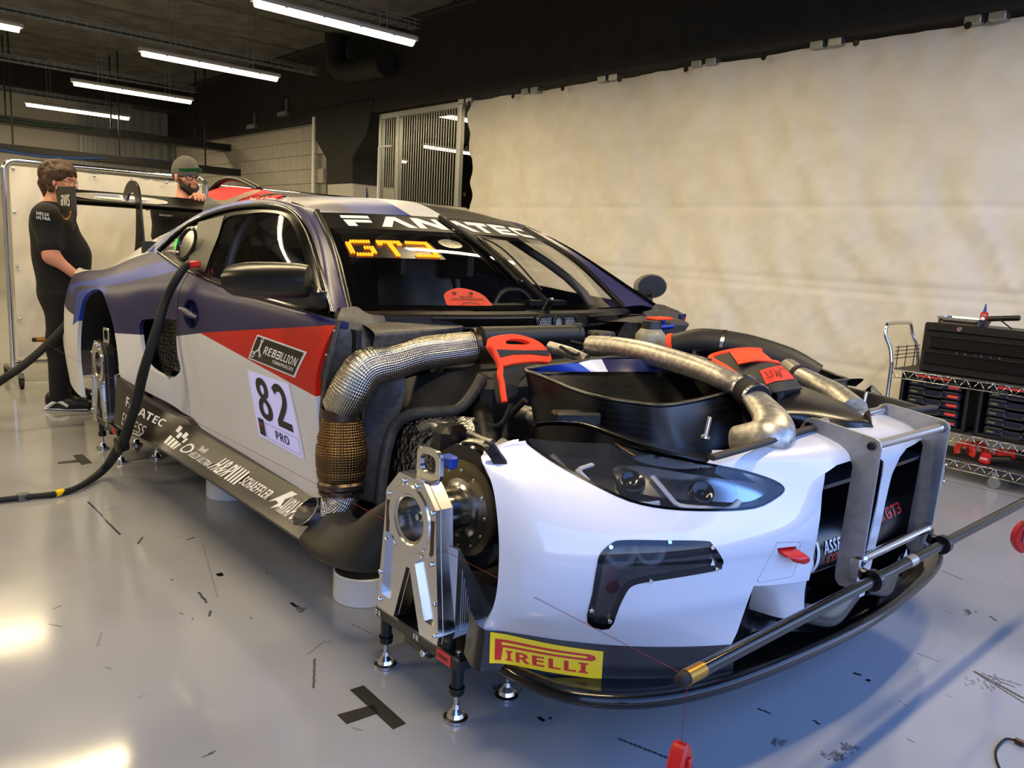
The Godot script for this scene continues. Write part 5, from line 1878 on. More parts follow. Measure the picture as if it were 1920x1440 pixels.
# ---------------------------------------------------------------- nose: bumper, lights, grilles, splitter
func nose_net() -> Array:
	return [
		[K(906, 1182, "x", -1.045), Vector3(-0.99, 0.332, 0.335), Vector3(-0.905, 0.325, 0.43), Vector3(-0.80, 0.32, 0.525), Vector3(-0.68, 0.315, 0.605), Vector3(-0.557, 0.31, 0.668), Vector3(-0.44, 0.31, 0.705), Vector3(-0.33, 0.31, 0.72), Vector3(-0.17, 0.31, 0.722), Vector3(-0.05, 0.31, 0.722), Vector3(0, 0.31, 0.722)],
		[Vector3(-1.05, 0.44, 0.342), Vector3(-1.012, 0.43, 0.405), Vector3(-0.935, 0.43, 0.485), Vector3(-0.83, 0.425, 0.565), Vector3(-0.70, 0.42, 0.632), Vector3(-0.57, 0.42, 0.682), Vector3(-0.45, 0.42, 0.713), Vector3(-0.335, 0.42, 0.727), Vector3(-0.17, 0.42, 0.731), Vector3(-0.05, 0.42, 0.732), Vector3(0, 0.42, 0.732)],
		[Vector3(-1.05, 0.55, 0.346), Vector3(-1.017, 0.54, 0.418), Vector3(-0.945, 0.535, 0.50), Vector3(-0.84, 0.53, 0.582), Vector3(-0.71, 0.525, 0.648), Vector3(-0.575, 0.52, 0.695), Vector3(-0.45, 0.52, 0.722), Vector3(-0.335, 0.52, 0.735), Vector3(-0.17, 0.52, 0.740), Vector3(-0.05, 0.52, 0.741), Vector3(0, 0.52, 0.741)],
		[Vector3(-1.045, 0.64, 0.325), Vector3(-1.005, 0.62, 0.405), Vector3(-0.938, 0.61, 0.482), Vector3(-0.84, 0.60, 0.572), Vector3(-0.71, 0.595, 0.647), Vector3(-0.575, 0.595, 0.70), Vector3(-0.45, 0.595, 0.728), Vector3(-0.337, 0.60, 0.739), Vector3(-0.17, 0.60, 0.745), Vector3(-0.05, 0.60, 0.746), Vector3(0, 0.60, 0.746)],
		[Vector3(-1.035, 0.70, 0.29), Vector3(-0.988, 0.69, 0.358), Vector3(-0.912, 0.68, 0.428), Vector3(-0.815, 0.665, 0.518), Vector3(-0.69, 0.655, 0.604), Vector3(-0.565, 0.65, 0.672), Vector3(-0.45, 0.65, 0.712), Vector3(-0.335, 0.665, 0.736), Vector3(-0.17, 0.668, 0.748), Vector3(-0.05, 0.668, 0.75), Vector3(0, 0.668, 0.75)],
		[Vector3(-1.03, 0.744, 0.244), Vector3(-0.955, 0.765, 0.285), Vector3(-0.87, 0.745, 0.36), Vector3(-0.775, 0.733, 0.44), Vector3(-0.66, 0.727, 0.535), Vector3(-0.55, 0.724, 0.613), Vector3(-0.44, 0.729, 0.672), Vector3(-0.33, 0.736, 0.728), Vector3(-0.17, 0.752, 0.752), Vector3(-0.05, 0.742, 0.758), Vector3(0, 0.742, 0.758)],
		[Vector3(-1.02, 0.755, 0.237), Vector3(-0.945, 0.780, 0.275), Vector3(-0.85, 0.765, 0.33), Vector3(-0.755, 0.757, 0.40), Vector3(-0.645, 0.755, 0.50), Vector3(-0.54, 0.757, 0.602), Vector3(-0.435, 0.765, 0.655), Vector3(-0.325, 0.778, 0.692), Vector3(-0.17, 0.786, 0.722), Vector3(-0.05, 0.790, 0.735), Vector3(0, 0.790, 0.735)],
		[Vector3(-1.015, 0.76, 0.232), Vector3(-0.94, 0.788, 0.268), Vector3(-0.84, 0.778, 0.31), Vector3(-0.74, 0.774, 0.37), Vector3(-0.63, 0.774, 0.475), Vector3(-0.535, 0.781, 0.583), Vector3(-0.42, 0.79, 0.606), Vector3(-0.30, 0.802, 0.616), Vector3(-0.17, 0.81, 0.632), Vector3(-0.05, 0.815, 0.65), Vector3(0, 0.815, 0.652)]]

# the (u, v) of a net whose point projects to t
func find(net: Array, proj: Callable, t: Vector2) -> Vector2:
	var um: float = net[0].size() - 1.0; var vm: float = net.size() - 1.0
	var best := Vector2.ZERO; var d := INF
	for j in int(vm) * 3 + 1:
		for i in int(um) * 3 + 1:
			var e: float = (proj.call(net_at(net, i / 3.0, j / 3.0)) as Vector2).distance_squared_to(t)
			if e < d:
				d = e; best = Vector2(i / 3.0, j / 3.0)
	for it in 8:
		var p: Vector2 = proj.call(net_at(net, best.x, best.y))
		var e := t - p
		var a: Vector2 = ((proj.call(net_at(net, best.x + 0.01, best.y)) as Vector2) - p) * 100.0
		var b: Vector2 = ((proj.call(net_at(net, best.x, best.y + 0.01)) as Vector2) - p) * 100.0
		var det := a.cross(b)
		if absf(det) < 1e-9: break
		best += Vector2(e.cross(b), a.cross(e)) / det
		best = best.clamp(Vector2.ZERO, Vector2(um - 1e-4, vm - 1e-4))
	return best

func on_net(net: Array, uv: Vector2, off: float, out: Vector3) -> Array:
	var n := net_normal(net, uv.x, uv.y)
	if n.dot(out) < 0: n = -n
	return [net_at(net, uv.x, uv.y) + n * off, n]

# unit square (y down) between four picture corners, on a net
func net_square(net: Array, c: Array, off: float, out: Vector3) -> Callable:
	var k := []
	for q in c: k.append(find(net, px, Vector2(q[0], q[1])))
	return func(t: Vector2) -> Array: return on_net(net, (k[0] as Vector2).lerp(k[1], t.x).lerp((k[3] as Vector2).lerp(k[2], t.x), t.y), off, out)

func inset(p: PackedVector2Array, d: float) -> PackedVector2Array:
	var o := Geometry2D.offset_polygon(p, d)
	return o[0] if o.size() else p

func car_nose(car: Node3D) -> void:
	var net := nose_net()
	var front := Vector3(-0.5, 0.2, 1)
	var head := spline2(crop([[88, 158], [160, 112], [400, 120], [650, 165], [900, 230], [1250, 300], [1500, 350], [1690, 412], [1755, 470], [1700, 530], [1560, 595], [1300, 612], [1000, 600], [750, 548], [500, 430], [300, 320], [150, 220]], 960, 780, 0.29167), 3)
	var above := crop([[88, 158], [160, 112], [400, 120], [650, 165], [900, 230], [1250, 300], [1330, 270], [1290, 240], [1100, -200], [-300, -400], [-60, 60], [0, 150], [30, 165]], 960, 780, 0.29167)
	above = poly([[986, 826], [1007, 813], [1077, 815], [1150, 828], [1222, 847], [1325, 868], [1336, 856], [1330, 780], [1000, 700], [975, 800], [972, 828]])
	var lamp := spline2(crop([[485, 1330], [515, 1150], [545, 970], [568, 885], [640, 818], [720, 797], [1000, 799], [1240, 803], [1290, 825], [1357, 925], [1350, 965], [1315, 995], [1000, 1050], [850, 1073], [780, 1092], [740, 1130], [690, 1230], [625, 1370]], 960, 780, 0.29167), 3)
	var blade := poly([[1350, 1300], [1368, 1215], [1382, 1186], [1401, 1131], [1413, 1099], [1440, 1098], [1495, 1092], [1530, 1086], [1560, 1330]])
	var tow := crop([[385, 985], [400, 950], [545, 945], [552, 960], [530, 1090], [505, 1165], [480, 1175], [285, 1210], [272, 1195]], 1340, 740, 0.29167)
	var kid := poly([[-0.325, 0.728], [-0.334, 0.68], [-0.337, 0.60], [-0.336, 0.50], [-0.332, 0.43], [-0.318, 0.36], [-0.29, 0.30], [-0.25, 0.24], [-0.06, 0.24], [-0.03, 0.30], [-0.026, 0.45], [-0.026, 0.60], [-0.032, 0.68], [-0.05, 0.725], [-0.09, 0.745], [-0.2, 0.752], [-0.28, 0.744]])
	var g := G.new()
	patch(g, net, {"nu": 8, "nv": 8, "out": front, "cut": [[px, head], [px, above], [px, lamp], [px, blade], [px, tow], [xy, kid]], "thick": 0.012})
	var bump := both("front_bumper", g, M.paint_white, car, "glossy white front bumper half with holes for the lights")
	# tow strap cover, its own piece with a gap round it
	g = G.new()
	patch(g, net, {"nu": 8, "nv": 8, "out": front, "off": -0.0005, "keep": [px, inset(tow, -0.9)], "cut": [[px, poly([[1457, 1028], [1493, 1024], [1494, 1032], [1460, 1038]])]], "thick": 0.01})
	both("tow_cover", g, M.paint_white, bump)
	g = G.new()
	patch(g, net, {"nu": 4, "nv": 4, "out": front, "off": -0.014, "keep": [px, inset(tow, 2.0)]})
	both("gap_backing", g, M.black_plastic, bump)
	g = G.new()
	var t := func(u: float, v: float, off: float) -> Vector3: return on_net(net, find(net, px, Vector2(u, v)), off, front)[0]
	patch(g, [[t.call(1462, 1030, -0.01), t.call(1476, 1029, -0.01), t.call(1491, 1027, -0.01)], [t.call(1464, 1036, 0.02), t.call(1480, 1037, 0.028), t.call(1496, 1033, 0.03)], [t.call(1474, 1046, 0.022), t.call(1488, 1048, 0.030), t.call(1499, 1044, 0.030)]], {"out": front, "nu": 4, "nv": 4, "thick": 0.006})
	part("tow_strap", g, M.red_part, bump, "red fabric tow strap")
	# recessed lower corner beside the grille
	g = G.new()
	var tl := K(1411, 1098, "z", 0.668); var tr := Vector3(-0.337, 0.45, 0.725)
	patch(g, [[tl, K(1460, 1096, "z", 0.70), tr], [K(1408, 1120, "z", 0.635), K(1460, 1125, "z", 0.69), Vector3(-0.333, 0.40, 0.722)], [K(1402, 1141, "z", 0.60), K(1460, 1158, "z", 0.68), Vector3(-0.305, 0.325, 0.717)]], {"out": front, "nu": 6, "nv": 5, "thick": 0.012})
	both("bumper_inner", g, M.paint_white, car)
	# dark vertical fin behind the blade edge
	g = G.new()
	patch(g, [[K(1370, 1212, "z", 0.655), K(1400, 1200, "z", 0.60), K(1440, 1200, "z", 0.62), K(1530, 1185, "z", 0.70)], [K(1402, 1138, "z", 0.63), K(1420, 1135, "z", 0.57), K(1460, 1150, "z", 0.62), K(1530, 1160, "z", 0.68)]], {"out": Vector3.BACK, "nu": 5, "nv": 3})
	both("duct_wall", g, M.carbon, car)
	headlight(car, net, head, front)
	lower_lamp(car, net, lamp, front)
	grille(car, kid)
	splitter(car, net)

func headlight(car: Node3D, net: Array, head: PackedVector2Array, front: Vector3) -> void:
	var g := G.new()
	patch(g, net, {"nu": 8, "nv": 8, "out": front, "keep": [px, head], "cut": [[px, inset(head, -5.0)]], "off": 0.001, "thick": 0.05})
	var rim_ := both("headlight_rim", g, M.gloss_black, car, "gloss black rim of the long headlight")
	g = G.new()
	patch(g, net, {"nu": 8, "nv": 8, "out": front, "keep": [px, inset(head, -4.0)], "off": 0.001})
	both("headlight_lens", g, M.lens, car, "clear headlight cover with reflection haze in its colour")
	g = G.new()
	patch(g, net, {"nu": 8, "nv": 8, "out": front, "keep": [px, inset(head, -3.0)], "off": -0.05})
	var bowl := both("headlight_bowl", g, mat("bowl", Color(0.13, 0.135, 0.14), 0.2, 0.5), car)
	var at := func(u: float, v: float, off: float) -> Vector3: return on_net(net, find(net, px, Vector2(u, v)), off, front)[0]
	# hook shaped light guides
	for q in [[[1115, 853], [1089, 867], [1106, 889], [1123, 911], [1137, 924], [1208, 935], [1243, 933]], [[1228, 879], [1246, 900], [1263, 920], [1283, 937], [1335, 943], [1380, 946], [1397, 930]]]:
		g = G.new()
		var p := []
		for e in q: p.append(at.call(e[0], e[1], -0.03))
		tube(g, spline(p, 3), 0.009, 8, true, false, 0.5)
		both("light_guide", g, mat("guide", Color(0.62, 0.64, 0.66), 0.3), bowl, "ribbed hook shaped light guide")
	g = G.new()
	patch(g, net, {"nu": 8, "nv": 8, "out": front, "off": -0.04, "keep": [px, spline2(poly([[1150, 878], [1200, 874], [1300, 890], [1400, 904], [1445, 914], [1425, 932], [1390, 942], [1300, 938], [1220, 930], [1170, 912]]), 3)]})
	both("added_mirror_band", g, M.alu_bright, bowl, "bright metal band added behind the headlight cover to give a reflection")  # bright band added inside so the dark headlight shows a reflection
	# two projector units and a side marker
	for q in [[1190, 888, 0.036], [1325, 912, 0.034]]:
		g = G.new()
		var c: Vector3 = at.call(q[0], q[1], -0.05)
		var n: Vector3 = on_net(net, find(net, px, Vector2(q[0], q[1])), 0, front)[1]
		lathe(g, [[q[2], 0.0], [q[2] * 0.9, 0.022], [q[2] * 0.75, 0.026], [q[2] * 0.6, 0.012], [0.0, 0.018]], c, n, 22, false)
		both("projector", g, M.gloss_black, bowl)
	g = G.new()
	var p2 := []
	for e in [[1040, 842], [1055, 862], [1075, 885]]: p2.append(at.call(e[0], e[1], -0.03))
	tube(g, spline(p2, 4), 0.014, 8)
	both("side_marker", g, mat("marker", Color(0.28, 0.28, 0.28), 0.3), bowl)
	g = G.new()
	tube(g, spline([at.call(1152, 832, 0.004), at.call(1175, 847, 0.004), at.call(1192, 857, 0.004)], 4), [0.004, 0.005, 0.007, 0.009, 0.010, 0.010, 0.010, 0.009, 0.006], 8, true, false, 0.4)
	both("lens_clip", g, M.heat_steel, rim_)

func lower_lamp(car: Node3D, net: Array, lamp: PackedVector2Array, front: Vector3) -> void:
	var inner := inset(lamp, -11.0)
	var g := G.new()
	patch(g, net, {"nu": 8, "nv": 8, "out": front, "keep": [px, lamp], "cut": [[px, inner]], "off": 0.002, "thick": 0.03})
	var fr := both("lamp_pod_frame", g, M.gloss_black, car, "black L-shaped lamp frame low in the bumper")
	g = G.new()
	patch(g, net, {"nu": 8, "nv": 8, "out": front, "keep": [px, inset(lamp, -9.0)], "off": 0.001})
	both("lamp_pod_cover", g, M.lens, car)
	g = G.new()
	patch(g, net, {"nu": 6, "nv": 6, "out": front, "keep": [px, lamp], "off": -0.07})
	var back := both("lamp_pod_back", g, M.carbon, car)
	g = G.new()
	patch(g, net, {"nu": 6, "nv": 6, "out": front, "keep": [px, poly([[1119, 1063], [1146, 1058], [1160, 1062], [1135, 1180], [1095, 1170]])], "off": -0.055})
	both("reflector", g, mat("wine", Color(0.24, 0.08, 0.11), 0.3), back)
	var at := func(u: float, v: float, off: float) -> Array: return on_net(net, find(net, px, Vector2(u, v)), off, front)
	for q in [[1170, 1034, 0.045], [1232, 1033, 0.042]]:
		g = G.new()
		var c: Array = at.call(q[0], q[1], -0.065)
		lathe(g, [[q[2], 0.0], [q[2], 0.02], [q[2] * 0.8, 0.03], [q[2] * 0.5, 0.012], [0.0, 0.01]], c[0], c[1], 20, false)
		both("fog_lamp", g, M.mesh_grey, back)
	g = G.new()
	for q in [[1145, 1026], [1254, 1017], [1334, 1026], [1342, 1066], [1219, 1088], [1109, 1142], [1143, 1163]]:
		var c: Array = at.call(q[0], q[1], 0.003)
		both("screw", bolt_at(c[0], c[1], 0.0055), M.alu_bright, fr)
	lay(g, tri_of(poly([[-1, -1], [1, -1], [0.2, 1]])), func(p: Vector2) -> Array: return at.call(1335 + p.x * 4, 1053 - p.y * 6, 0.003))
	part("mark", g, M.text_white, fr)

func grille(car: Node3D, kid: PackedVector2Array) -> void:
	var net := nose_net()
	# carbon funnel walls behind each opening
	var g := G.new()
	for i in kid.size():
		var a := kid[i]; var b := kid[(i + 1) % kid.size()]
		var za: float = on_net(net, find(net, xy, a.max(Vector2(-1, 0.312))), 0, Vector3.BACK)[0].z; var zb: float = on_net(net, find(net, xy, b.max(Vector2(-1, 0.312))), 0, Vector3.BACK)[0].z
		if a.y > 0.31 or b.y > 0.31:
			g.quad(Vector3(a.x, a.y, za - 0.003), Vector3(b.x, b.y, zb - 0.003), Vector3(b.x * 0.96 - 0.006, b.y, zb - 0.26), Vector3(a.x * 0.96 - 0.006, a.y, za - 0.26))
	both("grille_funnel", g, M.carbon_ribs, car, "ribbed carbon funnel inside the kidney opening")
	g = G.new()
	box(g, Vector3(-0.17, 0.52, 0.49), Vector3(0.32, 0.5, 0.02))
	both("radiator_face", g, M.black_plastic, car)
	g = G.new()
	for i in 22:
		box(g, Vector3(-0.17, 0.30 + i * 0.02, 0.503), Vector3(0.31, 0.006, 0.01))
	both("radiator_fins", g, M.dark_steel, car)
	# sloping blade across the top of the opening
	g = G.new()
	patch(g, [[Vector3(-0.32, 0.685, 0.715), Vector3(-0.17, 0.69, 0.725), Vector3(-0.03, 0.69, 0.728)], [Vector3(-0.32, 0.70, 0.66), Vector3(-0.17, 0.705, 0.66), Vector3(-0.03, 0.705, 0.66)], [Vector3(-0.31, 0.755, 0.58), Vector3(-0.17, 0.765, 0.58), Vector3(-0.03, 0.765, 0.58)]], {"out": Vector3(0, 1, 1), "nu": 4, "nv": 4, "thick": 0.012})
	both("grille_blade", g, mat("blade_grey", Color(0.09, 0.105, 0.12), 0.25), car)
	# crash beam wrapped in printed film
	g = G.new()
	tube(g, [Vector3(-0.335, 0.475, 0.62), Vector3(0, 0.475, 0.64), Vector3(0.335, 0.475, 0.62)], 0.068, 20, true, false, 1.15)
	var beam := part("cross_beam", g, M.black_satin, car, "black beam behind the grilles with white and red print")
	var on_beam := func(p: Vector2) -> Array:
		var a: float = p.y
		var z := 0.64 - absf(p.x) * 0.06
		var n := Vector3(0, sin(a), cos(a))
		return [Vector3(p.x, 0.475 + sin(a) * 0.068 * 1.15, z + cos(a) * 0.068) + n * 0.002, n]
	g = G.new()
	lay(g, tri_of(poly([[-0.33, -0.9], [-0.315, 0.45], [-0.285, -0.1], [-0.30, -0.9], [-0.31, -0.5]])), on_beam, 0.1)
	lay(g, tri_of(poly([[-0.285, -0.5], [-0.275, 0.5], [-0.235, -0.45], [-0.235, 0.5], [-0.225, 0.5], [-0.215, -0.7], [-0.245, -0.7], [-0.265, -0.1]])), on_beam, 0.1)
	lay(g, fit("ASSETTO", -0.20, -0.55, -0.05, -0.1), func(p: Vector2) -> Array: return on_beam.call(Vector2(p.x, -p.y - 0.1)), 0.1)
	lay(g, fit("THE OFFICIAL GAME", -0.25, 0.72, -0.05, 0.85), func(p: Vector2) -> Array: return on_beam.call(Vector2(p.x, -p.y)), 0.1)
	part("print", g, M.text_white, beam)
	g = G.new()
	lay(g, fit("CORSA", -0.18, 0.05, -0.05, 0.4), func(p: Vector2) -> Array: return on_beam.call(Vector2(p.x, -p.y)), 0.1)
	lay(g, fit("M4 GT3", 0.06, -0.75, 0.30, -0.3), func(p: Vector2) -> Array: return on_beam.call(Vector2(p.x, -p.y)), 0.1)
	part("red_print", g, M.red_print, beam)
	# keel shaped fins under the openings
	g = G.new()
	patch(g, [[Vector3(-0.32, 0.37, 0.70), Vector3(-0.17, 0.34, 0.72), Vector3(-0.035, 0.37, 0.715)], [Vector3(-0.30, 0.305, 0.70), Vector3(-0.17, 0.275, 0.735), Vector3(-0.035, 0.31, 0.73)], [Vector3(-0.31, 0.285, 0.58), Vector3(-0.17, 0.27, 0.6), Vector3(-0.035, 0.29, 0.6)]], {"out": Vector3(0, 0.3, 1), "nu": 5, "nv": 5, "thick": 0.012})
	both("grille_keel", g, M.carbon, car)

func splitter(car: Node3D, net: Array) -> void:
	var half := [[0, 0.765], [-0.15, 0.762], [-0.32, 0.75], [-0.5, 0.732], [-0.66, 0.705], [-0.80, 0.66], [-0.91, 0.59], [-0.985, 0.49], [-1.015, 0.37], [-1.01, 0.26], [-0.985, 0.16]]
	var pts := []
	for i in range(half.size() - 1, 0, -1): pts.append(Vector3(half[i][0], 0, half[i][1]))
	for i in half.size(): pts.append(Vector3(-half[i][0], 0, half[i][1]))
	var line := spline(pts, 4)
	var rings := []
	var lvl := [[0.30, 0.250], [0.10, 0.250], [0.06, 0.250], [0.045, 0.254], [0.028, 0.262], [0.012, 0.262], [0.002, 0.252], [0.0, 0.240], [0.006, 0.230], [0.03, 0.226], [0.30, 0.226]]
	for l in lvl:
		var row := []
		for i in line.size():
			var d := (line[mini(i + 1, line.size() - 1)] - line[maxi(i - 1, 0)]).normalized()
			var n := Vector3(-d.z, 0, d.x)
			if n.z < -0.5: n = -n
			var side := clampf((absf(line[i].x) - 0.6) / 0.4, 0, 1)
			var q: Vector3 = line[i] - n * l[0] * (1.0 - 0.35 * side if l[0] > 0.2 else 1.0)
			if l[0] > 0.2: q = Vector3(line[i].x * 0.72, 0, minf(line[i].z - 0.02, 0.42))
			row.append(Vector3(q.x, l[1], q.z))
		rings.append(row)
	var g := G.new()
	var P := rings
	var N := []
	for j in P.size():
		var row := []
		for i in P[0].size():
			var du: Vector3 = P[j][mini(i + 1, P[0].size() - 1)] - P[j][maxi(i - 1, 0)]
			var dv: Vector3 = P[mini(j + 1, P.size() - 1)][i] - P[maxi(j - 1, 0)][i]
			var f := dv.cross(du).normalized()
			row.append(f)
		N.append(row)
	var s := 1.0 if (N[1][N[1].size() / 2] as Vector3).y > 0 else -1.0
	for j in P.size() - 1:
		for i in P[0].size() - 1:
			g.t3(P[j][i], P[j][i + 1], P[j + 1][i + 1], N[j][i] * s, N[j][i + 1] * s, N[j + 1][i + 1] * s)
			g.t3(P[j][i], P[j + 1][i + 1], P[j + 1][i], N[j][i] * s, N[j + 1][i + 1] * s, N[j + 1][i] * s)
	part("splitter", g, M.carbon_gloss, car, "wide black carbon splitter with a rolled lip")
	# black wall between bumper and splitter, with the yellow tyre maker's sticker
	var wall := [[], [], []]
	var low: Array = net[0].slice(0, 6)
	low = [Vector3(-1.02, 0.35, 0.22)] + low
	for p: Vector3 in low:
		var o := Vector3(p.x, 0, p.z - 0.05).normalized()
		wall[0].append(p + o * 0.004 + Vector3(0, 0.006, 0))
		wall[1].append(Vector3(p.x, 0.29, p.z) + o * 0.012)
		wall[2].append(Vector3(p.x, 0.248, p.z) + o * 0.020)
	g = G.new()
	patch(g, wall, {"out": Vector3(-1, 0, 1), "nu": 6, "nv": 4})
	var fence := both("bumper_skirt", g, M.carbon, car)
	var front := Vector3(-1, 0.1, 1)
	var c := [[919, 1184], [1131, 1221], [1127, 1280], [917, 1243]]
	g = G.new()
	lay(g, sq(0, 0, 1, 1), net_square(wall, c, 0.002, front), 0.08)
	var st := part("sticker", g, M.yellow, fence, "yellow sticker with red lettering")
	var f := net_square(wall, c, 0.0032, front)
	g = G.new()
	lay(g, tri_of(poly([[0.085, 0.17], [0.90, 0.17], [0.935, 0.20], [0.95, 0.28], [0.945, 0.36], [0.92, 0.41], [0.20, 0.41], [0.175, 0.86], [0.085, 0.86]])), f, 0.12)
	lay(g, fit("IRELLI", 0.235, 0.50, 0.90, 0.85), f, 0.2)
	part("lettering", g, M.red_print, st)
	g = G.new()
	lay(g, tri_of(poly([[0.18, 0.245], [0.875, 0.245], [0.895, 0.285], [0.875, 0.325], [0.18, 0.325]])), net_square(wall, c, 0.0044, front), 0.12)
	part("letter_slot", g, M.yellow, st)

# ---------------------------------------------------------------- open engine bay
func ks(a: Array) -> Array:
	var r := []
	for q in a: r.append(K(q[0], q[1], q[2], q[3]))
	return r

func hose(called: String, pts: Array, r, m: Material, parent: Node3D, seg := 12, n := 6, label := "", squash := 1.0) -> MeshInstance3D:
	var g := G.new()
	var p := spline(pts, n)
	var rr = r
	if r is Array:
		rr = []
		for i in p.size():
			var t := float(i) / n
			var k := mini(int(t), r.size() - 2)
			rr.append(lerpf(r[k], r[k + 1], t - k))
	tube(g, p, rr, seg, true, false, squash)
	return part(called, g, m, parent, label)

func ring_on(parent: Node3D, a: Vector3, b: Vector3, r: float, w: float, m: Material, called := "clamp") -> MeshInstance3D:
	var g := G.new()
	var d := (b - a).normalized()
	lathe(g, [[r * 0.9, -w / 2], [r, -w / 2], [r, w / 2], [r * 0.9, w / 2]], a, d, 24)
	return part(called, g, m, parent)

func build_bay(car: Node3D) -> void:
	# cowl bar under the windscreen
	var base: Array = screen_net()[0]
	var rows := [[], [], [], []]
	for p: Vector3 in base:
		rows[0].append(p + Vector3(0, -0.004, 0.004)); rows[1].append(p + Vector3(0, -0.012, 0.045)); rows[2].append(p + Vector3(0, -0.022, 0.055)); rows[3].append(p + Vector3(0, -0.068, 0.055))
	var g := G.new()
	for j in 3: patch(g, [rows[j], rows[j + 1]], {"nu": 6, "nv": 2, "out": Vector3(0, 1, 1)})
	var cowl := part("cowl", g, M.carbon, car, "carbon cowl bar with vents under the windscreen")
	var face := [rows[2], rows[3]]
	var spot := func(x: float, v: float, off: float) -> Vector3: return on_net(face, find(face, func(p: Vector3) -> Vector2: return Vector2(p.x, 0), Vector2(x, 0)) * Vector2(1, 0) + Vector2(0, v), off, Vector3.BACK)[0]
	for s in [[-0.46, -0.12], [0.26, 0.56]]:
		g = G.new()
		for k in 8:
			var a := lerpf(s[0], s[1], k / 8.0); var b := lerpf(s[0], s[1], (k + 1) / 8.0)
			g.quad_out(spot.call(a, 0.15, 0.001), spot.call(b, 0.15, 0.001), spot.call(b, 0.8, 0.001), spot.call(a, 0.8, 0.001), Vector3.BACK)
		part("slot", g, M.gloss_black, cowl)
		g = G.new()
		for v in [0.08, 0.85]:
			var p := []
			for k in 9: p.append(spot.call(lerpf(s[0] - 0.01, s[1] + 0.01, k / 8.0), v, 0.004))
			tube(g, p, 0.005, 6)
		part("slot_lip", g, M.carbon, cowl)
	for s in [-0.035, 0.125]:
		g = G.new()
		var fx := frame(spot.call(s, 0.5, 0.004), spot.call(s + 0.05, 0.5, 0) - spot.call(s - 0.05, 0.5, 0), Vector3.UP)
		prism(g, rrect(Vector2.ZERO, Vector2(0.155, 0.062), 0.026), fx, 0.016, [rrect(Vector2.ZERO, Vector2(0.132, 0.042), 0.018)], 0.003)
		var fr := part("vent_frame", g, M.black_satin, cowl)
		g = G.new()
		for k in 12:
			for e in [-1.0, 1.0]:
				var x := -0.062 + k * 0.0113
				bar(g, fx * Vector3(x - e * 0.011, -0.02, 0.006), fx * Vector3(x + e * 0.011, 0.02, 0.006), 0.0022, 0.0022, fx.basis.z)
		part("vent_mesh", g, mat("wire", Color(0.68, 0.68, 0.66), 0.4, 0.6), fr)
	# bulkhead behind everything
	g = G.new()
	box(g, Vector3(0, 0.62, -0.80), Vector3(1.72, 0.68, 0.03))
	box(g, Vector3(0, 0.60, -0.55), Vector3(1.05, 0.40, 0.4), Basis.IDENTITY, 0.03)
	part("bulkhead", g, M.composite_dark, car)
	g = G.new()
	for s in [-1.0, 1.0]:
		box(g, Vector3(s * 0.42, 0.50, 0.1), Vector3(0.05, 0.22, 1.0), Basis.IDENTITY, 0.01)
	box(g, Vector3(0, 0.45, -0.05), Vector3(0.5, 0.4, 0.7), Basis.IDENTITY, 0.05)
	part("engine_block", g, mat("engine", Color(0.05, 0.05, 0.05), 0.5, 0.4), car)
	# grey moulded side of the bulkhead between the door edge and the exhaust
	g = G.new()
	patch(g, [
		ks([[640, 577, "x", -0.86], [628, 610, "x", -0.925], [607, 680, "x", -0.94], [596, 740, "x", -0.94], [592, 840, "x", -0.93], [589, 935, "x", -0.92]]),
		ks([[668, 575, "x", -0.80], [665, 625, "x", -0.86], [640, 690, "x", -0.89], [622, 760, "x", -0.89], [618, 840, "x", -0.89], [612, 935, "x", -0.88]]),
		ks([[690, 588, "x", -0.76], [700, 640, "x", -0.80], [690, 700, "x", -0.82], [670, 770, "x", -0.82], [670, 850, "x", -0.82], [665, 935, "x", -0.82]]),
		ks([[720, 592, "x", -0.70], [740, 650, "x", -0.70], [760, 720, "x", -0.70], [745, 790, "x", -0.72], [725, 860, "x", -0.74], [715, 945, "x", -0.75]])
	], {"out": Vector3(-0.5, 0, 1), "nu": 5, "nv": 6, "thick": 0.015})
	var side := both("bulkhead_side", g, M.composite, car, "grey composite moulding in front of the door")
	g = G.new()
	tube(g, spline(ks([[636, 600, "x", -0.925], [622, 660, "x", -0.945], [606, 740, "x", -0.945], [600, 840, "x", -0.935], [597, 930, "x", -0.925]]), 5), 0.012, 6, true, false, 0.6)
	part("flange", g, M.composite, side)
	for q in [[612, 665], [604, 735], [602, 800], [627, 620]]:
		part("rivet", bolt_at(K(q[0], q[1], "x", -0.942), Vector3(-0.6, 0, 0.8), 0.004), M.alu, side)
	# shelf box under the cowl
	g = G.new()
	patch(g, [ks([[665, 600, "z", -0.72], [760, 605, "z", -0.72], [868, 610, "z", -0.72]]), ks([[700, 622, "z", -0.56], [770, 618, "z", -0.58], [868, 612, "z", -0.60]]), ks([[700, 645, "z", -0.56], [770, 640, "z", -0.58], [868, 622, "z", -0.60]]), ks([[695, 690, "z", -0.60], [770, 690, "z", -0.62], [868, 680, "z", -0.64]])], {"out": Vector3(0, 0.6, 1), "nu": 5, "nv": 4})
	both("shelf_box", g, M.composite, car)
	# inner wheel arch: moulded hood with a rolled edge
	g = G.new()
	var lip := ks([[712, 945, "x", -0.78], [722, 860, "x", -0.76], [740, 800, "x", -0.73], [775, 776, "x", -0.70], [825, 772, "x", -0.64], [860, 766, "x", -0.60], [885, 740, "x", -0.56], [905, 705, "x", -0.52]])
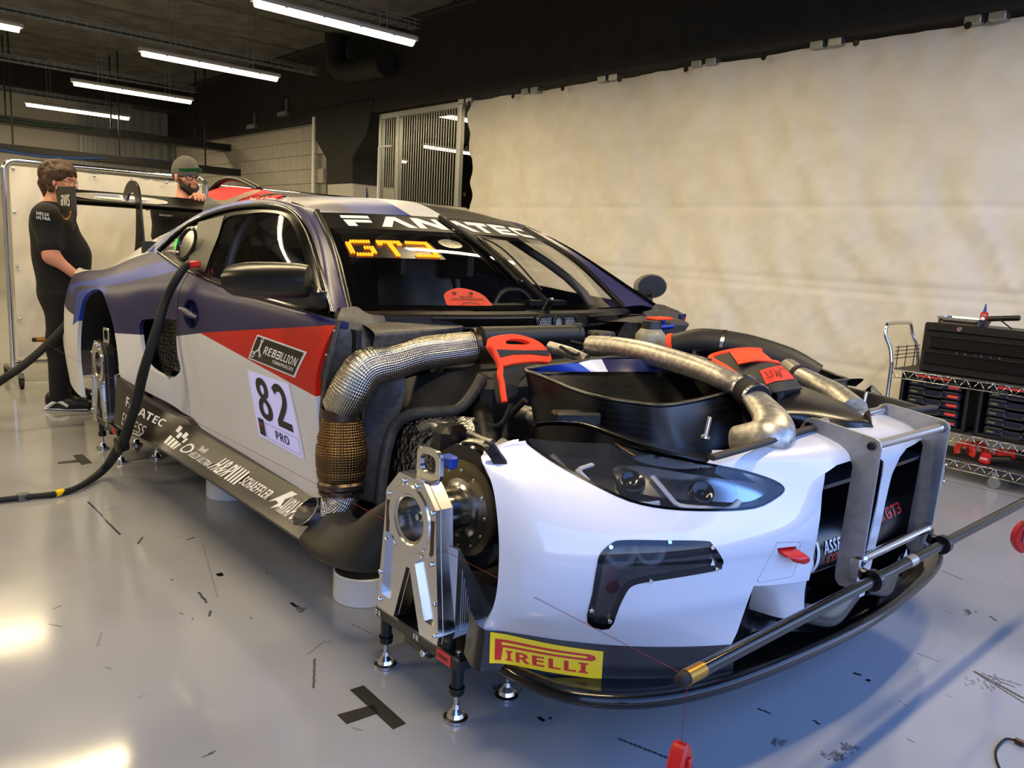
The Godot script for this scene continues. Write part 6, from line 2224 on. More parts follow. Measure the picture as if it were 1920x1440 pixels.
	patch(g, [ks([[690, 930, "x", -0.74], [700, 830, "x", -0.72], [710, 750, "x", -0.70], [750, 715, "x", -0.66], [800, 700, "x", -0.60], [840, 695, "x", -0.55], [870, 690, "x", -0.50], [900, 680, "x", -0.46]]), lip], {"out": Vector3(-1, 0, 1), "nu": 5, "nv": 5})
	var hood := both("arch_hood", g, M.composite_dark, car, "dark moulded inner wheel arch with a rolled edge")
	g = G.new()
	tube(g, spline(lip, 6), 0.020, 10)
	both("arch_lip", g, M.composite, hood)
	g = G.new()
	patch(g, [ks([[690, 950, "x", -0.76], [760, 950, "x", -0.73], [850, 960, "x", -0.68], [940, 960, "x", -0.62]]), ks([[700, 850, "x", -0.74], [770, 840, "x", -0.71], [850, 840, "x", -0.66], [940, 850, "x", -0.60]]), ks([[738, 806, "x", -0.715], [785, 786, "x", -0.68], [850, 780, "x", -0.62], [905, 785, "x", -0.58]])], {"out": Vector3(-1, 0, 1), "nu": 8, "nv": 8})
	both("heat_foil", g, M.foil_crumple, car, "crumpled heat foil lining the wheel well")
	# suspension and pipes in the wheel well
	for q in [
		["brake_hose", [[790, 805, "x", -0.66], [815, 800, "x", -0.66], [840, 830, "x", -0.68], [848, 850, "x", -0.70]], 0.013, "alu_pipe"], ["brake_hose", [[815, 790, "x", -0.60], [860, 805, "x", -0.60], [905, 825, "x", -0.62], [925, 830, "x", -0.62]], 0.011, "alu_pipe"],
		["fluid_line", [[860, 830, "x", -0.66], [890, 845, "x", -0.66], [925, 850, "x", -0.66]], 0.009, "heat_steel"], ["fluid_line", [[855, 850, "x", -0.70], [880, 835, "x", -0.68], [910, 838, "x", -0.66]], 0.02, "alu_pipe"],
		["coolant_pipe", [[972, 772, "x", -0.45], [1000, 780, "x", -0.46], [1018, 792, "x", -0.48]], 0.026, "alu_pipe"], ["coolant_pipe", [[1000, 780, "x", -0.47], [1025, 790, "x", -0.47], [1032, 815, "x", -0.5]], 0.033, "alu_pipe"],
		["wishbone", [[900, 900, "x", -0.80], [860, 870, "x", -0.70], [830, 850, "x", -0.60]], 0.018, "heat_steel"], ["wishbone", [[800, 1010, "x", -0.80], [760, 990, "x", -0.70], [720, 985, "x", -0.6]], 0.018, "dark_steel"],
		["damper", [[900, 760, "x", -0.50], [915, 830, "x", -0.62], [920, 900, "x", -0.70]], 0.035, "dark_steel"], ["wiring_loom", [[960, 760, "x", -0.5], [945, 800, "x", -0.55], [950, 850, "x", -0.6], [935, 880, "x", -0.66]], 0.012, "rubber"],
		["wiring_loom", [[890, 790, "x", -0.6], [930, 800, "x", -0.58], [955, 780, "x", -0.52], [985, 750, "x", -0.5]], 0.010, "rubber"], ["fuel_hose", [[1050, 650, "z", -0.30], [1080, 665, "z", -0.24], [1100, 650, "z", -0.3], [1070, 640, "z", -0.36]], 0.006, "rubber"],
		["coolant_pipe", [[1030, 650, "z", -0.38], [1065, 660, "z", -0.30], [1100, 675, "z", -0.22]], 0.02, "alu_pipe"]]:
		if q[0] in ["brake_hose", "fluid_line"]:
			for e in q[1]: e[3] -= 0.08
		hose(q[0], ks(q[1]), q[2], M[q[3]], car, 10)
	for q in [[873, 838], [905, 845], [940, 835], [880, 855]]:
		g = G.new()
		box(g, K(q[0], q[1], "x", -0.76), Vector3(0.05, 0.025, 0.03), Basis.from_euler(Vector3(0.4, 0.5, 0.2)), 0.006)
		part("caliper_bracket", g, M.alu_pipe, car)
	exhaust(car)
	ducts(car)
	front_hub(car)

func exhaust(car: Node3D) -> void:
	var a := ks([[912, 647, "x", -0.42], [850, 655, "x", -0.53], [785, 664, "x", -0.65], [730, 680, "x", -0.765]]) + [Vector3(-0.855, 0.825, -0.572), Vector3(-0.895, 0.755, -0.588), K(642, 762, "x", -0.90)]
	var pipe := hose("exhaust_pipe", a, [0.052, 0.056, 0.058, 0.062, 0.066, 0.067, 0.066], M.foil, car, 28, 8, "silver foil wrapped exhaust pipe bending down behind the wheel")
	ring_on(pipe, a[0].lerp(a[1], 0.18), a[1], 0.064, 0.045, M.heat_steel)
	var top: Vector3 = a[6]
	var c1 := K(641, 790, "x", -0.90); var c4 := K(640, 905, "x", -0.905)
	ring_on(pipe, top.lerp(c1, 0.4), c1, 0.069, 0.03, M.heat_steel, "weld_band")
	var g := G.new()
	rod(g, K(682, 748, "x", -0.86), K(681, 785, "x", -0.86), 0.006, 8)
	rod(g, K(676, 752, "x", -0.86), K(688, 748, "x", -0.86), 0.008, 8)
	part("clamp_bolt", g, M.heat_steel, pipe)
	var ax := c4 - c1
	var l := ax.length()
	g = G.new()
	lathe(g, [[0.066, -0.02], [0.068, 0.0], [0.072, l * 0.1], [0.074, l * 0.17], [0.080, l * 0.25], [0.0775, l * 0.33], [0.083, l * 0.38], [0.085, l * 0.55], [0.083, l * 0.72], [0.0785, l * 0.76], [0.082, l * 0.80], [0.078, l * 0.90], [0.066, l]], c1, ax, 36, false)
	var cat_ := part("catalyst", g, M.foil_gold, car, "bulged catalytic converter in browned gold foil")
	g = G.new()
	lathe(g, [[0.062, -0.016], [0.072, -0.016], [0.078, -0.008], [0.078, 0.006], [0.072, 0.014], [0.062, 0.014]], c4 + ax.normalized() * 0.006, ax, 30)
	lathe(g, [[0.062, 0.018], [0.074, 0.018], [0.074, 0.028], [0.062, 0.028]], c4 + ax.normalized() * 0.006, ax, 30)
	part("flange", g, M.heat_steel, cat_)
	var e := [c4 + ax.normalized() * 0.02, K(637, 938, "x", -0.915), K(622, 955, "x", -0.94), K(600, 962, "x", -0.975)]
	hose("exhaust_elbow", e, [0.062, 0.062, 0.056, 0.05], M.foil, car, 24, 6, "silver foil elbow at the foot of the catalyst")
	# open polished outlet, cut at a slant
	g = G.new()
	var o0: Vector3 = K(604, 960, "x", -0.965); var o1 := K(562, 958, "x", -1.045)
	var d := (o1 - o0).normalized()
	var u := d.cross(Vector3.UP).normalized(); var w := u.cross(d)
	for k in 28:
		var t0 := TAU * k / 28; var t1 := TAU * (k + 1) / 28
		var r0 := u * cos(t0) + w * sin(t0); var r1 := u * cos(t1) + w * sin(t1)
		var e0 := o0.lerp(o1, 0.75 - 0.35 * sin(t0)); var e1 := o0.lerp(o1, 0.75 - 0.35 * sin(t1))
		g.t3(o0 + r0 * 0.046, o0 + r1 * 0.046, e1 + r1 * 0.048, r0, r1, r1); g.t3(o0 + r0 * 0.046, e1 + r1 * 0.048, e0 + r0 * 0.048, r0, r1, r0)
		g.t3(o0 + r0 * 0.044, o0 + r1 * 0.044, e1 + r1 * 0.046, -r0, -r1, -r1); g.t3(o0 + r0 * 0.044, e1 + r1 * 0.046, e0 + r0 * 0.046, -r0, -r1, -r0)
		g.quad(e0 + r0 * 0.046, e1 + r1 * 0.046, e1 + r1 * 0.048, e0 + r0 * 0.048)
	part("exhaust_outlet", g, M.alu_bright, car, "polished slanted exhaust outlet on the side skirt")

func ducts(car: Node3D) -> void:
	# big carbon air duct, open on top
	var rimp := [K(985, 695, "y", 0.88), K(1020, 707, "y", 0.872), K(1075, 730, "y", 0.86), K(1125, 745, "y", 0.855), K(1187, 755, "y", 0.85), K(1245, 760, "y", 0.85), K(1300, 752, "y", 0.852), K(1350, 740, "y", 0.86), K(1377, 729, "y", 0.867), K(1350, 707, "y", 0.885), K(1300, 685, "y", 0.90), K(1250, 674, "y", 0.905), K(1175, 670, "y", 0.905), K(1125, 672, "y", 0.90), K(1060, 682, "y", 0.892), K(1005, 689, "y", 0.884)]
	var lowp := [Vector3(-0.60, 0.66, -0.02), Vector3(-0.61, 0.65, 0.06), Vector3(-0.61, 0.64, 0.14), Vector3(-0.60, 0.64, 0.22), Vector3(-0.58, 0.64, 0.32), Vector3(-0.52, 0.64, 0.42), Vector3(-0.42, 0.64, 0.50), Vector3(-0.30, 0.64, 0.52), Vector3(-0.16, 0.66, 0.50), Vector3(-0.10, 0.66, 0.40), Vector3(-0.10, 0.66, 0.30), Vector3(-0.12, 0.66, 0.2), Vector3(-0.2, 0.66, 0.1), Vector3(-0.3, 0.66, 0.04), Vector3(-0.42, 0.66, 0.0), Vector3(-0.54, 0.66, -0.02)]
	var top := spline(rimp, 4, true); var mid := []; var low := spline(lowp, 4, true)
	for i in top.size(): mid.append(top[i].lerp(low[i], 0.5) + Vector3(0.01 if top[i].x < -0.5 else 0.0, -0.02, 0.0))
	var g := G.new()
	var P := [[], [], []]
	for i in top.size() + 1:
		var k := i % top.size()
		P[0].append(top[k]); P[1].append(mid[k]); P[2].append(low[k])
	patch(g, P, {"nu": 1, "nv": 5, "out": Vector3.LEFT})
	var duct := both("air_duct", g, M.carbon_ribs, car, "large black carbon air duct open at the top")
	g = G.new()
	tube(g, top, 0.008, 6, false, true, 0.7)
	both("duct_rim", g, M.carbon, duct)
	# sloping inner face and the painted strip along the far edge
	g = G.new()
	patch(g, [ks([[1003, 696, "y", 0.872], [1100, 697, "y", 0.868], [1200, 697, "y", 0.868], [1305, 699, "y", 0.872]]), ks([[1070, 745, "y", 0.80], [1140, 765, "y", 0.78], [1220, 780, "y", 0.77], [1330, 765, "y", 0.78]])], {"out": Vector3(-0.3, 1, 0.5), "nu": 5, "nv": 5})
	both("duct_inner_face", g, mat("ribbed_gloss", Color(1.0, 1.0, 1.0), 0.28, 0.0, {"uv1_triplanar": true, "uv1_scale": Vector3(14, 14, 14), "albedo_texture": (M.carbon_ribs as StandardMaterial3D).albedo_texture}), duct)
	var strip := [[[1003, 690], [1003, 697]], [[1085, 680], [1108, 697]], [[1128, 673], [1140, 697]], [[1250, 676], [1250, 697]], [[1340, 704], [1305, 699]]]
	for k in 4:
		g = G.new()
		var s: Array = strip[k]; var e: Array = strip[k + 1]
		var a := K(s[0][0], s[0][1], "y", [0.886, 0.897, 0.903, 0.907][k]) + Vector3(-0.004, 0, 0.004); var b := K(e[0][0], e[0][1], "y", [0.897, 0.903, 0.907, 0.888][k]) + Vector3(-0.004, 0, 0.004)
		var c := K(e[1][0], e[1][1], "y", 0.871); var d := K(s[1][0], s[1][1], "y", 0.871)
		patch(g, [[a, a.lerp(b, 0.5) + Vector3(0, 0.003, 0), b], [d, d.lerp(c, 0.5), c]], {"out": Vector3(-0.5, 0.5, 1), "nu": 3, "nv": 2})
		part("painted_strip", g, [M.paint_blue, M.paint_white, M.paint_navy, M.paint_navy][k], duct)
	# charge pipe running along the far edge, rubber joint, cast elbow
	var p := ks([[1108, 648, "y", 0.915], [1150, 652, "y", 0.922], [1210, 662, "y", 0.925], [1300, 688, "y", 0.91], [1360, 712, "y", 0.895], [1398, 730, "y", 0.878]])
	hose("charge_pipe", p, [0.036, 0.038, 0.037, 0.035, 0.033, 0.033], M.alu_pipe, car, 18, 8, "satin aluminium charge pipe above the duct")
	ring_on(car, K(1152, 652, "y", 0.922), K(1210, 662, "y", 0.925), 0.0395, 0.006, M.black_satin, "pipe_band")
	var j := ks([[1392, 727, "y", 0.88], [1408, 738, "y", 0.872], [1420, 748, "y", 0.864]])
	g = G.new()
	tube(g, j, 0.040, 18)
	var joint := part("hose_joint", g, M.rubber, car)
	ring_on(joint, j[0].lerp(j[1], 0.3), j[1], 0.0425, 0.012, M.alu_bright)
	ring_on(joint, j[1].lerp(j[2], 0.8), j[2], 0.0425, 0.012, M.alu_bright)
	var el := ks([[1414, 744, "y", 0.867], [1432, 765, "y", 0.85], [1448, 788, "y", 0.832], [1448, 812, "y", 0.81], [1425, 828, "y", 0.785], [1385, 838, "y", 0.755]])
	g = G.new()
	tube(g, spline(el, 6), [0.038] + range(1, 31).map(func(i): return 0.038 + 0.018 * minf(1.0, i / 16.0)), 20, true, false, 0.62)
	part("cast_elbow", g, M.alu_pipe, car, "cast aluminium elbow flattening towards the nose")
	var lf := ks([[1478, 690, "y", 0.88], [1500, 706, "y", 0.872], [1530, 722, "y", 0.862], [1565, 742, "y", 0.845], [1600, 772, "y", 0.82]])
	hose("far_charge_pipe", lf, [0.033, 0.034, 0.036, 0.04, 0.044], M.alu_pipe, car, 18, 6, "aluminium charge pipe on the far side of the spine")
	ring_on(car, lf[1], lf[2], 0.038, 0.02, M.rubber, "pipe_band")
	# centre spine with carbon cover
	g = G.new()
	patch(g, [[K(1425, 732, "y", 0.86), K(1470, 715, "y", 0.87), K(1560, 745, "y", 0.855), K(1600, 765, "y", 0.84)], [K(1445, 752, "y", 0.855), K(1500, 740, "y", 0.865), K(1580, 765, "y", 0.845), K(1625, 785, "y", 0.825)], [K(1478, 775, "y", 0.835), K(1530, 768, "y", 0.845), K(1590, 785, "y", 0.828), K(1632, 797, "y", 0.812)], [K(1500, 800, "y", 0.80), K(1545, 795, "y", 0.815), K(1600, 800, "y", 0.81), K(1640, 803, "y", 0.80)]], {"out": Vector3.UP, "nu": 5, "nv": 5, "thick": 0.05})
	part("spine_cover", g, M.carbon, car, "carbon cover along the middle of the nose")
	g = G.new()
	tube(g, spline(ks([[1334, 858, "y", 0.785], [1370, 848, "y", 0.79], [1420, 834, "y", 0.796], [1480, 815, "y", 0.806], [1525, 802, "y", 0.813]]), 4), 0.013, 6, true, false, 0.6)
	both("bonnet_seal", g, mat("seal", Color(0.16, 0.14, 0.12), 0.7), car)
	g = G.new()
	box(g, Vector3(0, 0.62, 0.54), Vector3(1.0, 0.26, 0.06), Basis.IDENTITY, 0.01)
	part("radiator_carrier", g, M.black_plastic, car)
	# carbon box and ledge behind the headlight
	g = G.new()
	box(g, K(1080, 783, "y", 0.80), Vector3(0.13, 0.035, 0.05), Basis.from_euler(Vector3(0, -0.5, 0)), 0.006)
	both("latch_box", g, M.carbon, car)
	g = G.new()
	patch(g, [ks([[988, 822, "y", 0.775], [1010, 800, "y", 0.785], [1090, 802, "y", 0.785], [1200, 838, "y", 0.775], [1322, 866, "y", 0.772]]), ks([[1000, 800, "y", 0.81], [1012, 792, "y", 0.805], [1095, 792, "y", 0.80], [1200, 828, "y", 0.785], [1322, 862, "y", 0.774]]), ks([[1010, 792, "y", 0.80], [1030, 790, "y", 0.79], [1120, 790, "y", 0.76], [1220, 822, "y", 0.74], [1322, 850, "y", 0.73]])], {"out": Vector3.UP, "nu": 5, "nv": 4})
	both("headlight_ledge", g, M.carbon_gloss, car)
	# bonnet pins
	for q in [[1322, 822, 1327, 797], [1617, 768, 1624, 748]]:
		g = G.new()
		var a := K(q[0], q[1], "y", 0.79); var b := a + Vector3(0.012, 0.055, 0.0)
		rod(g, a, b, 0.006, 10, 0.002)
		lathe(g, [[0.0, 0.0], [0.014, 0.0], [0.014, 0.006], [0.006, 0.01]], a, b - a, 12)
		part("bonnet_pin", g, M.alu_bright, car)
	# intake pipe across the back of the bay
	var i0 := K(900, 632, "z", -0.46); var i1 := K(1085, 627, "z", -0.42)
	hose("intake_pipe", [i0, i0.lerp(i1, 0.5), i1], 0.036, M.composite_dark, car, 18, 4, "black intake pipe across the bay")
	g = G.new()
	lathe(g, [[0.036, -0.02], [0.043, -0.02], [0.043, 0.012], [0.034, 0.012], [0.034, -0.02]], i1, i1 - i0 + Vector3(-0.25, 0, 0.25), 24)
	part("intake_mouth", g, M.rubber, car)
	# reservoir, caps and blue fittings on the far side
	g = G.new()
	lathe(g, [[0.0, 0.0], [0.055, 0.0], [0.06, 0.02], [0.06, 0.06], [0.04, 0.085], [0.0, 0.085]], Vector3(0.30, 0.87, -0.34), Vector3.UP, 20, false)
	var res := part("reservoir", g, mat("milky", Color(0.55, 0.53, 0.45), 0.4), car, "milky fluid reservoir")
	g = G.new()
	lathe(g, [[0.0, 0.03], [0.035, 0.03], [0.04, 0.0]], Vector3(0.30, 0.955, -0.34), Vector3.UP, 16)
	part("cap", g, M.black_plastic, res)
	for q in [[Vector3(0.38, 0.955, -0.36), Vector3(0.44, 0.96, -0.34)], [Vector3(0.40, 0.93, -0.36), Vector3(0.40, 0.985, -0.36)], [Vector3(0.36, 0.94, -0.42), Vector3(0.43, 0.945, -0.42)]]:
		g = G.new()
		rod(g, q[0], q[1], 0.011, 10, 0.002)
		part("blue_fitting", g, M.blue_part, car)
	g = G.new()
	lathe(g, [[0.0, 0.05], [0.05, 0.05], [0.055, 0.04], [0.055, 0.02], [0.065, 0.02], [0.065, 0.0]], Vector3(0.10, 0.89, -0.42), Vector3.UP, 20)
	part("oil_cap", g, M.black_plastic, car)
	g = G.new()
	box(g, Vector3(0.52, 0.94, -0.5), Vector3(0.12, 0.05, 0.1), Basis.IDENTITY, 0.01)
	part("relay_box", g, M.black_plastic, car)
	g = G.new()
	box(g, Vector3(0.58, 0.972, -0.52), Vector3(0.12, 0.012, 0.06), Basis.IDENTITY, 0.004)
	part("red_tab", g, M.orange, car)
	# black air hose on the far side with steel clamps
	var h := [Vector3(0.28, 0.90, -0.22), Vector3(0.33, 0.925, -0.12), Vector3(0.40, 0.915, 0.02), Vector3(0.46, 0.88, 0.16), Vector3(0.50, 0.84, 0.26)]
	var ah := hose("air_hose", h, [0.045, 0.055, 0.058, 0.06, 0.05], M.composite_dark, car, 18, 6, "thick black air hose on the far side of the bay")
	ring_on(ah, Vector3(0.365, 0.922, -0.05), Vector3(0.40, 0.915, 0.02), 0.061, 0.012, M.alu_bright)
	ring_on(ah, h[0], h[1], 0.05, 0.02, M.orange, "red_sleeve")

func front_hub(car: Node3D) -> void:
	var ax := Vector3.LEFT
	for s in [false, true]:
		var at := Vector3(-0.815, 0.518, -0.03)
		var g := G.new()
		lathe(g, [[0.0, 0.0], [0.175, 0.0], [0.18, 0.006], [0.18, 0.032], [0.175, 0.038], [0.135, 0.038], [0.13, 0.034], [0.0, 0.034]], at, ax, 44)
		var d := part("brake_disc", g if not s else g.mirrored(), M.gloss_black, car, "large dark brake disc")
		g = G.new()
		lathe(g, [[0.135, 0.036], [0.135, 0.05], [0.118, 0.054], [0.075, 0.054], [0.07, 0.05]], at, ax, 40)
		var f := part("disc_bell", g if not s else g.mirrored(), M.hub_gold, car, "gold anodised disc bell")
		g = G.new()
		lathe(g, [[0.06, 0.04], [0.084, 0.045], [0.084, 0.055], [0.074, 0.060], [0.066, 0.066], [0.066, 0.13], [0.0, 0.13]], at, ax, 32)
		part("hub_drum", g if not s else g.mirrored(), M.alu_bright, car)
		for k in 12:
			var a := TAU * k / 12
			var b := bolt_at(at + Vector3(-0.054, sin(a) * 0.108, cos(a) * 0.108), ax, 0.005)
			part("bolt", b if not s else b.mirrored(), M.alu, f)
		g = G.new()
		box(g, Vector3(-0.76, 0.62, -0.23), Vector3(0.10, 0.17, 0.08), Basis.IDENTITY, 0.02)
		part("brake_caliper", g if not s else g.mirrored(), M.black_satin, car)

# ---------------------------------------------------------------- set-up stands, gauges, loose things
func ZY(x: float) -> Transform3D: return Transform3D(Basis(Vector3(0, 0, 1), Vector3.UP, Vector3(-1, 0, 0)), Vector3(x, 0, 0))

func hub_stand() -> Node3D:
	# own axes: hub centre at the origin, outer face looking to -x
	var t := thing("hub_stand", "", "stand", Vector3.ZERO, "machined hub stands under the car")
	var line := poly([[-0.055, 0.115], [0.055, 0.115], [0.113, 0.055], [0.122, -0.06], [0.145, -0.275], [0.140, -0.30], [0.062, -0.30], [0.052, -0.27], [0.008, -0.135], [-0.008, -0.135], [-0.052, -0.27], [-0.062, -0.30], [-0.140, -0.30], [-0.145, -0.275], [-0.122, -0.06], [-0.113, 0.055]])
	var pock := poly([[0.075, -0.07], [0.108, -0.06], [0.126, -0.255], [0.082, -0.255], [0.03, -0.115]])
	var pock2 := PackedVector2Array()
	for p in pock: pock2.append(Vector2(-p.x, p.y))
	pock2.reverse()
	var g := G.new()
	prism(g, line, ZY(0.012), 0.014, [disc(Vector2.ZERO, 0.068, 36), pock, pock2], 0.0)
	prism(g, line, ZY(0.055), 0.043, [disc(Vector2.ZERO, 0.060, 36)], 0.003)
	own("face_plate", g, M.alu_bright, t)
	g = G.new()
	lathe(g, [[0.066, -0.004], [0.070, -0.007], [0.092, -0.007], [0.096, -0.002]], Vector3.ZERO, Vector3.RIGHT, 40)
	lathe(g, [[0.060, 0.10], [0.060, 0.0], [0.066, -0.003]], Vector3.ZERO, Vector3.RIGHT, 40)
	own("bearing_ring", g, M.alu_bright, t)
	g = G.new()
	rod(g, Vector3(0.12, 0, 0), Vector3(0.06, 0, 0), 0.026, 18, 0.004)
	ball(g, Vector3(0.05, 0, 0), Vector3(0.022, 0.022, 0.022))
	rod(g, Vector3(0.03, 0, 0), Vector3(0.022, 0, 0), 0.009, 6)
	own("hub_nut", g, M.alu, t)
	g = G.new()
	lathe(g, [[0.066, 0.0], [0.066, 0.105], [0.0, 0.105]], Vector3(0.05, 0, 0), Vector3.RIGHT, 32)
	own("spindle", g, M.alu_bright, t)
	# lifting eye
	g = G.new()
	prism(g, rrect(Vector2(0.02, 0.148), Vector2(0.105, 0.085), 0.022), ZY(0.05), 0.014, [rrect(Vector2(0.02, 0.15), Vector2(0.068, 0.05), 0.018)], 0.002)
	own("lifting_eye", g, M.alu_bright, t)
	g = G.new()
	box(g, Vector3(0.10, 0.15, 0.03), Vector3(0.03, 0.035, 0.045), Basis.IDENTITY, 0.006)
	own("strap", g, M.blue_print, t)
	for s in [-1.0, 1.0]:
		g = G.new()
		prism(g, poly([[0.05, -0.05], [0.06, -0.05], [0.19, -0.265], [0.19, -0.295], [0.05, -0.295]]), Transform3D(Basis.IDENTITY, Vector3(0, 0, 0.118 if s > 0 else -0.143)), 0.025, [], 0.002)
		own("gusset", g, M.alu, t)
		g = G.new()
		var tri := poly([[0.065, -0.09], [0.165, -0.262], [0.165, -0.28], [0.065, -0.28]])
		for k in 5:
			var o := inset(tri, -0.005 - k * 0.007)
			var e := inset(tri, -0.0075 - k * 0.007)
			if o.size() < 3 or e.size() < 3: continue
			prism(g, o, Transform3D(Basis.IDENTITY, Vector3(0, 0, 0.143 if s > 0 else -0.1445)), 0.0015, [e])
		own("milling_marks", g, M.alu_bright, t)
		for q in [[0.10, 0.045], [0.062, -0.085], [0.105, -0.09], [0.128, -0.19], [0.132, -0.275], [0.03, 0.098]]:
			own("bolt", bolt_at(Vector3(-0.004, q[1], s * q[0]), Vector3.LEFT, 0.007), M.alu_bright, t)
		g = G.new()
		box(g, Vector3(-0.0025, 0.01 - 0.03, s * 0.103), Vector3(0.003, 0.09, 0.011))
		own("name_plate", g, M.heat_steel, t)
	return t

func platform(label_: String, mark: String) -> Node3D:
	# own axes: floor level under the hub, x = 0 on the outer edge, +x inwards
	var t := thing("levelling_platform", label_, "platform", Vector3.ZERO, "black levelling platforms under the hub stands")
	var g := G.new()
	box(g, Vector3(0.13, 0.172, -0.03), Vector3(0.27, 0.036, 0.40), Basis.IDENTITY, 0.005)
	own("plate", g, M.black_satin, t)
	g = G.new()
	for z in [-0.16, 0.09]:
		lathe(g, [[0.0, 0.028], [0.034, 0.028], [0.038, 0.022], [0.038, 0.0]], Vector3(0.19, 0.19, z), Vector3.UP, 20)
		lathe(g, [[0.0, 0.028], [0.020, 0.028], [0.020, 0.0]], Vector3(0.02, 0.19, z), Vector3.UP, 14)
	own("support_pad", g, M.black_plastic, t)
	for x in [0.02, 0.20]:
		for z in [-0.205, 0.135]:
			g = G.new()
			rod(g, Vector3(x, 0.155, z), Vector3(x, 0.075, z), 0.017, 16, 0.002)
			lathe(g, [[0.0, 0.0], [0.019, 0.0], [0.021, 0.006], [0.021, 0.02]], Vector3(x, 0.075, z), Vector3.UP, 16)
			own("leg", g, M.black_satin, t)
			g = G.new()
			rod(g, Vector3(x, 0.08, z), Vector3(x, 0.03, z), 0.007, 10)
			lathe(g, [[0.0, 0.045], [0.009, 0.045], [0.011, 0.034], [0.020, 0.022], [0.024, 0.012], [0.033, 0.009], [0.033, 0.002], [0.030, 0.0]], Vector3(x, 0, z), Vector3.UP, 22)
			own("foot", g, M.alu_bright, t)
			own("screw", bolt_at(Vector3(x, 0.19, z), Vector3.UP, 0.008), M.alu_bright, t)
	g = G.new()
	text_on(g, mark, frame(Vector3(-0.006, 0.172, -0.21), Vector3(0, 0, 1), Vector3.UP), 0.018)
	own("lettering", g, M.text_white, t)
	g = G.new()
	text_on(g, mark, frame(Vector3(-0.006, 0.176, -0.02), Vector3(0, 0, 1), Vector3.UP), 0.016)
	own("lettering", g, M.text_white, t)
	g = G.new()
	box(g, Vector3(0.01, 0.150, -0.02), Vector3(0.03, 0.03, 0.12), Basis.IDENTITY, 0.004)
	own("level_block", g, M.black_satin, t)
	own("thumb_screw", bolt_at(Vector3(-0.006, 0.147, 0.02), Vector3.LEFT, 0.010), M.alu_bright, t)
	g = G.new()
	box(g, Vector3(-0.0055, 0.172, 0.105), Vector3(0.002, 0.03, 0.06))
	own("team_label", g, mat("label_red", Color(0.85, 0.25, 0.22), 0.5), t)
	g = G.new()
	text_on(g, "TEAM1", frame(Vector3(-0.0072, 0.172, 0.105), Vector3(0, 0, 1), Vector3.UP), 0.011)
	own("label_print", g, M.text_black, t)
	return t

func build_stands() -> void:
	var s := hub_stand()
	s.position = Vector3(-1.035, 0.518, -0.03)
	s.set_meta("label", "machined aluminium hub stand in the open front wheel arch")
	var o := copy(s, Vector3(-1.035, 0.518, -2.947), "machined aluminium hub stand in the rear wheel arch behind the side vent")
	o = copy(s, Vector3(1.035, 0.518, -0.03), "machined aluminium hub stand on the curtain side, front axle")
	o.rotation.y = PI
	o = copy(s, Vector3(1.035, 0.518, -2.947), "machined aluminium hub stand on the curtain side, rear axle")
	o.rotation.y = PI
	var p := platform("black levelling platform on chrome feet marked FR", "FR")
	p.position = Vector3(-1.0, 0, -0.005)
	p = platform("black levelling platform on chrome feet under the rear hub stand by the cable", "RR")
	p.position = Vector3(-1.0, 0, -2.92)
	p = platform("black levelling platform on the curtain side, front axle", "FL")
	p.position = Vector3(1.0, 0, -0.03)
	p.rotation.y = PI
	p = platform("black levelling platform on the curtain side, rear axle", "RL")
	p.position = Vector3(1.0, 0, -2.95)
	p.rotation.y = PI
	# white jack blocks under the floor
	var k := 0
	for at in [Vector3(-0.78, 0, -0.66), Vector3(-0.72, 0, -1.98), Vector3(0.78, 0, -0.66), Vector3(0.72, 0, -1.98)]:
		var g := G.new()
		lathe(g, [[0.0, 0.0], [0.105, 0.0], [0.108, 0.004], [0.108, 0.098], [0.104, 0.102]], at, Vector3.UP, 36)
		var t := thing("jack_block", ["white round jack block behind the front hub stand", "white round jack block under the middle of the side skirt", "white round jack block on the curtain side, front", "white round jack block on the curtain side, rear"][k], "block", at)
		part("body", g, M.white_plastic, t)
		g = G.new()
		lathe(g, [[0.104, 0.101], [0.100, 0.106], [0.0, 0.106]], at, Vector3.UP, 36)
		part("top_pad", g, M.rubber, t)
		g = G.new()
		rod(g, at + Vector3(0, 0.106, 0), at + Vector3(0, 0.25, 0), 0.022, 16)
		part("jack_ram", g, M.alu, t)
		k += 1

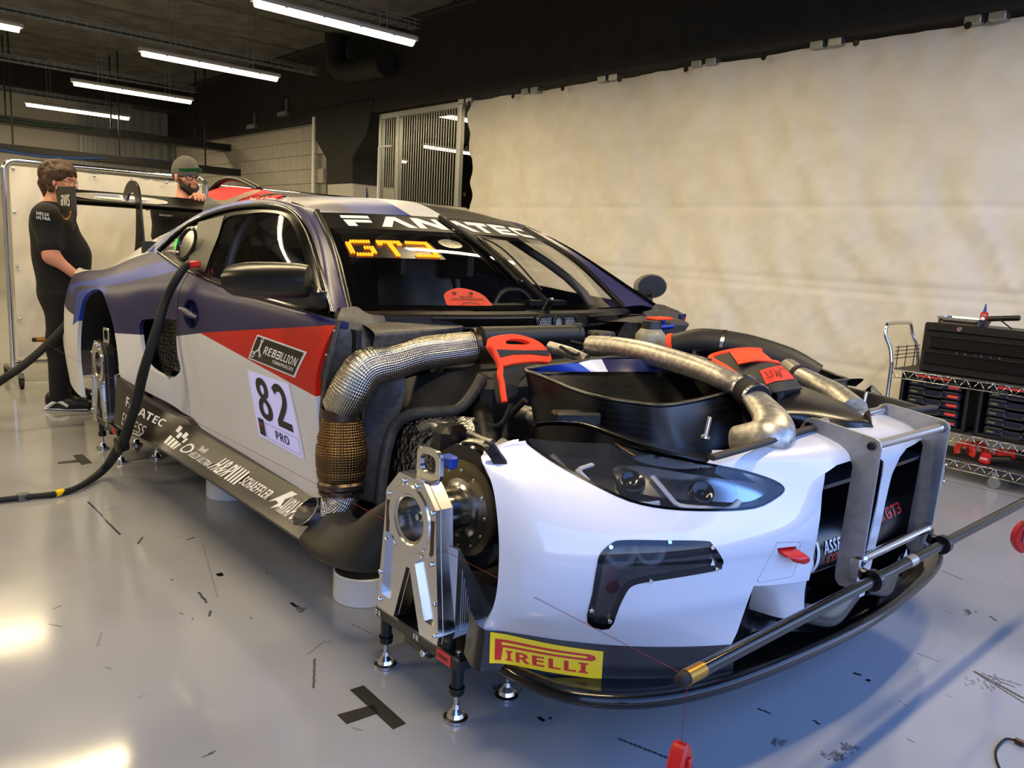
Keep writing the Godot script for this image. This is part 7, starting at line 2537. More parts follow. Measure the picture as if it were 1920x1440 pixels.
func build_gauges() -> void:
	# plate bracket hooked over the nose
	var t := thing("gauge_bracket", "grey aluminium plate bracket hooked over the nose and grilles", "bracket", Vector3(0, 0.4, 0.75))
	var pl := PackedVector2Array()
	for q in crop([[540, 240], [556, 200], [590, 158], [625, 148], [660, 152], [1030, 275], [1066, 300], [1076, 340], [945, 1130], [908, 1240], [850, 1240], [800, 1222], [776, 1185], [775, 1140], [888, 460], [880, 435], [830, 385], [640, 300], [600, 285], [560, 290]], 1340, 740, 0.29167):
		var p := K(q.x, q.y, "x", -0.22)
		pl.append(Vector2(p.z, p.y))
	var holes := []
	for s in [-1.0, 1.0]:
		var g := G.new()
		prism(g, pl, ZY(-0.217 if s < 0 else 0.223), 0.006, [], 0.001)
		part("side_plate", g, M.alu_plate, t)
	for q in [[1520, 797], [1637, 836], [1612, 1050]]:
		var g := G.new()
		var a := K(q[0], q[1], "x", -0.217)
		lathe(g, [[0.0, 0.0], [0.017, 0.0], [0.013, 0.02], [0.012, 0.03], [0.012, 0.404], [0.013, 0.414], [0.017, 0.434], [0.0, 0.434]], a, Vector3.RIGHT, 18, false)
		part("cross_rod", g, M.alu_bright, t)
		for s in [-1.0, 1.0]:
			part("bolt", bolt_at(Vector3(s * 0.223, a.y, a.z), Vector3(s, 0, 0), 0.011), M.black_satin, t)
	for s in [-1.0, 1.0]:
		var g := G.new()
		var x: float = s * 0.222
		box(g, Vector3(x + s * 0.004, 0.475, 0.795), Vector3(0.02, 0.06, 0.03), Basis.IDENTITY, 0.003)
		part("adjuster", g, M.alu_bright, t)
		g = G.new()
		bar(g, Vector3(x, 0.47, 0.80), Vector3(x, 0.462, 0.84), 0.022, 0.03, Vector3.UP, 0.005)
		lathe(g, [[0.0155, -0.011], [0.027, -0.011], [0.027, 0.011], [0.0155, 0.011]], Vector3(x, 0.4604, 0.8416), Vector3.RIGHT, 20)
		part("bar_clamp", g, M.black_satin, t)
	# carbon gauge bars before and behind the car
	for e in [[0.4604, 0.8416, "black carbon gauge bar with gold tips across the nose", 0.0], [0.494, -4.18, "black carbon gauge bar with gold tips behind the rear bumper", 0.0]]:
		var at := Vector3(0 if e[1] > 0 else -0.075, e[0], e[1])
		var b := thing("gauge_bar", e[2], "bar", at, "carbon gauge bars")
		var g := G.new()
		rod(g, Vector3(-0.97, 0, 0), Vector3(0.97, 0, 0), 0.0145, 22)
		own("tube", g, M.carbon_gloss, b)
		for s in [-1.0, 1.0]:
			g = G.new()
			lathe(g, [[0.0145, 0.0], [0.0155, 0.0], [0.0155, 0.052], [0.0135, 0.052]], Vector3(s * 0.955, 0, 0), Vector3(s, 0, 0), 22)
			own("gold_sleeve", g, M.gold, b)
			g = G.new()
			lathe(g, [[0.014, 0.05], [0.014, 0.066], [0.011, 0.074], [0.0, 0.076]], Vector3(s * 0.955, 0, 0), Vector3(s, 0, 0), 22, false)
			own("end_cap", g, M.rubber, b)
		g = G.new()
		lathe(g, [[0.0145, -0.022], [0.016, -0.022], [0.016, 0.022], [0.0145, 0.022]], Vector3.ZERO, Vector3.RIGHT, 22)
		own("centre_band", g, M.alu, b)
		if e[1] < 0:
			g = G.new()
			box(g, Vector3(0.075, 0.0, 0.04), Vector3(0.3, 0.02, 0.08), Basis.IDENTITY, 0.004)
			own("carrier", g, M.alu_plate, b)
	# alignment thread from bar to bar, with chalk reels hanging from the tips
	for s in [-1.0, 1.0]:
		var g := G.new()
		tube(g, [Vector3(s * 1.0, 0.46, 0.8416), Vector3(s * 1.0 - 0.075, 0.494, -4.18)], 0.0007, 5)
		tube(g, [Vector3(s * 1.0, 0.44, 0.8416), Vector3(s * 1.0, 0.32 if s < 0 else 0.36, 0.8416)], 0.0007, 5)
		var th := part("alignment_thread", g, mat("thread", Color(0.45, 0.05, 0.06), 0.7))
		tag(th, "fine red thread strung along the " + ("door side" if s < 0 else "curtain side") + " of the car between bars", "thread")
		var top := 0.325 if s < 0 else 0.38
		var b := thing("thread_reel", "red thread reel hanging from the " + ("door side" if s < 0 else "curtain side") + " tip of the front bar", "reel", Vector3(s * 1.0, top, 0.8416))
		g = G.new()
		var o := spline2(poly([[0.0, 0.0], [0.018, -0.012], [0.032, -0.04], [0.034, -0.072], [0.02, -0.10], [0.0, -0.115], [-0.02, -0.10], [-0.034, -0.072], [-0.032, -0.04], [-0.018, -0.012]]), 3)
		prism(g, o, Transform3D(Basis.from_euler(Vector3(0, -0.73 + (1.0 if s < 0 else 0.0), 0)), Vector3(0, 0, 0)).translated_local(Vector3(0, 0, -0.016)), 0.032, [], 0.005)
		own("body", g, M.red_part, b)
		g = G.new()
		box(g, Basis.from_euler(Vector3(0, -0.73 + (1.0 if s < 0 else 0.0), 0)) * Vector3(0.0, -0.05, 0.019), Vector3(0.018, 0.045, 0.008), Basis.from_euler(Vector3(0, -0.73 + (1.0 if s < 0 else 0.0), 0)), 0.002)
		own("crank", g, M.alu if s > 0 else M.red_part, b)

func outline_px(a: Array, x: Transform3D) -> PackedVector2Array:
	# picture outline -> outline in a flat frame that stands in the scene
	var inv := x.affine_inverse()
	var r := PackedVector2Array()
	for q in a:
		var d := lens * Vector3((q[0] - 960.0) / FOCAL, (720.0 - q[1]) / FOCAL, -1.0)
		var o := inv * EYE; var e := inv.basis * d
		var p := o - e * (o.z / e.z)
		r.append(Vector2(p.x, p.y))
	return r

func build_loose() -> void:
	# bag with a cut-out handle hung over the intake
	var x := frame(Vector3(-0.52, 0.87, -0.20), Vector3(1, 0, -0.35), Vector3(0, 1, -0.55))
	var t := thing("handle_bag", "orange and black bag with a handle hole hung over the exhaust pipe", "bag", Vector3(-0.52, 0.80, -0.2))
	var flap := spline2(outline_px(crop([[1420, 300], [1530, 280], [1640, 285], [1770, 330], [1840, 400], [1868, 460], [1855, 495], [1790, 490], [1680, 495], [1590, 505], [1490, 525], [1470, 480], [1430, 420], [1400, 370], [1405, 325]], 560, 560, 0.25), x), 3)
	var hole := spline2(outline_px(crop([[1520, 335], [1560, 318], [1640, 320], [1700, 340], [1690, 358], [1600, 358], [1530, 355]], 560, 560, 0.25), x), 2)
	hole.reverse()
	var g := G.new()
	prism(g, flap, x, 0.018, [hole], 0.004)
	part("flap", g, M.orange, t)
	g = G.new()
	prism(g, outline_px(crop([[1435, 398], [1640, 405], [1838, 402], [1842, 445], [1700, 430], [1560, 435], [1455, 462]], 560, 560, 0.25), x), x.translated_local(Vector3(0, 0, 0.012)), 0.009)
	part("dark_stripe", g, M.dark_cloth, t)
	g = G.new()
	prism(g, spline2(outline_px(crop([[1495, 535], [1600, 512], [1700, 505], [1720, 560], [1640, 640], [1620, 740], [1560, 770], [1520, 780], [1500, 700], [1490, 600]], 560, 560, 0.25), x), 3), x.translated_local(Vector3(0, 0, -0.02)), 0.035, [], 0.008)
	part("bag_body", g, M.dark_cloth, t)
	g = G.new()
	var cord := outline_px(crop([[1415, 370], [1450, 450], [1480, 530], [1478, 590], [1492, 650], [1500, 720], [1512, 790]], 560, 560, 0.25), x)
	var cp := []
	for p in cord: cp.append(x * Vector3(p.x, p.y, 0.016))
	tube(g, spline(cp, 4), 0.010, 8)
	part("piping", g, M.orange, t)
	# weight bag on the nose
	t = thing("weight_bag", "grey weight bag with orange edges and a red label on the nose", "bag", Vector3(0, 0.87, 0.3))
	var top := [[K(1332, 672, "y", 0.90), K(1360, 662, "y", 0.92), K(1395, 657, "y", 0.93), K(1425, 658, "y", 0.925)], [K(1360, 690, "y", 0.90), K(1400, 678, "y", 0.925), K(1435, 676, "y", 0.93), K(1455, 680, "y", 0.915)], [K(1395, 715, "y", 0.89), K(1430, 702, "y", 0.915), K(1465, 700, "y", 0.92), K(1485, 703, "y", 0.905)], [K(1440, 741, "y", 0.865), K(1455, 735, "y", 0.882), K(1480, 731, "y", 0.885), K(1505, 728, "y", 0.875)]]
	g = G.new()
	patch(g, top, {"out": Vector3.UP, "nu": 6, "nv": 6, "thick": 0.035})
	part("bag_body", g, M.dark_cloth, t)
	g = G.new()
	tube(g, spline([top[0][3], top[0][2], top[0][1], top[0][0], top[1][0], top[2][0], top[3][0]], 5), 0.011, 8)
	tube(g, spline(ks([[1384, 680, "y", 0.925], [1420, 675, "y", 0.936], [1455, 680, "y", 0.922]]), 4), 0.016, 8, true, false, 0.5)
	patch(g, [[top[0][1].lerp(top[0][2], 0.2) + Vector3(0, 0.004, 0), top[0][2] + Vector3(0, 0.005, 0), top[0][3] + Vector3(0, 0.004, 0)], ks([[1384, 682, "y", 0.928], [1420, 676, "y", 0.938], [1455, 680, "y", 0.923]])], {"out": Vector3.UP, "nu": 4, "nv": 3})
	part("orange_edge", g, M.orange, t)
	g = G.new()
	var lab := net_square(top, [[1424, 697], [1470, 688], [1488, 712], [1438, 722]], 0.003, Vector3.UP)
	lay(g, sq(0, 0, 1, 1), lab, 0.3)
	part("label", g, mat("label_orange", Color(0.80, 0.13, 0.07), 0.6), t)
	g = G.new()
	var lab2 := net_square(top, [[1424, 697], [1470, 688], [1488, 712], [1438, 722]], 0.0045, Vector3.UP)
	lay(g, fit("3,5 kg", 0.08, 0.25, 0.55, 0.85, "Droid Serif", false), lab2)
	lay(g, fit("Ballast Frontbox", 0.55, 0.12, 0.95, 0.35, "Droid Serif", false), lab2)
	part("handwriting", g, M.text_black, t)
	# cool bag lying on the roof
	t = thing("roof_bag", "red and grey bag with a black handle lying on the car roof", "bag", Vector3(-0.45, 1.40, -2.45))
	g = G.new()
	patch(g, [ks([[383, 402, "x", -0.62], [400, 397, "x", -0.62], [435, 389, "x", -0.62], [475, 384, "x", -0.60], [520, 372, "x", -0.55]]), ks([[388, 372, "x", -0.58], [410, 372, "x", -0.60], [440, 372, "x", -0.60], [480, 370, "x", -0.58], [528, 366, "x", -0.52]]), ks([[395, 356, "x", -0.45], [415, 352, "x", -0.45], [445, 352, "x", -0.45], [485, 355, "x", -0.42], [530, 365, "x", -0.40]]), ks([[405, 356, "x", -0.30], [425, 353, "x", -0.30], [450, 353, "x", -0.30], [485, 358, "x", -0.28], [525, 366, "x", -0.28]])], {"out": Vector3(-0.6, 1, 0.2), "nu": 6, "nv": 6, "thick": 0.03})
	part("body", g, M.red_cloth, t)
	g = G.new()
	patch(g, [ks([[380, 403, "x", -0.625], [395, 400, "x", -0.625], [412, 396, "x", -0.625]]), ks([[384, 386, "x", -0.62], [400, 384, "x", -0.622], [430, 388, "x", -0.622]]), ks([[389, 368, "x", -0.60], [408, 376, "x", -0.608], [440, 384, "x", -0.615]])], {"out": Vector3.LEFT, "nu": 4, "nv": 4, "off": 0.006, "thick": 0.006})
	part("grey_end", g, M.grey_cloth, t)
	g = G.new()
	patch(g, [ks([[405, 382, "x", -0.615], [430, 384, "x", -0.618], [470, 368, "x", -0.59], [490, 362, "x", -0.55]]), ks([[400, 374, "x", -0.605], [425, 376, "x", -0.612], [462, 364, "x", -0.585], [485, 358, "x", -0.52]])], {"out": Vector3(-1, 0.5, 0), "nu": 5, "nv": 3, "off": 0.008})
	part("beige_stripe", g, M.beige_cloth, t)
	g = G.new()
	tube(g, spline(ks([[396, 357, "x", -0.46], [412, 342, "x", -0.44], [430, 335, "x", -0.43], [450, 337, "x", -0.42], [470, 346, "x", -0.42], [486, 355, "x", -0.42]]), 5), 0.022, 10, true, false, 0.6)
	part("handle", g, M.black_plastic, t)
	g = G.new()
	tube(g, spline(ks([[478, 382, "x", -0.60], [485, 374, "x", -0.58], [505, 367, "x", -0.54], [532, 366, "x", -0.45]]), 5), 0.016, 8, true, false, 0.5)
	part("handle", g, M.black_plastic, t)
	# clip at the wing tip
	x = frame(K(940, 858, "x", -0.99), Vector3(0.75, 0, 0.66), Vector3(-0.3, 1, 0.3))
	t = thing("tape_clip", "small black clip stuck on the white fender tip by the headlight", "clip", K(940, 858, "x", -0.99))
	g = G.new()
	prism(g, outline_px(crop([[1395, 1100], [1405, 1085], [1428, 1092], [1440, 1050], [1462, 1052], [1605, 1255], [1530, 1300], [1515, 1305], [1445, 1175]], 560, 560, 0.25), x), x.translated_local(Vector3(0, 0, 0.008)), 0.012, [], 0.002)
	part("body", g, M.black_plastic, t)
	g = G.new()
	prism(g, outline_px(crop([[1462, 1140], [1490, 1125], [1508, 1150], [1478, 1165]], 560, 560, 0.25), x), x.translated_local(Vector3(0, 0, 0.019)), 0.003)
	part("patch", g, M.black_satin, t)
	# umbilical cable from the side window to the floor
	t = thing("umbilical_cable", "black sleeved cable plugged in at the side window, trailing over the floor", "cable", Vector3(-1.2, 0, -2.2))
	var cb := ks([[362, 494, "x", -0.905], [348, 500, "x", -0.93], [330, 525, "x", -0.97], [312, 560, "x", -1.0], [296, 610, "x", -1.04], [280, 660, "x", -1.075], [267, 705, "x", -1.09], [258, 745, "x", -1.095], [246, 785, "x", -1.10], [234, 820, "x", -1.105], [222, 842, "x", -1.115], [195, 880, "y", 0.05], [150, 912, "y", 0.02], [105, 926, "y", 0.016], [50, 932, "y", 0.016], [-10, 939, "y", 0.016], [-120, 955, "y", 0.016]])
	hose("sleeve", cb, [0.012, 0.016, 0.018, 0.018, 0.02, 0.02, 0.022, 0.022, 0.022, 0.024, 0.026, 0.02, 0.015, 0.014, 0.013, 0.013, 0.013], M.rubber, t, 10, 6)
	g = G.new()
	box(g, K(228, 832, "x", -1.11), Vector3(0.06, 0.08, 0.05), Basis.from_euler(Vector3(0.4, 0.3, 0.3)), 0.01)
	part("connector", g, M.black_plastic, t)
	g = G.new()
	bar(g, K(352, 497, "x", -0.91), K(372, 495, "x", -0.90), 0.03, 0.03, Vector3.UP, 0.006)
	part("red_plug", g, M.red_part, t)
	g = G.new()
	box(g, K(44, 932, "y", 0.016), Vector3(0.05, 0.036, 0.036), Basis.from_euler(Vector3(0, 0.2, 0)), 0.004)
	part("joiner", g, mat("joiner", Color(0.35, 0.34, 0.32), 0.5), t)
	g = G.new()
	tube(g, [K(104, 926, "y", 0.018), K(118, 922, "y", 0.018)], 0.016, 10)
	part("yellow_tag", g, M.yellow, t)
	# second cable from behind the rear arch
	t = thing("air_hose", "thick black hose hanging beside the man and trailing to the left", "hose", Vector3(-1.2, 0, -4.0))
	hose("hose", ks([[165, 560, "z", -3.99], [140, 590, "z", -3.98], [100, 635, "z", -3.95], [50, 680, "z", -3.9], [0, 715, "z", -3.9], [-80, 770, "y", 0.03], [-250, 840, "y", 0.03]]), 0.024, M.rubber, t, 10, 6)
	# floor tapes
	for q in [["black tape T-mark on the floor beside the front platform", [[[656, 1294], [682, 1286], [761, 1357], [737, 1368]], [[632, 1341], [700, 1322], [711, 1337], [650, 1358]]]], ["black tape T-mark on the floor near the rear platform", [[[136, 854], [155, 852], [173, 868], [153, 872]], [[108, 867], [146, 862], [152, 867], [108, 870]]]]]:
		t = thing("floor_tape", q[0], "tape", K(q[1][0][0][0], q[1][0][0][1], "y", 0.0), "tape marks on the floor")
		for s in q[1]:
			g = G.new()
			var p := []
			for e in s: p.append(K(e[0], e[1], "y", 0.0))
			var o := PackedVector2Array()
			for e: Vector3 in p: o.append(Vector2(e.x, e.z))
			prism(g, o, Transform3D(Basis(Vector3.RIGHT, Vector3.BACK, Vector3.UP), Vector3(0, 0.0005, 0)), 0.0012)
			part("strip", g, M.tape, t)
	# thin cord with a jack plug, near the door
	t = thing("audio_cord", "thin black cord with a jack plug lying on the floor before the nose", "cord", K(1885, 1400, "y", 0.0))
	hose("cord", ks([[1885, 1460, "y", 0.005], [1870, 1430, "y", 0.005], [1868, 1405, "y", 0.005], [1885, 1386, "y", 0.006], [1905, 1388, "y", 0.006]]), 0.003, M.rubber, t, 8, 6)
	g = G.new()
	rod(g, K(1903, 1387, "y", 0.009), K(1922, 1396, "y", 0.009), 0.008, 10, 0.002)
	part("plug", g, M.heat_steel, t)

func case_box(x: float, y: float, z: float, w: float) -> Node3D:
	# a flat assortment case with a handle; front looks to -x; origin at the middle of its front foot
	var t := thing("parts_case", "", "case", Vector3(x, y, z), "")
	var g := G.new()
	box(g, Vector3(0.12, 0.024, 0), Vector3(0.24, 0.040, w), Basis.IDENTITY, 0.005)
	own("shell", g, mat("case_blue", Color(0.045, 0.07, 0.17), 0.5), t)
	g = G.new()
	box(g, Vector3(0.10, 0.047, -w * 0.32), Vector3(0.22, 0.010, w * 0.30), Basis.IDENTITY, 0.002)
	box(g, Vector3(0.10, 0.047, w * 0.32), Vector3(0.22, 0.010, w * 0.30), Basis.IDENTITY, 0.002)
	own("lid", g, mat("case_grey", Color(0.20, 0.20, 0.20), 0.5), t)
	g = G.new()
	tube(g, spline([Vector3(0.0, 0.036, -0.052), Vector3(-0.018, 0.030, -0.05), Vector3(-0.024, 0.014, -0.044), Vector3(-0.024, 0.012, 0.0), Vector3(-0.024, 0.014, 0.044), Vector3(-0.018, 0.030, 0.05), Vector3(0.0, 0.036, 0.052)], 4), 0.0045, 8)
	own("handle", g, M.mesh_grey, t)
	g = G.new()
	box(g, Vector3(-0.001, 0.026, w * 0.36), Vector3(0.003, 0.016, w * 0.2))
	own("red_label", g, M.label_red, t)
	g = G.new()
	text_on(g, "tanos", frame(Vector3(-0.002, 0.024, -w * 0.38), Vector3(0, 0, 1), Vector3.UP), 0.010)
	own("lettering", g, mat("lime", Color(0.55, 0.65, 0.30), 0.5), t)
	return t

func build_trolley() -> void:
	var X := 2.95; var X2 := 3.36; var Z := -0.50; var Z2 := 0.98
	var t := thing("wire_trolley", "chrome wire shelf trolley in front of the white curtain", "trolley", Vector3(3.15, 0, 0.24))
	var g: G
	for s in [[0.615, 0.05], [0.285, 0.05], [0.12, 0.05]]:
		g = G.new()
		for x in [X, X2]:
			tube(g, [Vector3(x, s[0], Z), Vector3(x, s[0], Z2)], 0.005, 6)
			tube(g, [Vector3(x, s[0] - s[1], Z), Vector3(x, s[0] - s[1], Z2)], 0.004, 6)
			var n := 20
			for k in n:
				var z0 := lerpf(Z, Z2, float(k) / n); var z1 := lerpf(Z, Z2, (k + 0.5) / n); var z2 := lerpf(Z, Z2, (k + 1.0) / n)
				tube(g, [Vector3(x, s[0], z0), Vector3(x, s[0] - s[1], z1), Vector3(x, s[0], z2)], 0.003, 5, false)
		for z in [Z, Z2]:
			tube(g, [Vector3(X, s[0], z), Vector3(X2, s[0], z)], 0.005, 6)
		for k in 28:
			var z := lerpf(Z, Z2, (k + 0.5) / 28)
			box(g, Vector3((X + X2) / 2, s[0], z), Vector3(X2 - X, 0.004, 0.004))
		part("wire_shelf", g, M.chrome, t)
		g = G.new()
		box(g, Vector3((X + X2) / 2, s[0] + 0.004, (Z + Z2) / 2), Vector3(X2 - X - 0.03, 0.004, Z2 - Z - 0.03))
		part("shelf_mat", g, mat("shelf_mat", Color(0.22, 0.22, 0.22), 0.6), t)
	for x in [X, X2]:
		for z in [Z, Z2]:
			g = G.new()
			rod(g, Vector3(x, 0.09, z), Vector3(x, 0.66, z), 0.0125, 12)
			part("post", g, M.chrome, t)
	for z in [Z, 0.17, Z2]:
		for x in [X + 0.02, X2]:
			g = G.new()
			lathe(g, [[0.0, -0.012], [0.034, -0.012], [0.036, -0.006], [0.036, 0.006], [0.034, 0.012], [0.0, 0.012]], Vector3(x, 0.036, z), Vector3.RIGHT, 16)
			box(g, Vector3(x, 0.075, z), Vector3(0.034, 0.05, 0.03))
			part("castor", g, M.rubber if z != 0.17 else M.galv, t)
	g = G.new()
	tube(g, spline([Vector3(X, 0.64, Z), Vector3(X, 0.74, Z - 0.02), Vector3(X, 0.82, Z - 0.06), Vector3(X + 0.02, 0.88, Z - 0.07), Vector3(X + 0.07, 0.895, Z - 0.07), Vector3(X2 - 0.07, 0.895, Z - 0.07), Vector3(X2 - 0.02, 0.88, Z - 0.07), Vector3(X2, 0.82, Z - 0.06), Vector3(X2, 0.74, Z - 0.02), Vector3(X2, 0.64, Z)], 5), 0.012, 10)
	part("push_handle", g, M.chrome, t)
	g = G.new()
	for k in 4:
		tube(g, [Vector3(X + 0.02, 0.68 + k * 0.024, Z + 0.005), Vector3(X2 - 0.02, 0.68 + k * 0.024, Z + 0.005)], 0.003, 5)
	for k in 3:
		tube(g, [Vector3(X + 0.06 + k * 0.13, 0.62, Z + 0.005), Vector3(X + 0.06 + k * 0.13, 0.76, Z + 0.005)], 0.003, 5)
	part("end_guard", g, M.mesh_grey, t)
	# tool chest on top
	var c := thing("tool_chest", "black steel tool chest on top of the wire trolley", "tool chest", Vector3(3.15, 0.62, 0.2))
	g = G.new()
	box(g, Vector3(3.17, 0.775, 0.30), Vector3(0.36, 0.30, 1.30), Basis.IDENTITY, 0.008)
	part("body", g, M.black_plastic, c)
	g = G.new()
	box(g, Vector3(2.985, 0.905, 0.30), Vector3(0.02, 0.05, 1.28), Basis.IDENTITY, 0.006)
	part("lid_edge", g, M.black_plastic, c)
	for k in 2:
		g = G.new()
		box(g, Vector3(2.982, 0.815 - k * 0.10, 0.30), Vector3(0.025, 0.078, 1.26 - 0.05 * (1 - k)), Basis.IDENTITY, 0.006)
		var d := part("drawer", g, M.black_satin, c)
		g = G.new()
		bar(g, Vector3(2.965, 0.853 - k * 0.10, -0.32), Vector3(2.965, 0.853 - k * 0.10, 0.92), 0.018, 0.01, Vector3.UP, 0.003)
		part("drawer_pull", g, M.black_plastic, d)
	part("lock", bolt_at(Vector3(2.974, 0.905, -0.14), Vector3.LEFT, 0.016), M.alu_bright, c)
	rng.seed = 77
	for k in 6:
		part("loose_screw", bolt_at(Vector3(2.97, 0.76, -0.14 + k * 0.045 + rng.randf() * 0.02), Vector3(-0.5, 0.8, 0), 0.006), M.alu_bright, c)
	# steel tray with a grinder on the chest
	var tr := thing("steel_tray", "shallow stainless tray standing on the black tool chest", "tray", Vector3(3.1, 0.93, -0.16))
	g = G.new()
	var o := rrect(Vector2.ZERO, Vector2(0.30, 0.17), 0.05, 5)
	for i in o.size():
		var a := o[i]; var b := o[(i + 1) % o.size()]
		var q := func(p: Vector2, k: float, y: float) -> Vector3: return Vector3(3.1 + p.y * k, 0.928 + y, -0.17 + p.x * k)
		g.quad(q.call(a, 0.85, 0.0), q.call(b, 0.85, 0.0), q.call(b, 0.97, 0.042), q.call(a, 0.97, 0.042))
		g.quad(q.call(a, 0.97, 0.042), q.call(b, 0.97, 0.042), q.call(b, 1.06, 0.042), q.call(a, 1.06, 0.042))
		g.flat(q.call(Vector2.ZERO, 1, 0.0), q.call(a, 0.85, 0.0), q.call(b, 0.85, 0.0))
	part("pan", g, M.chrome, tr)
	var gr := thing("grinder", "small grinder with a black handle lying across the steel tray", "tool", Vector3(3.08, 0.97, 0.0))
	g = G.new()
	rod(g, Vector3(3.08, 0.978, -0.03), Vector3(3.06, 1.00, 0.14), 0.016, 14, 0.004)
	part("handle", g, M.black_plastic, gr)
	g = G.new()
	lathe(g, [[0.0, 0.0], [0.028, 0.0], [0.03, 0.008], [0.022, 0.02], [0.0, 0.022]], Vector3(3.08, 0.97, -0.05), Vector3(-0.3, 0.2, -1), 16)
	part("head", g, M.alu_bright, gr)
	hose("wire", [Vector3(3.06, 0.985, 0.03), Vector3(3.03, 0.96, 0.08), Vector3(3.02, 0.935, 0.12)], 0.004, M.rubber, gr, 6, 5)
	var bt := thing("glue_bottle", "small red bottle with a blue pointed cap on the steel tray", "bottle", Vector3(3.13, 0.93, -0.07))
	g = G.new()
	lathe(g, [[0.0, 0.0], [0.022, 0.0], [0.022, 0.075], [0.016, 0.085], [0.0, 0.085]], Vector3(3.13, 0.929, -0.07), Vector3.UP, 16, false)
	part("bottle", g, M.red_part, bt)
	g = G.new()
	lathe(g, [[0.010, 0.0], [0.009, 0.012], [0.003, 0.05], [0.0, 0.052]], Vector3(3.13, 1.013, -0.07), Vector3.UP, 12)
	part("cap", g, M.blue_print, bt)
	# two racks of flat cases
	var nth := ["topmost", "second", "third", "fourth", "lowest"]
	for r in 2:
		var z: float = [-0.235, 0.22][r]
		var w := 0.345
		var rk := thing("case_rack", ["black rack of blue cases at the push handle end of the trolley", "black rack of blue cases in the middle of the trolley"][r], "rack", Vector3(3.1, 0.29, z))
		g = G.new()
		box(g, Vector3(3.10, 0.595, z), Vector3(0.27, 0.035, w + 0.05), Basis.IDENTITY, 0.006)
		box(g, Vector3(3.10, 0.30, z), Vector3(0.27, 0.02, w + 0.05), Basis.IDENTITY, 0.006)
		for s in [-1.0, 1.0]:
			box(g, Vector3(3.10, 0.45, z + s * (w / 2 + 0.018)), Vector3(0.27, 0.30, 0.02), Basis.IDENTITY, 0.005)
		box(g, Vector3(3.24, 0.45, z), Vector3(0.02, 0.30, w))
		part("frame", g, M.black_plastic, rk)
		g = G.new()
		box(g, Vector3(2.962, 0.597, z - 0.01), Vector3(0.003, 0.014, 0.20))
		part("red_label", g, M.label_red, rk)
		for k in 5:
			var cs := case_box(2.975, 0.527 - k * 0.055, z, w - 0.04)
			cs.set_meta("label", "%s blue flat case in the rack %s" % [nth[k], ["by the push handle", "in the middle of the trolley"][r]])
			cs.set_meta("group", "blue flat cases in the racks")
	# tools on the lowest shelf: two orange clamps, a red drill, a red battery
	for k in 3:
		var cl := thing("pipe_clamp", ["orange ring clamp on the low shelf nearest the push handle", "orange ring clamp beside the red drill", "orange ring clamp leaning behind the one by the drill"][k], "clamp", Vector3(3.02, 0.126, [-0.30, -0.02, 0.02][k]))
		g = G.new()
		var p := []
		for i in 15:
			var a := -0.5 + (PI + 1.0) * i / 14
			p.append(Vector3(3.0 + 0.07 * (k / 2), 0.18 + sin(a) * 0.045, [-0.30, -0.02, 0.025][k] + cos(a) * 0.045))
		tube(g, p, 0.013, 10, true, false, 1.5)
		part("ring", g, mat("clamp_orange", Color(0.75, 0.14, 0.04), 0.3), cl)
	var dr := thing("cordless_drill", "red and black cordless drill lying on the lowest trolley shelf", "drill", Vector3(3.0, 0.126, 0.10))
	g = G.new()
	box(g, Vector3(3.0, 0.165, 0.10), Vector3(0.07, 0.07, 0.06), Basis.from_euler(Vector3(0.2, 0, 0)), 0.012)
	part("battery", g, M.red_part, dr)
	g = G.new()
	text_on(g, "FUEL", frame(Vector3(2.963, 0.165, 0.10), Vector3(0, 0, 1), Vector3.UP), 0.014)
	part("lettering", g, M.text_white, dr)
	hose("grip", [Vector3(3.0, 0.165, 0.13), Vector3(3.0, 0.175, 0.18), Vector3(3.0, 0.185, 0.23)], 0.024, M.black_plastic, dr)
	g = G.new()
	bar(g, Vector3(3.02, 0.205, 0.14), Vector3(3.03, 0.215, 0.25), 0.05, 0.05, Vector3.UP, 0.012)
	part("motor", g, M.red_part, dr)
	g = G.new()
	lathe(g, [[0.0, 0.0], [0.028, 0.0], [0.030, 0.05], [0.022, 0.075], [0.0, 0.08]], Vector3(3.03, 0.213, 0.25), Vector3(0, 0, 1), 16)
	part("chuck", g, M.black_satin, dr)
	var ba := thing("impact_driver", "red and black impact driver beside the drill on the low shelf", "drill", Vector3(3.0, 0.126, 0.36))
	g = G.new()
	box(g, Vector3(3.0, 0.165, 0.34), Vector3(0.07, 0.075, 0.055), Basis.IDENTITY, 0.012)
	part("battery", g, M.red_part, ba)
	hose("grip", [Vector3(3.0, 0.165, 0.37), Vector3(3.0, 0.17, 0.42), Vector3(3.0, 0.18, 0.47)], 0.03, M.black_plastic, ba)
	g = G.new()
	bar(g, Vector3(3.02, 0.20, 0.44), Vector3(3.02, 0.20, 0.54), 0.06, 0.06, Vector3.UP, 0.012)
	part("motor", g, M.red_part, ba)

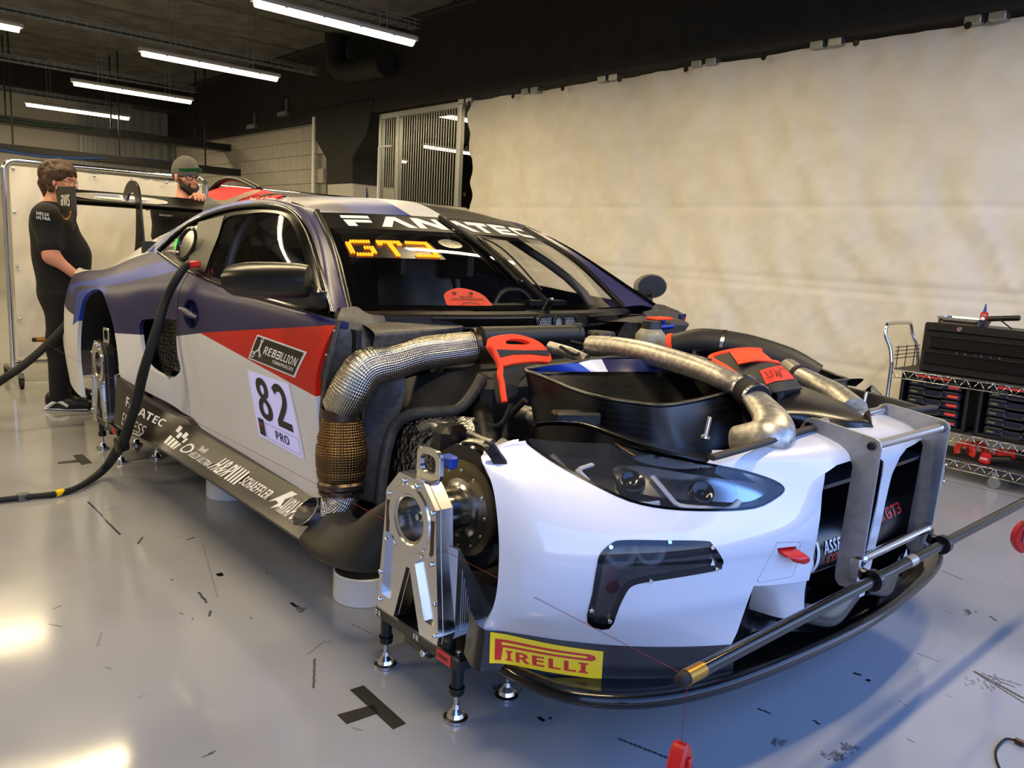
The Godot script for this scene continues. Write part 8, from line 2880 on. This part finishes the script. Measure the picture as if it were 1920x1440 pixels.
# ---------------------------------------------------------------- people
# smooth union of tapered capsules [a, b, ra, rb], meshed as surface nets
func flesh(g: G, bones: Array, cell: float, k: float) -> void:
	var lo := Vector3(INF, INF, INF); var hi := -lo
	for b in bones:
		var r: float = maxf(b[2], b[3]) + cell * 2.5 + k * 0.3
		lo = lo.min((b[0] as Vector3).min(b[1]) - Vector3.ONE * r); hi = hi.max((b[0] as Vector3).max(b[1]) + Vector3.ONE * r)
	var n := Vector3i(((hi - lo) / cell).ceil()) + Vector3i.ONE
	var d := PackedFloat32Array()
	d.resize(n.x * n.y * n.z)
	d.fill(1.0)
	var sy := n.x; var sz := n.x * n.y
	for b in bones:
		var a: Vector3 = b[0]; var e: Vector3 = b[1]
		var r0: float = b[2]; var r1: float = b[3]
		var r := maxf(r0, r1) + cell * 2.0 + k * 0.5
		var i0 := Vector3i(((a.min(e) - Vector3.ONE * r - lo) / cell).floor()).clamp(Vector3i.ZERO, n - Vector3i.ONE)
		var i1 := Vector3i(((a.max(e) + Vector3.ONE * r - lo) / cell).ceil()).clamp(Vector3i.ZERO, n - Vector3i.ONE)
		var ab := e - a
		var l2 := maxf(ab.length_squared(), 1e-9)
		for z in range(i0.z, i1.z + 1):
			for y in range(i0.y, i1.y + 1):
				for x in range(i0.x, i1.x + 1):
					var p := lo + Vector3(x, y, z) * cell - a
					var t := clampf(p.dot(ab) / l2, 0.0, 1.0)
					var v := (p - ab * t).length() - lerpf(r0, r1, t)
					var q := x + y * sy + z * sz
					var w := d[q]
					var h := maxf(k - absf(v - w), 0.0) / k
					d[q] = minf(v, w) - h * h * k * 0.25
	var at := {}
	var corner := [0, 1, sy, sy + 1, sz, sz + 1, sz + sy, sz + sy + 1]
	for z in n.z - 1:
		for y in n.y - 1:
			for x in n.x - 1:
				var q := x + y * sy + z * sz
				if d[q] > cell * 2.5: continue
				var neg := 0
				for c in corner:
					if d[q + c] < 0.0: neg += 1
				if neg == 0 or neg == 8: continue
				var sum := Vector3.ZERO; var cnt := 0
				for e in [[0, 1], [0, 2], [0, 4], [1, 3], [1, 5], [2, 3], [2, 6], [3, 7], [4, 5], [4, 6], [5, 7], [6, 7]]:
					var v0 := d[q + corner[e[0]]]; var v1 := d[q + corner[e[1]]]
					if (v0 < 0.0) != (v1 < 0.0):
						var t := v0 / (v0 - v1)
						var p0 := Vector3(e[0] & 1, (e[0] >> 1) & 1, e[0] >> 2); var p1 := Vector3(e[1] & 1, (e[1] >> 1) & 1, e[1] >> 2)
						sum += p0.lerp(p1, t); cnt += 1
				var p := lo + (Vector3(x, y, z) + sum / cnt) * cell
				var gr := Vector3(d[q + 1] - d[q] + d[q + 1 + sy + sz] - d[q + sy + sz], d[q + sy] - d[q] + d[q + 1 + sy + sz] - d[q + 1 + sz], d[q + sz] - d[q] + d[q + 1 + sy + sz] - d[q + 1 + sy])
				at[q] = [p, gr.normalized()]
	for q: int in at:
		for e in [[1, sy, sz], [sy, sz, 1], [sz, 1, sy]]:
			if (d[q] < 0.0) == (d[q + e[0]] < 0.0): continue
			var c0 = at.get(q); var c1 = at.get(q - e[1]); var c2 = at.get(q - e[1] - e[2]); var c3 = at.get(q - e[2])
			if c0 == null or c1 == null or c2 == null or c3 == null: continue
			g.t3(c0[0], c1[0], c2[0], c0[1], c1[1], c2[1])
			g.t3(c0[0], c2[0], c3[0], c0[1], c2[1], c3[1])

func moved_bones(b: Array, x: Transform3D) -> Array:
	var r := []
	var s := x.basis.get_scale().x
	for q in b: r.append([x * (q[0] as Vector3), x * (q[1] as Vector3), q[2] * s, q[3] * s])
	return r

const V := Vector3.ZERO
func B4(a: Array) -> Array:
	var r := []
	for q in a: r.append([Vector3(q[0], q[1], q[2]), Vector3(q[3], q[4], q[5]), q[6], q[7]])
	return r

# head in its own axes: centre of the skull at the origin, looking along +z, about 0.23 m tall
func head_bones() -> Array:
	return B4([[0, 0.035, -0.025, 0, 0.035, 0.015, 0.078, 0.074], [0, 0.0, 0.02, 0, -0.03, 0.03, 0.062, 0.055], [0, -0.065, 0.045, 0, -0.085, 0.058, 0.040, 0.026], [-0.045, -0.05, 0.01, 0, -0.085, 0.05, 0.024, 0.024], [0.045, -0.05, 0.01, 0, -0.085, 0.05, 0.024, 0.024],
		[0, 0.01, 0.085, 0, -0.022, 0.103, 0.008, 0.012], [-0.010, -0.026, 0.092, 0.010, -0.026, 0.092, 0.009, 0.009], [-0.03, 0.028, 0.076, 0.03, 0.028, 0.076, 0.012, 0.012], [-0.014, -0.052, 0.087, 0.014, -0.052, 0.087, 0.008, 0.008], [-0.010, -0.062, 0.086, 0.010, -0.062, 0.086, 0.008, 0.008],
		[-0.079, 0.012, -0.005, -0.083, -0.02, 0.0, 0.014, 0.009], [0.079, 0.012, -0.005, 0.083, -0.02, 0.0, 0.014, 0.009], [-0.045, -0.012, 0.062, -0.03, -0.02, 0.07, 0.02, 0.02], [0.045, -0.012, 0.062, 0.03, -0.02, 0.07, 0.02, 0.02]])

func hand_bones(side: float) -> Array:
	# wrist at the origin, fingers along +y, palm looking along +z, thumb towards side * x
	var b := B4([[-0.022, 0.0, 0, -0.028, 0.07, 0, 0.016, 0.014], [0.022, 0.0, 0, 0.028, 0.07, 0, 0.018, 0.014], [0, 0.0, 0, 0, 0.075, 0, 0.02, 0.014]])
	var k := 0
	for f in [[-0.030, 0.068], [-0.010, 0.08], [0.010, 0.076], [0.029, 0.06]]:
		var x: float = f[0] * -side
		var l: float = f[1]
		var p0 := Vector3(x, 0.075, 0); var p1 := p0 + Vector3(x * 0.1, l * 0.48, 0.012); var p2 := p1 + Vector3(0, l * 0.28, 0.022); var p3 := p2 + Vector3(0, l * 0.10, 0.022)
		b.append_array([[p0, p1, 0.0095, 0.009], [p1, p2, 0.009, 0.008], [p2, p3, 0.008, 0.0072]])
	b.append_array([[Vector3(side * 0.02, 0.02, 0.005), Vector3(side * 0.052, 0.05, 0.018), 0.014, 0.011], [Vector3(side * 0.052, 0.05, 0.018), Vector3(side * 0.058, 0.085, 0.03), 0.0105, 0.009]])
	return b

func person(o: Dictionary) -> void:
	var t := thing("person", o.label, "person", o.base)
	var J: Dictionary = o.joints
	var f: float = o.get("stout", 1.0)
	var hx := Transform3D(Basis.looking_at(-(o.look as Vector3), Vector3.UP), J.head)
	var fw: Vector3 = o.front
	# skin: head, neck, trunk, limbs and hands in one surface
	var trunk := [[J.neck + Vector3(0, -0.10, 0), J.belly, 0.115 * f, 0.135 * f], [J.belly, J.hip, 0.135 * f, 0.13 * f], [J.sr, J.sl, 0.065, 0.065], [J.neck + Vector3(0, -0.03, 0), J.neck + Vector3(0, -0.12, 0), 0.06, 0.10], [J.belly + fw * 0.05 * (f - 0.7), J.hip + fw * 0.02, 0.125 * f, 0.11]]
	for s: float in [-1.0, 1.0]:
		var side := fw.cross(Vector3.UP).normalized() * s
		trunk.append([J.neck + Vector3(0, -0.16, 0) + side * 0.08, J.hip + side * 0.06, 0.10 * f, 0.105 * f])
	var arms := [[J.sr, J.er, 0.052, 0.042], [J.sl, J.el, 0.052, 0.042]]
	var fore := [[J.er, J.wr, 0.042, 0.027], [J.el, J.wl, 0.042, 0.027]]
	var legs := [[J.hr, J.kr, 0.092, 0.062], [J.kr, J.ar, 0.062, 0.042], [J.hl, J.kl, 0.092, 0.062], [J.kl, J.al, 0.062, 0.042]]
	var neck := [[J.neck + Vector3(0, -0.04, 0), J.head + hx.basis * Vector3(0, -0.05, -0.02), 0.058, 0.052]]
	var g := G.new()
	flesh(g, trunk + arms + fore + legs + neck, 0.016, 0.05)
	flesh(g, moved_bones(head_bones(), hx) + neck, 0.006, 0.018)
	for h in o.hands:
		flesh(g, moved_bones(hand_bones(h[3]), frame(h[0], h[1], h[2])) + [[h[0] - h[2] * 0.03, h[0] + h[2] * 0.02, 0.025, 0.02]], 0.0045, 0.008)
	var body := part("body", g, M.skin, t)
	# clothes
	g = G.new()
	var grow := func(a: Array, e: float) -> Array:
		var r := []
		for q in a: r.append([q[0], q[1], q[2] + e, q[3] + e])
		return r
	var sleeves := [[J.sr, (J.sr as Vector3).lerp(J.er, 0.72), 0.066, 0.068], [J.sl, (J.sl as Vector3).lerp(J.el, 0.72), 0.066, 0.068]]
	var bulk := trunk.duplicate()
	bulk.remove_at(3)
	flesh(g, grow.call(bulk, 0.013) + sleeves, 0.014, 0.06)
	var shirt := part("t_shirt", g, M.black_cloth, t, "black T-shirt")
	g = G.new()
	tube(g, spline([J.neck + fw * 0.075 + Vector3(0, -0.075, 0), J.neck + fw.cross(Vector3.UP) * 0.075 + Vector3(0, -0.025, 0), J.neck - fw * 0.065 + Vector3(0, -0.005, 0), J.neck - fw.cross(Vector3.UP) * 0.075 + Vector3(0, -0.025, 0)], 6, true), 0.013, 8, false, true)
	part("collar", g, M.black_cloth, shirt)
	g = G.new()
	flesh(g, grow.call(legs, 0.022) + [[J.hip + Vector3(0, 0.05, 0), J.hip + Vector3(0, -0.04, 0), 0.15 * f, 0.15 * f], [J.hr, J.hl, 0.11, 0.11]], 0.016, 0.06)
	part("trousers", g, M.trouser, t, "black work trousers")
	for s in [[J.ar, o.foot], [J.al, o.foot2]]:
		g = G.new()
		var toe: Vector3 = s[1]
		var heel: Vector3 = Vector3(s[0].x, 0.045, s[0].z) - toe * 0.05
		flesh(g, [[heel, heel + toe * 0.12 + Vector3(0, 0.01, 0), 0.043, 0.043], [heel + toe * 0.10, heel + toe * 0.225 + Vector3(0, -0.006, 0), 0.045, 0.036], [heel + Vector3(0, 0.04, 0), heel + toe * 0.05 + Vector3(0, 0.045, 0), 0.042, 0.04]], 0.008, 0.03)
		var sh := part("shoe", g, M.black_plastic, t)
		g = G.new()
		tube(g, spline([heel - toe * 0.02 + Vector3(0, -0.022, 0) + toe.cross(Vector3.UP) * 0.043, heel + toe * 0.05 + Vector3(0, 0.02, 0) + toe.cross(Vector3.UP) * 0.045, heel + toe * 0.12 + Vector3(0, -0.01, 0) + toe.cross(Vector3.UP) * 0.047], 5), 0.008, 6, true, false, 1.6)
		tube(g, spline([heel - toe * 0.045 + Vector3(0, -0.038, 0), heel + toe * 0.1 + Vector3(0, -0.038, 0), heel + toe * 0.235 + Vector3(0, -0.034, 0)], 5), 0.038, 8, true, false, 0.2)
		part("sole_and_stripe", g, M.white_plastic, sh)
	# face details
	g = G.new()
	for s in [-1.0, 1.0]:
		ball(g, hx * Vector3(s * 0.031, 0.008, 0.0775), Vector3(0.012, 0.008, 0.008), hx.basis, 12)
	part("eyes", g, M.eye_white, body)
	g = G.new()
	for s in [-1.0, 1.0]:
		ball(g, hx * Vector3(s * 0.031 + 0.002, 0.008, 0.084), Vector3(0.005, 0.005, 0.003), hx.basis, 10)
	part("irises", g, M.text_black, body)
	g = G.new()
	tube(g, spline([hx * Vector3(-0.024, -0.057, 0.088), hx * Vector3(0, -0.056, 0.097), hx * Vector3(0.024, -0.057, 0.088)], 4), 0.005, 8, true, false, 0.7)
	part("lips", g, M.lip, body)
	g = G.new()
	for s in [-1.0, 1.0]:
		tube(g, [hx * Vector3(s * 0.016, 0.027, 0.088), hx * Vector3(s * 0.032, 0.031, 0.085), hx * Vector3(s * 0.05, 0.026, 0.073)], 0.005, 6)
	part("eyebrows", g, o.hair, body)
	g = G.new()
	for s in [-1.0, 1.0]:
		var p := []
		for k in 18:
			var a := TAU * k / 18
			p.append(hx * Vector3(s * 0.034 + cos(a) * 0.024, 0.004 + sin(a) * o.lens_h, 0.098 - absf(cos(a) * s * 0.5 + 0.5) * 0.012))
		tube(g, p, o.frame_r, 6, false, true)
		tube(g, [hx * Vector3(s * 0.058, 0.010, 0.086), hx * Vector3(s * 0.082, 0.012, 0.0)], o.frame_r, 6)
	tube(g, [hx * Vector3(-0.011, 0.010, 0.100), hx * Vector3(0.011, 0.010, 0.100)], o.frame_r, 6)
	part("glasses", g, o.frame, t)
	g = G.new()
	flesh(g, moved_bones(B4(o.locks), hx), 0.007, 0.02)
	part("hair", g, o.hair, t)
	if o.has("beard"):
		g = G.new()
		flesh(g, moved_bones(B4(o.beard), hx), 0.005, 0.012)
		part("beard", g, o.hair, t)
	if o.has("cap"):
		g = G.new()
		flesh(g, moved_bones(B4([[0, 0.075, -0.02, 0, 0.075, 0.01, 0.083, 0.080], [0, 0.05, -0.028, 0, 0.05, 0.018, 0.087, 0.083], [0, 0.105, -0.01, 0, 0.105, 0.02, 0.062, 0.058]]), hx), 0.007, 0.02)
		var cap := part("cap", g, M.cap_grey, t, "grey cap with a green underside to the peak")
		for k in 2:
			g = G.new()
			var e: float = [0.0, -0.005][k]
			var rows := []
			for j in 3:
				var row := []
				for i in 9:
					var a := PI * (0.08 + 0.84 * i / 8.0)
					var r: float = [0.078, 0.115, 0.148][j]
					row.append(hx * Vector3(cos(a) * 0.082 * (1.0 + 0.06 * j), 0.050 + e - 0.014 * absf(cos(a)) + 0.016 * j, 0.012 + sin(a) * (r - 0.012)))
				rows.append(row)
			patch(g, rows, {"out": Vector3.UP if k == 0 else Vector3.DOWN, "nu": 2, "nv": 3, "thick": 0.003})
			part("peak", g, M.cap_grey if k == 0 else M.cap_green, cap)
	# prints
	if o.has("print"):
		for q in o.print:
			g = G.new()
			text_on(g, q[0], frame(q[1], q[2], q[3]), q[4])
			part("print", g, M.text_white, shirt)

func build_people() -> void:
	mat("skin", Color(0.78, 0.53, 0.42), 0.5, 0.0, {"subsurf_scatter_enabled": true, "subsurf_scatter_strength": 0.15})
	mat("black_cloth", Color(0.022, 0.022, 0.024), 0.85)
	mat("trouser", Color(0.028, 0.028, 0.030), 0.85)
	mat("eye_white", Color(0.75, 0.73, 0.70), 0.3)
	mat("lip", Color(0.62, 0.33, 0.28), 0.5)
	mat("brown_hair", Color(0.27, 0.165, 0.09), 0.6, 0.0, {"normal_enabled": true, "normal_scale": 1.6, "normal_texture": noise_map(50, 0.04, Color.BLACK, Color.WHITE, 256, 3, 0, 1, true, 10.0), "uv1_triplanar": true, "uv1_scale": Vector3(7, 2.5, 7)})
	mat("dark_hair", Color(0.13, 0.075, 0.045), 0.7, 0.0, {"normal_enabled": true, "normal_scale": 1.0, "normal_texture": noise_map(51, 0.08, Color.BLACK, Color.WHITE, 256, 3, 0, 1, true, 8.0), "uv1_triplanar": true, "uv1_scale": Vector3(8, 8, 8)})
	mat("cap_grey", Color(0.36, 0.35, 0.335), 0.85)
	mat("cap_green", Color(0.05, 0.42, 0.18), 0.8)
	var z := -4.34
	var front := Vector3(0.94, 0, 0.34).normalized()
	rng.seed = 5
	var locks := [[0, 0.045, -0.035, 0, 0.05, 0.0, 0.088, 0.086], [0, 0.095, 0.0, 0, 0.085, 0.045, 0.05, 0.045], [-0.07, 0.0, -0.03, -0.078, -0.05, -0.02, 0.035, 0.022], [0.07, 0.0, -0.03, 0.078, -0.05, -0.02, 0.035, 0.022], [0, -0.02, -0.08, 0, -0.09, -0.075, 0.055, 0.028], [-0.05, 0.075, 0.07, -0.03, 0.045, 0.088, 0.022, 0.008], [0.0, 0.085, 0.075, 0.02, 0.05, 0.092, 0.024, 0.008], [0.05, 0.075, 0.06, 0.06, 0.035, 0.072, 0.022, 0.008]]
	for i in 46:
		var a := rng.randf() * TAU; var h := rng.randf_range(-0.1, 1.0)
		var c := Vector3(cos(a) * sqrt(1 - h * h) * 0.085, 0.05 + h * 0.075, -0.02 + sin(a) * sqrt(1 - h * h) * 0.088)
		if c.z > 0.045 and c.y < 0.075: continue
		locks.append([c.x, c.y, c.z, c.x * 1.08, c.y - 0.03, c.z * 1.08, 0.02, 0.012])
	person({"label": "person with curly brown hair and glasses in black work clothes at the car's rear", "base": Vector3(-0.88, 0, z), "front": front, "look": Vector3(0.80, -0.06, 0.60).normalized(), "stout": 1.04,
		"joints": {"head": K(112, 342, "z", z), "neck": K(98, 386, "z", z), "belly": K(115, 480, "z", z), "hip": K(119, 535, "z", z), "sr": K(86, 407, "z", -4.17), "sl": K(108, 405, "z", -4.50), "er": K(96, 480, "z", -4.10), "wr": K(147, 520, "z", -4.06), "el": K(130, 475, "z", -4.48), "wl": K(166, 515, "z", -4.30),
			"hr": K(118, 548, "z", -4.29), "kr": K(115, 645, "z", -4.30), "ar": K(113, 742, "z", -4.30), "hl": K(122, 545, "z", -4.42), "kl": K(132, 640, "z", -4.45), "al": K(136, 735, "z", -4.50)},
		"foot": Vector3(0.80, 0, 0.6).normalized(), "foot2": Vector3(0.9, 0, -0.2).normalized(),
		"hands": [[K(147, 520, "z", -4.06), Vector3(0.3, -0.1, 0.95), Vector3(0.80, -0.55, 0.1).normalized(), -1.0], [K(166, 515, "z", -4.30), Vector3(0.3, 0.1, 0.95), Vector3(0.7, -0.7, 0.1).normalized(), 1.0]],
		"hair": M.brown_hair, "locks": locks, "frame": M.heat_steel, "frame_r": 0.0016, "lens_h": 0.022,
		"print": [["HELIX", K(80, 401, "z", -4.06), Vector3(0.9, -0.1, 0.35), Vector3.UP, 0.018], ["ULTRA", K(81, 409, "z", -4.06), Vector3(0.9, -0.1, 0.35), Vector3.UP, 0.018]]})
	z = -4.62
	front = Vector3(0.30, 0, 0.95).normalized()
	var hd := K(349, 335, "z", z)
	person({"label": "person with a grey cap, beard and glasses in a black shirt behind the rear wing", "base": Vector3(0.04, 0, z), "front": front, "look": Vector3(0.25, -0.02, 0.97).normalized(), "stout": 0.95,
		"joints": {"head": hd, "neck": K(347, 372, "z", z - 0.02), "belly": Vector3(0.02, 1.12, z), "hip": Vector3(0.02, 0.92, z), "sr": K(306, 397, "z", z + 0.02), "sl": K(388, 397, "z", z - 0.05), "er": K(300, 460, "z", z + 0.02), "wr": K(312, 500, "z", z + 0.14), "el": K(398, 440, "z", z + 0.02), "wl": K(372, 370, "z", -4.22),
			"hr": Vector3(-0.08, 0.90, z), "kr": Vector3(-0.09, 0.48, z + 0.02), "ar": Vector3(-0.10, 0.09, z), "hl": Vector3(0.12, 0.90, z - 0.04), "kl": Vector3(0.14, 0.48, z - 0.02), "al": Vector3(0.15, 0.09, z - 0.05)},
		"foot": Vector3(0.1, 0, 1).normalized(), "foot2": Vector3(0.4, 0, 0.9).normalized(),
		"hands": [[K(370, 368, "z", -4.20), Vector3(1, 0, 0.2), Vector3(-0.2, 0.10, 1.0).normalized(), -1.0], [K(312, 500, "z", z + 0.14), Vector3(0, 0.2, 1), Vector3(0.5, -0.3, 0.8).normalized(), -1.0]],
		"hair": M.dark_hair, "locks": [[0, 0.035, -0.04, 0, 0.03, -0.01, 0.080, 0.076], [-0.074, 0.01, -0.012, -0.074, -0.01, 0.0, 0.012, 0.008], [0.074, 0.01, -0.012, 0.074, -0.01, 0.0, 0.012, 0.008]], "frame": M.black_satin, "frame_r": 0.0032, "lens_h": 0.017, "cap": true,
		"beard": [[-0.064, -0.02, 0.018, -0.052, -0.06, 0.04, 0.016, 0.022], [0.064, -0.02, 0.018, 0.052, -0.06, 0.04, 0.016, 0.022], [-0.05, -0.065, 0.045, 0.0, -0.098, 0.068, 0.024, 0.028], [0.05, -0.065, 0.045, 0.0, -0.098, 0.068, 0.024, 0.028], [-0.026, -0.041, 0.084, 0.0, -0.038, 0.093, 0.006, 0.007], [0.026, -0.041, 0.084, 0.0, -0.038, 0.093, 0.006, 0.007], [-0.03, -0.045, 0.08, -0.024, -0.075, 0.078, 0.008, 0.012], [0.03, -0.045, 0.08, 0.024, -0.075, 0.078, 0.008, 0.012], [-0.012, -0.074, 0.088, 0.012, -0.074, 0.088, 0.008, 0.008]],
		"print": [["Motorsport", K(311, 404, "z", z + 0.165), Vector3(0.95, 0, -0.25), Vector3.UP, 0.014]]})

func _ready() -> void:
	set_stage()
	make_materials()
	build_room()
	car_materials()
	build_car()
	build_stands()
	build_gauges()
	build_loose()
	build_trolley()
	build_people()
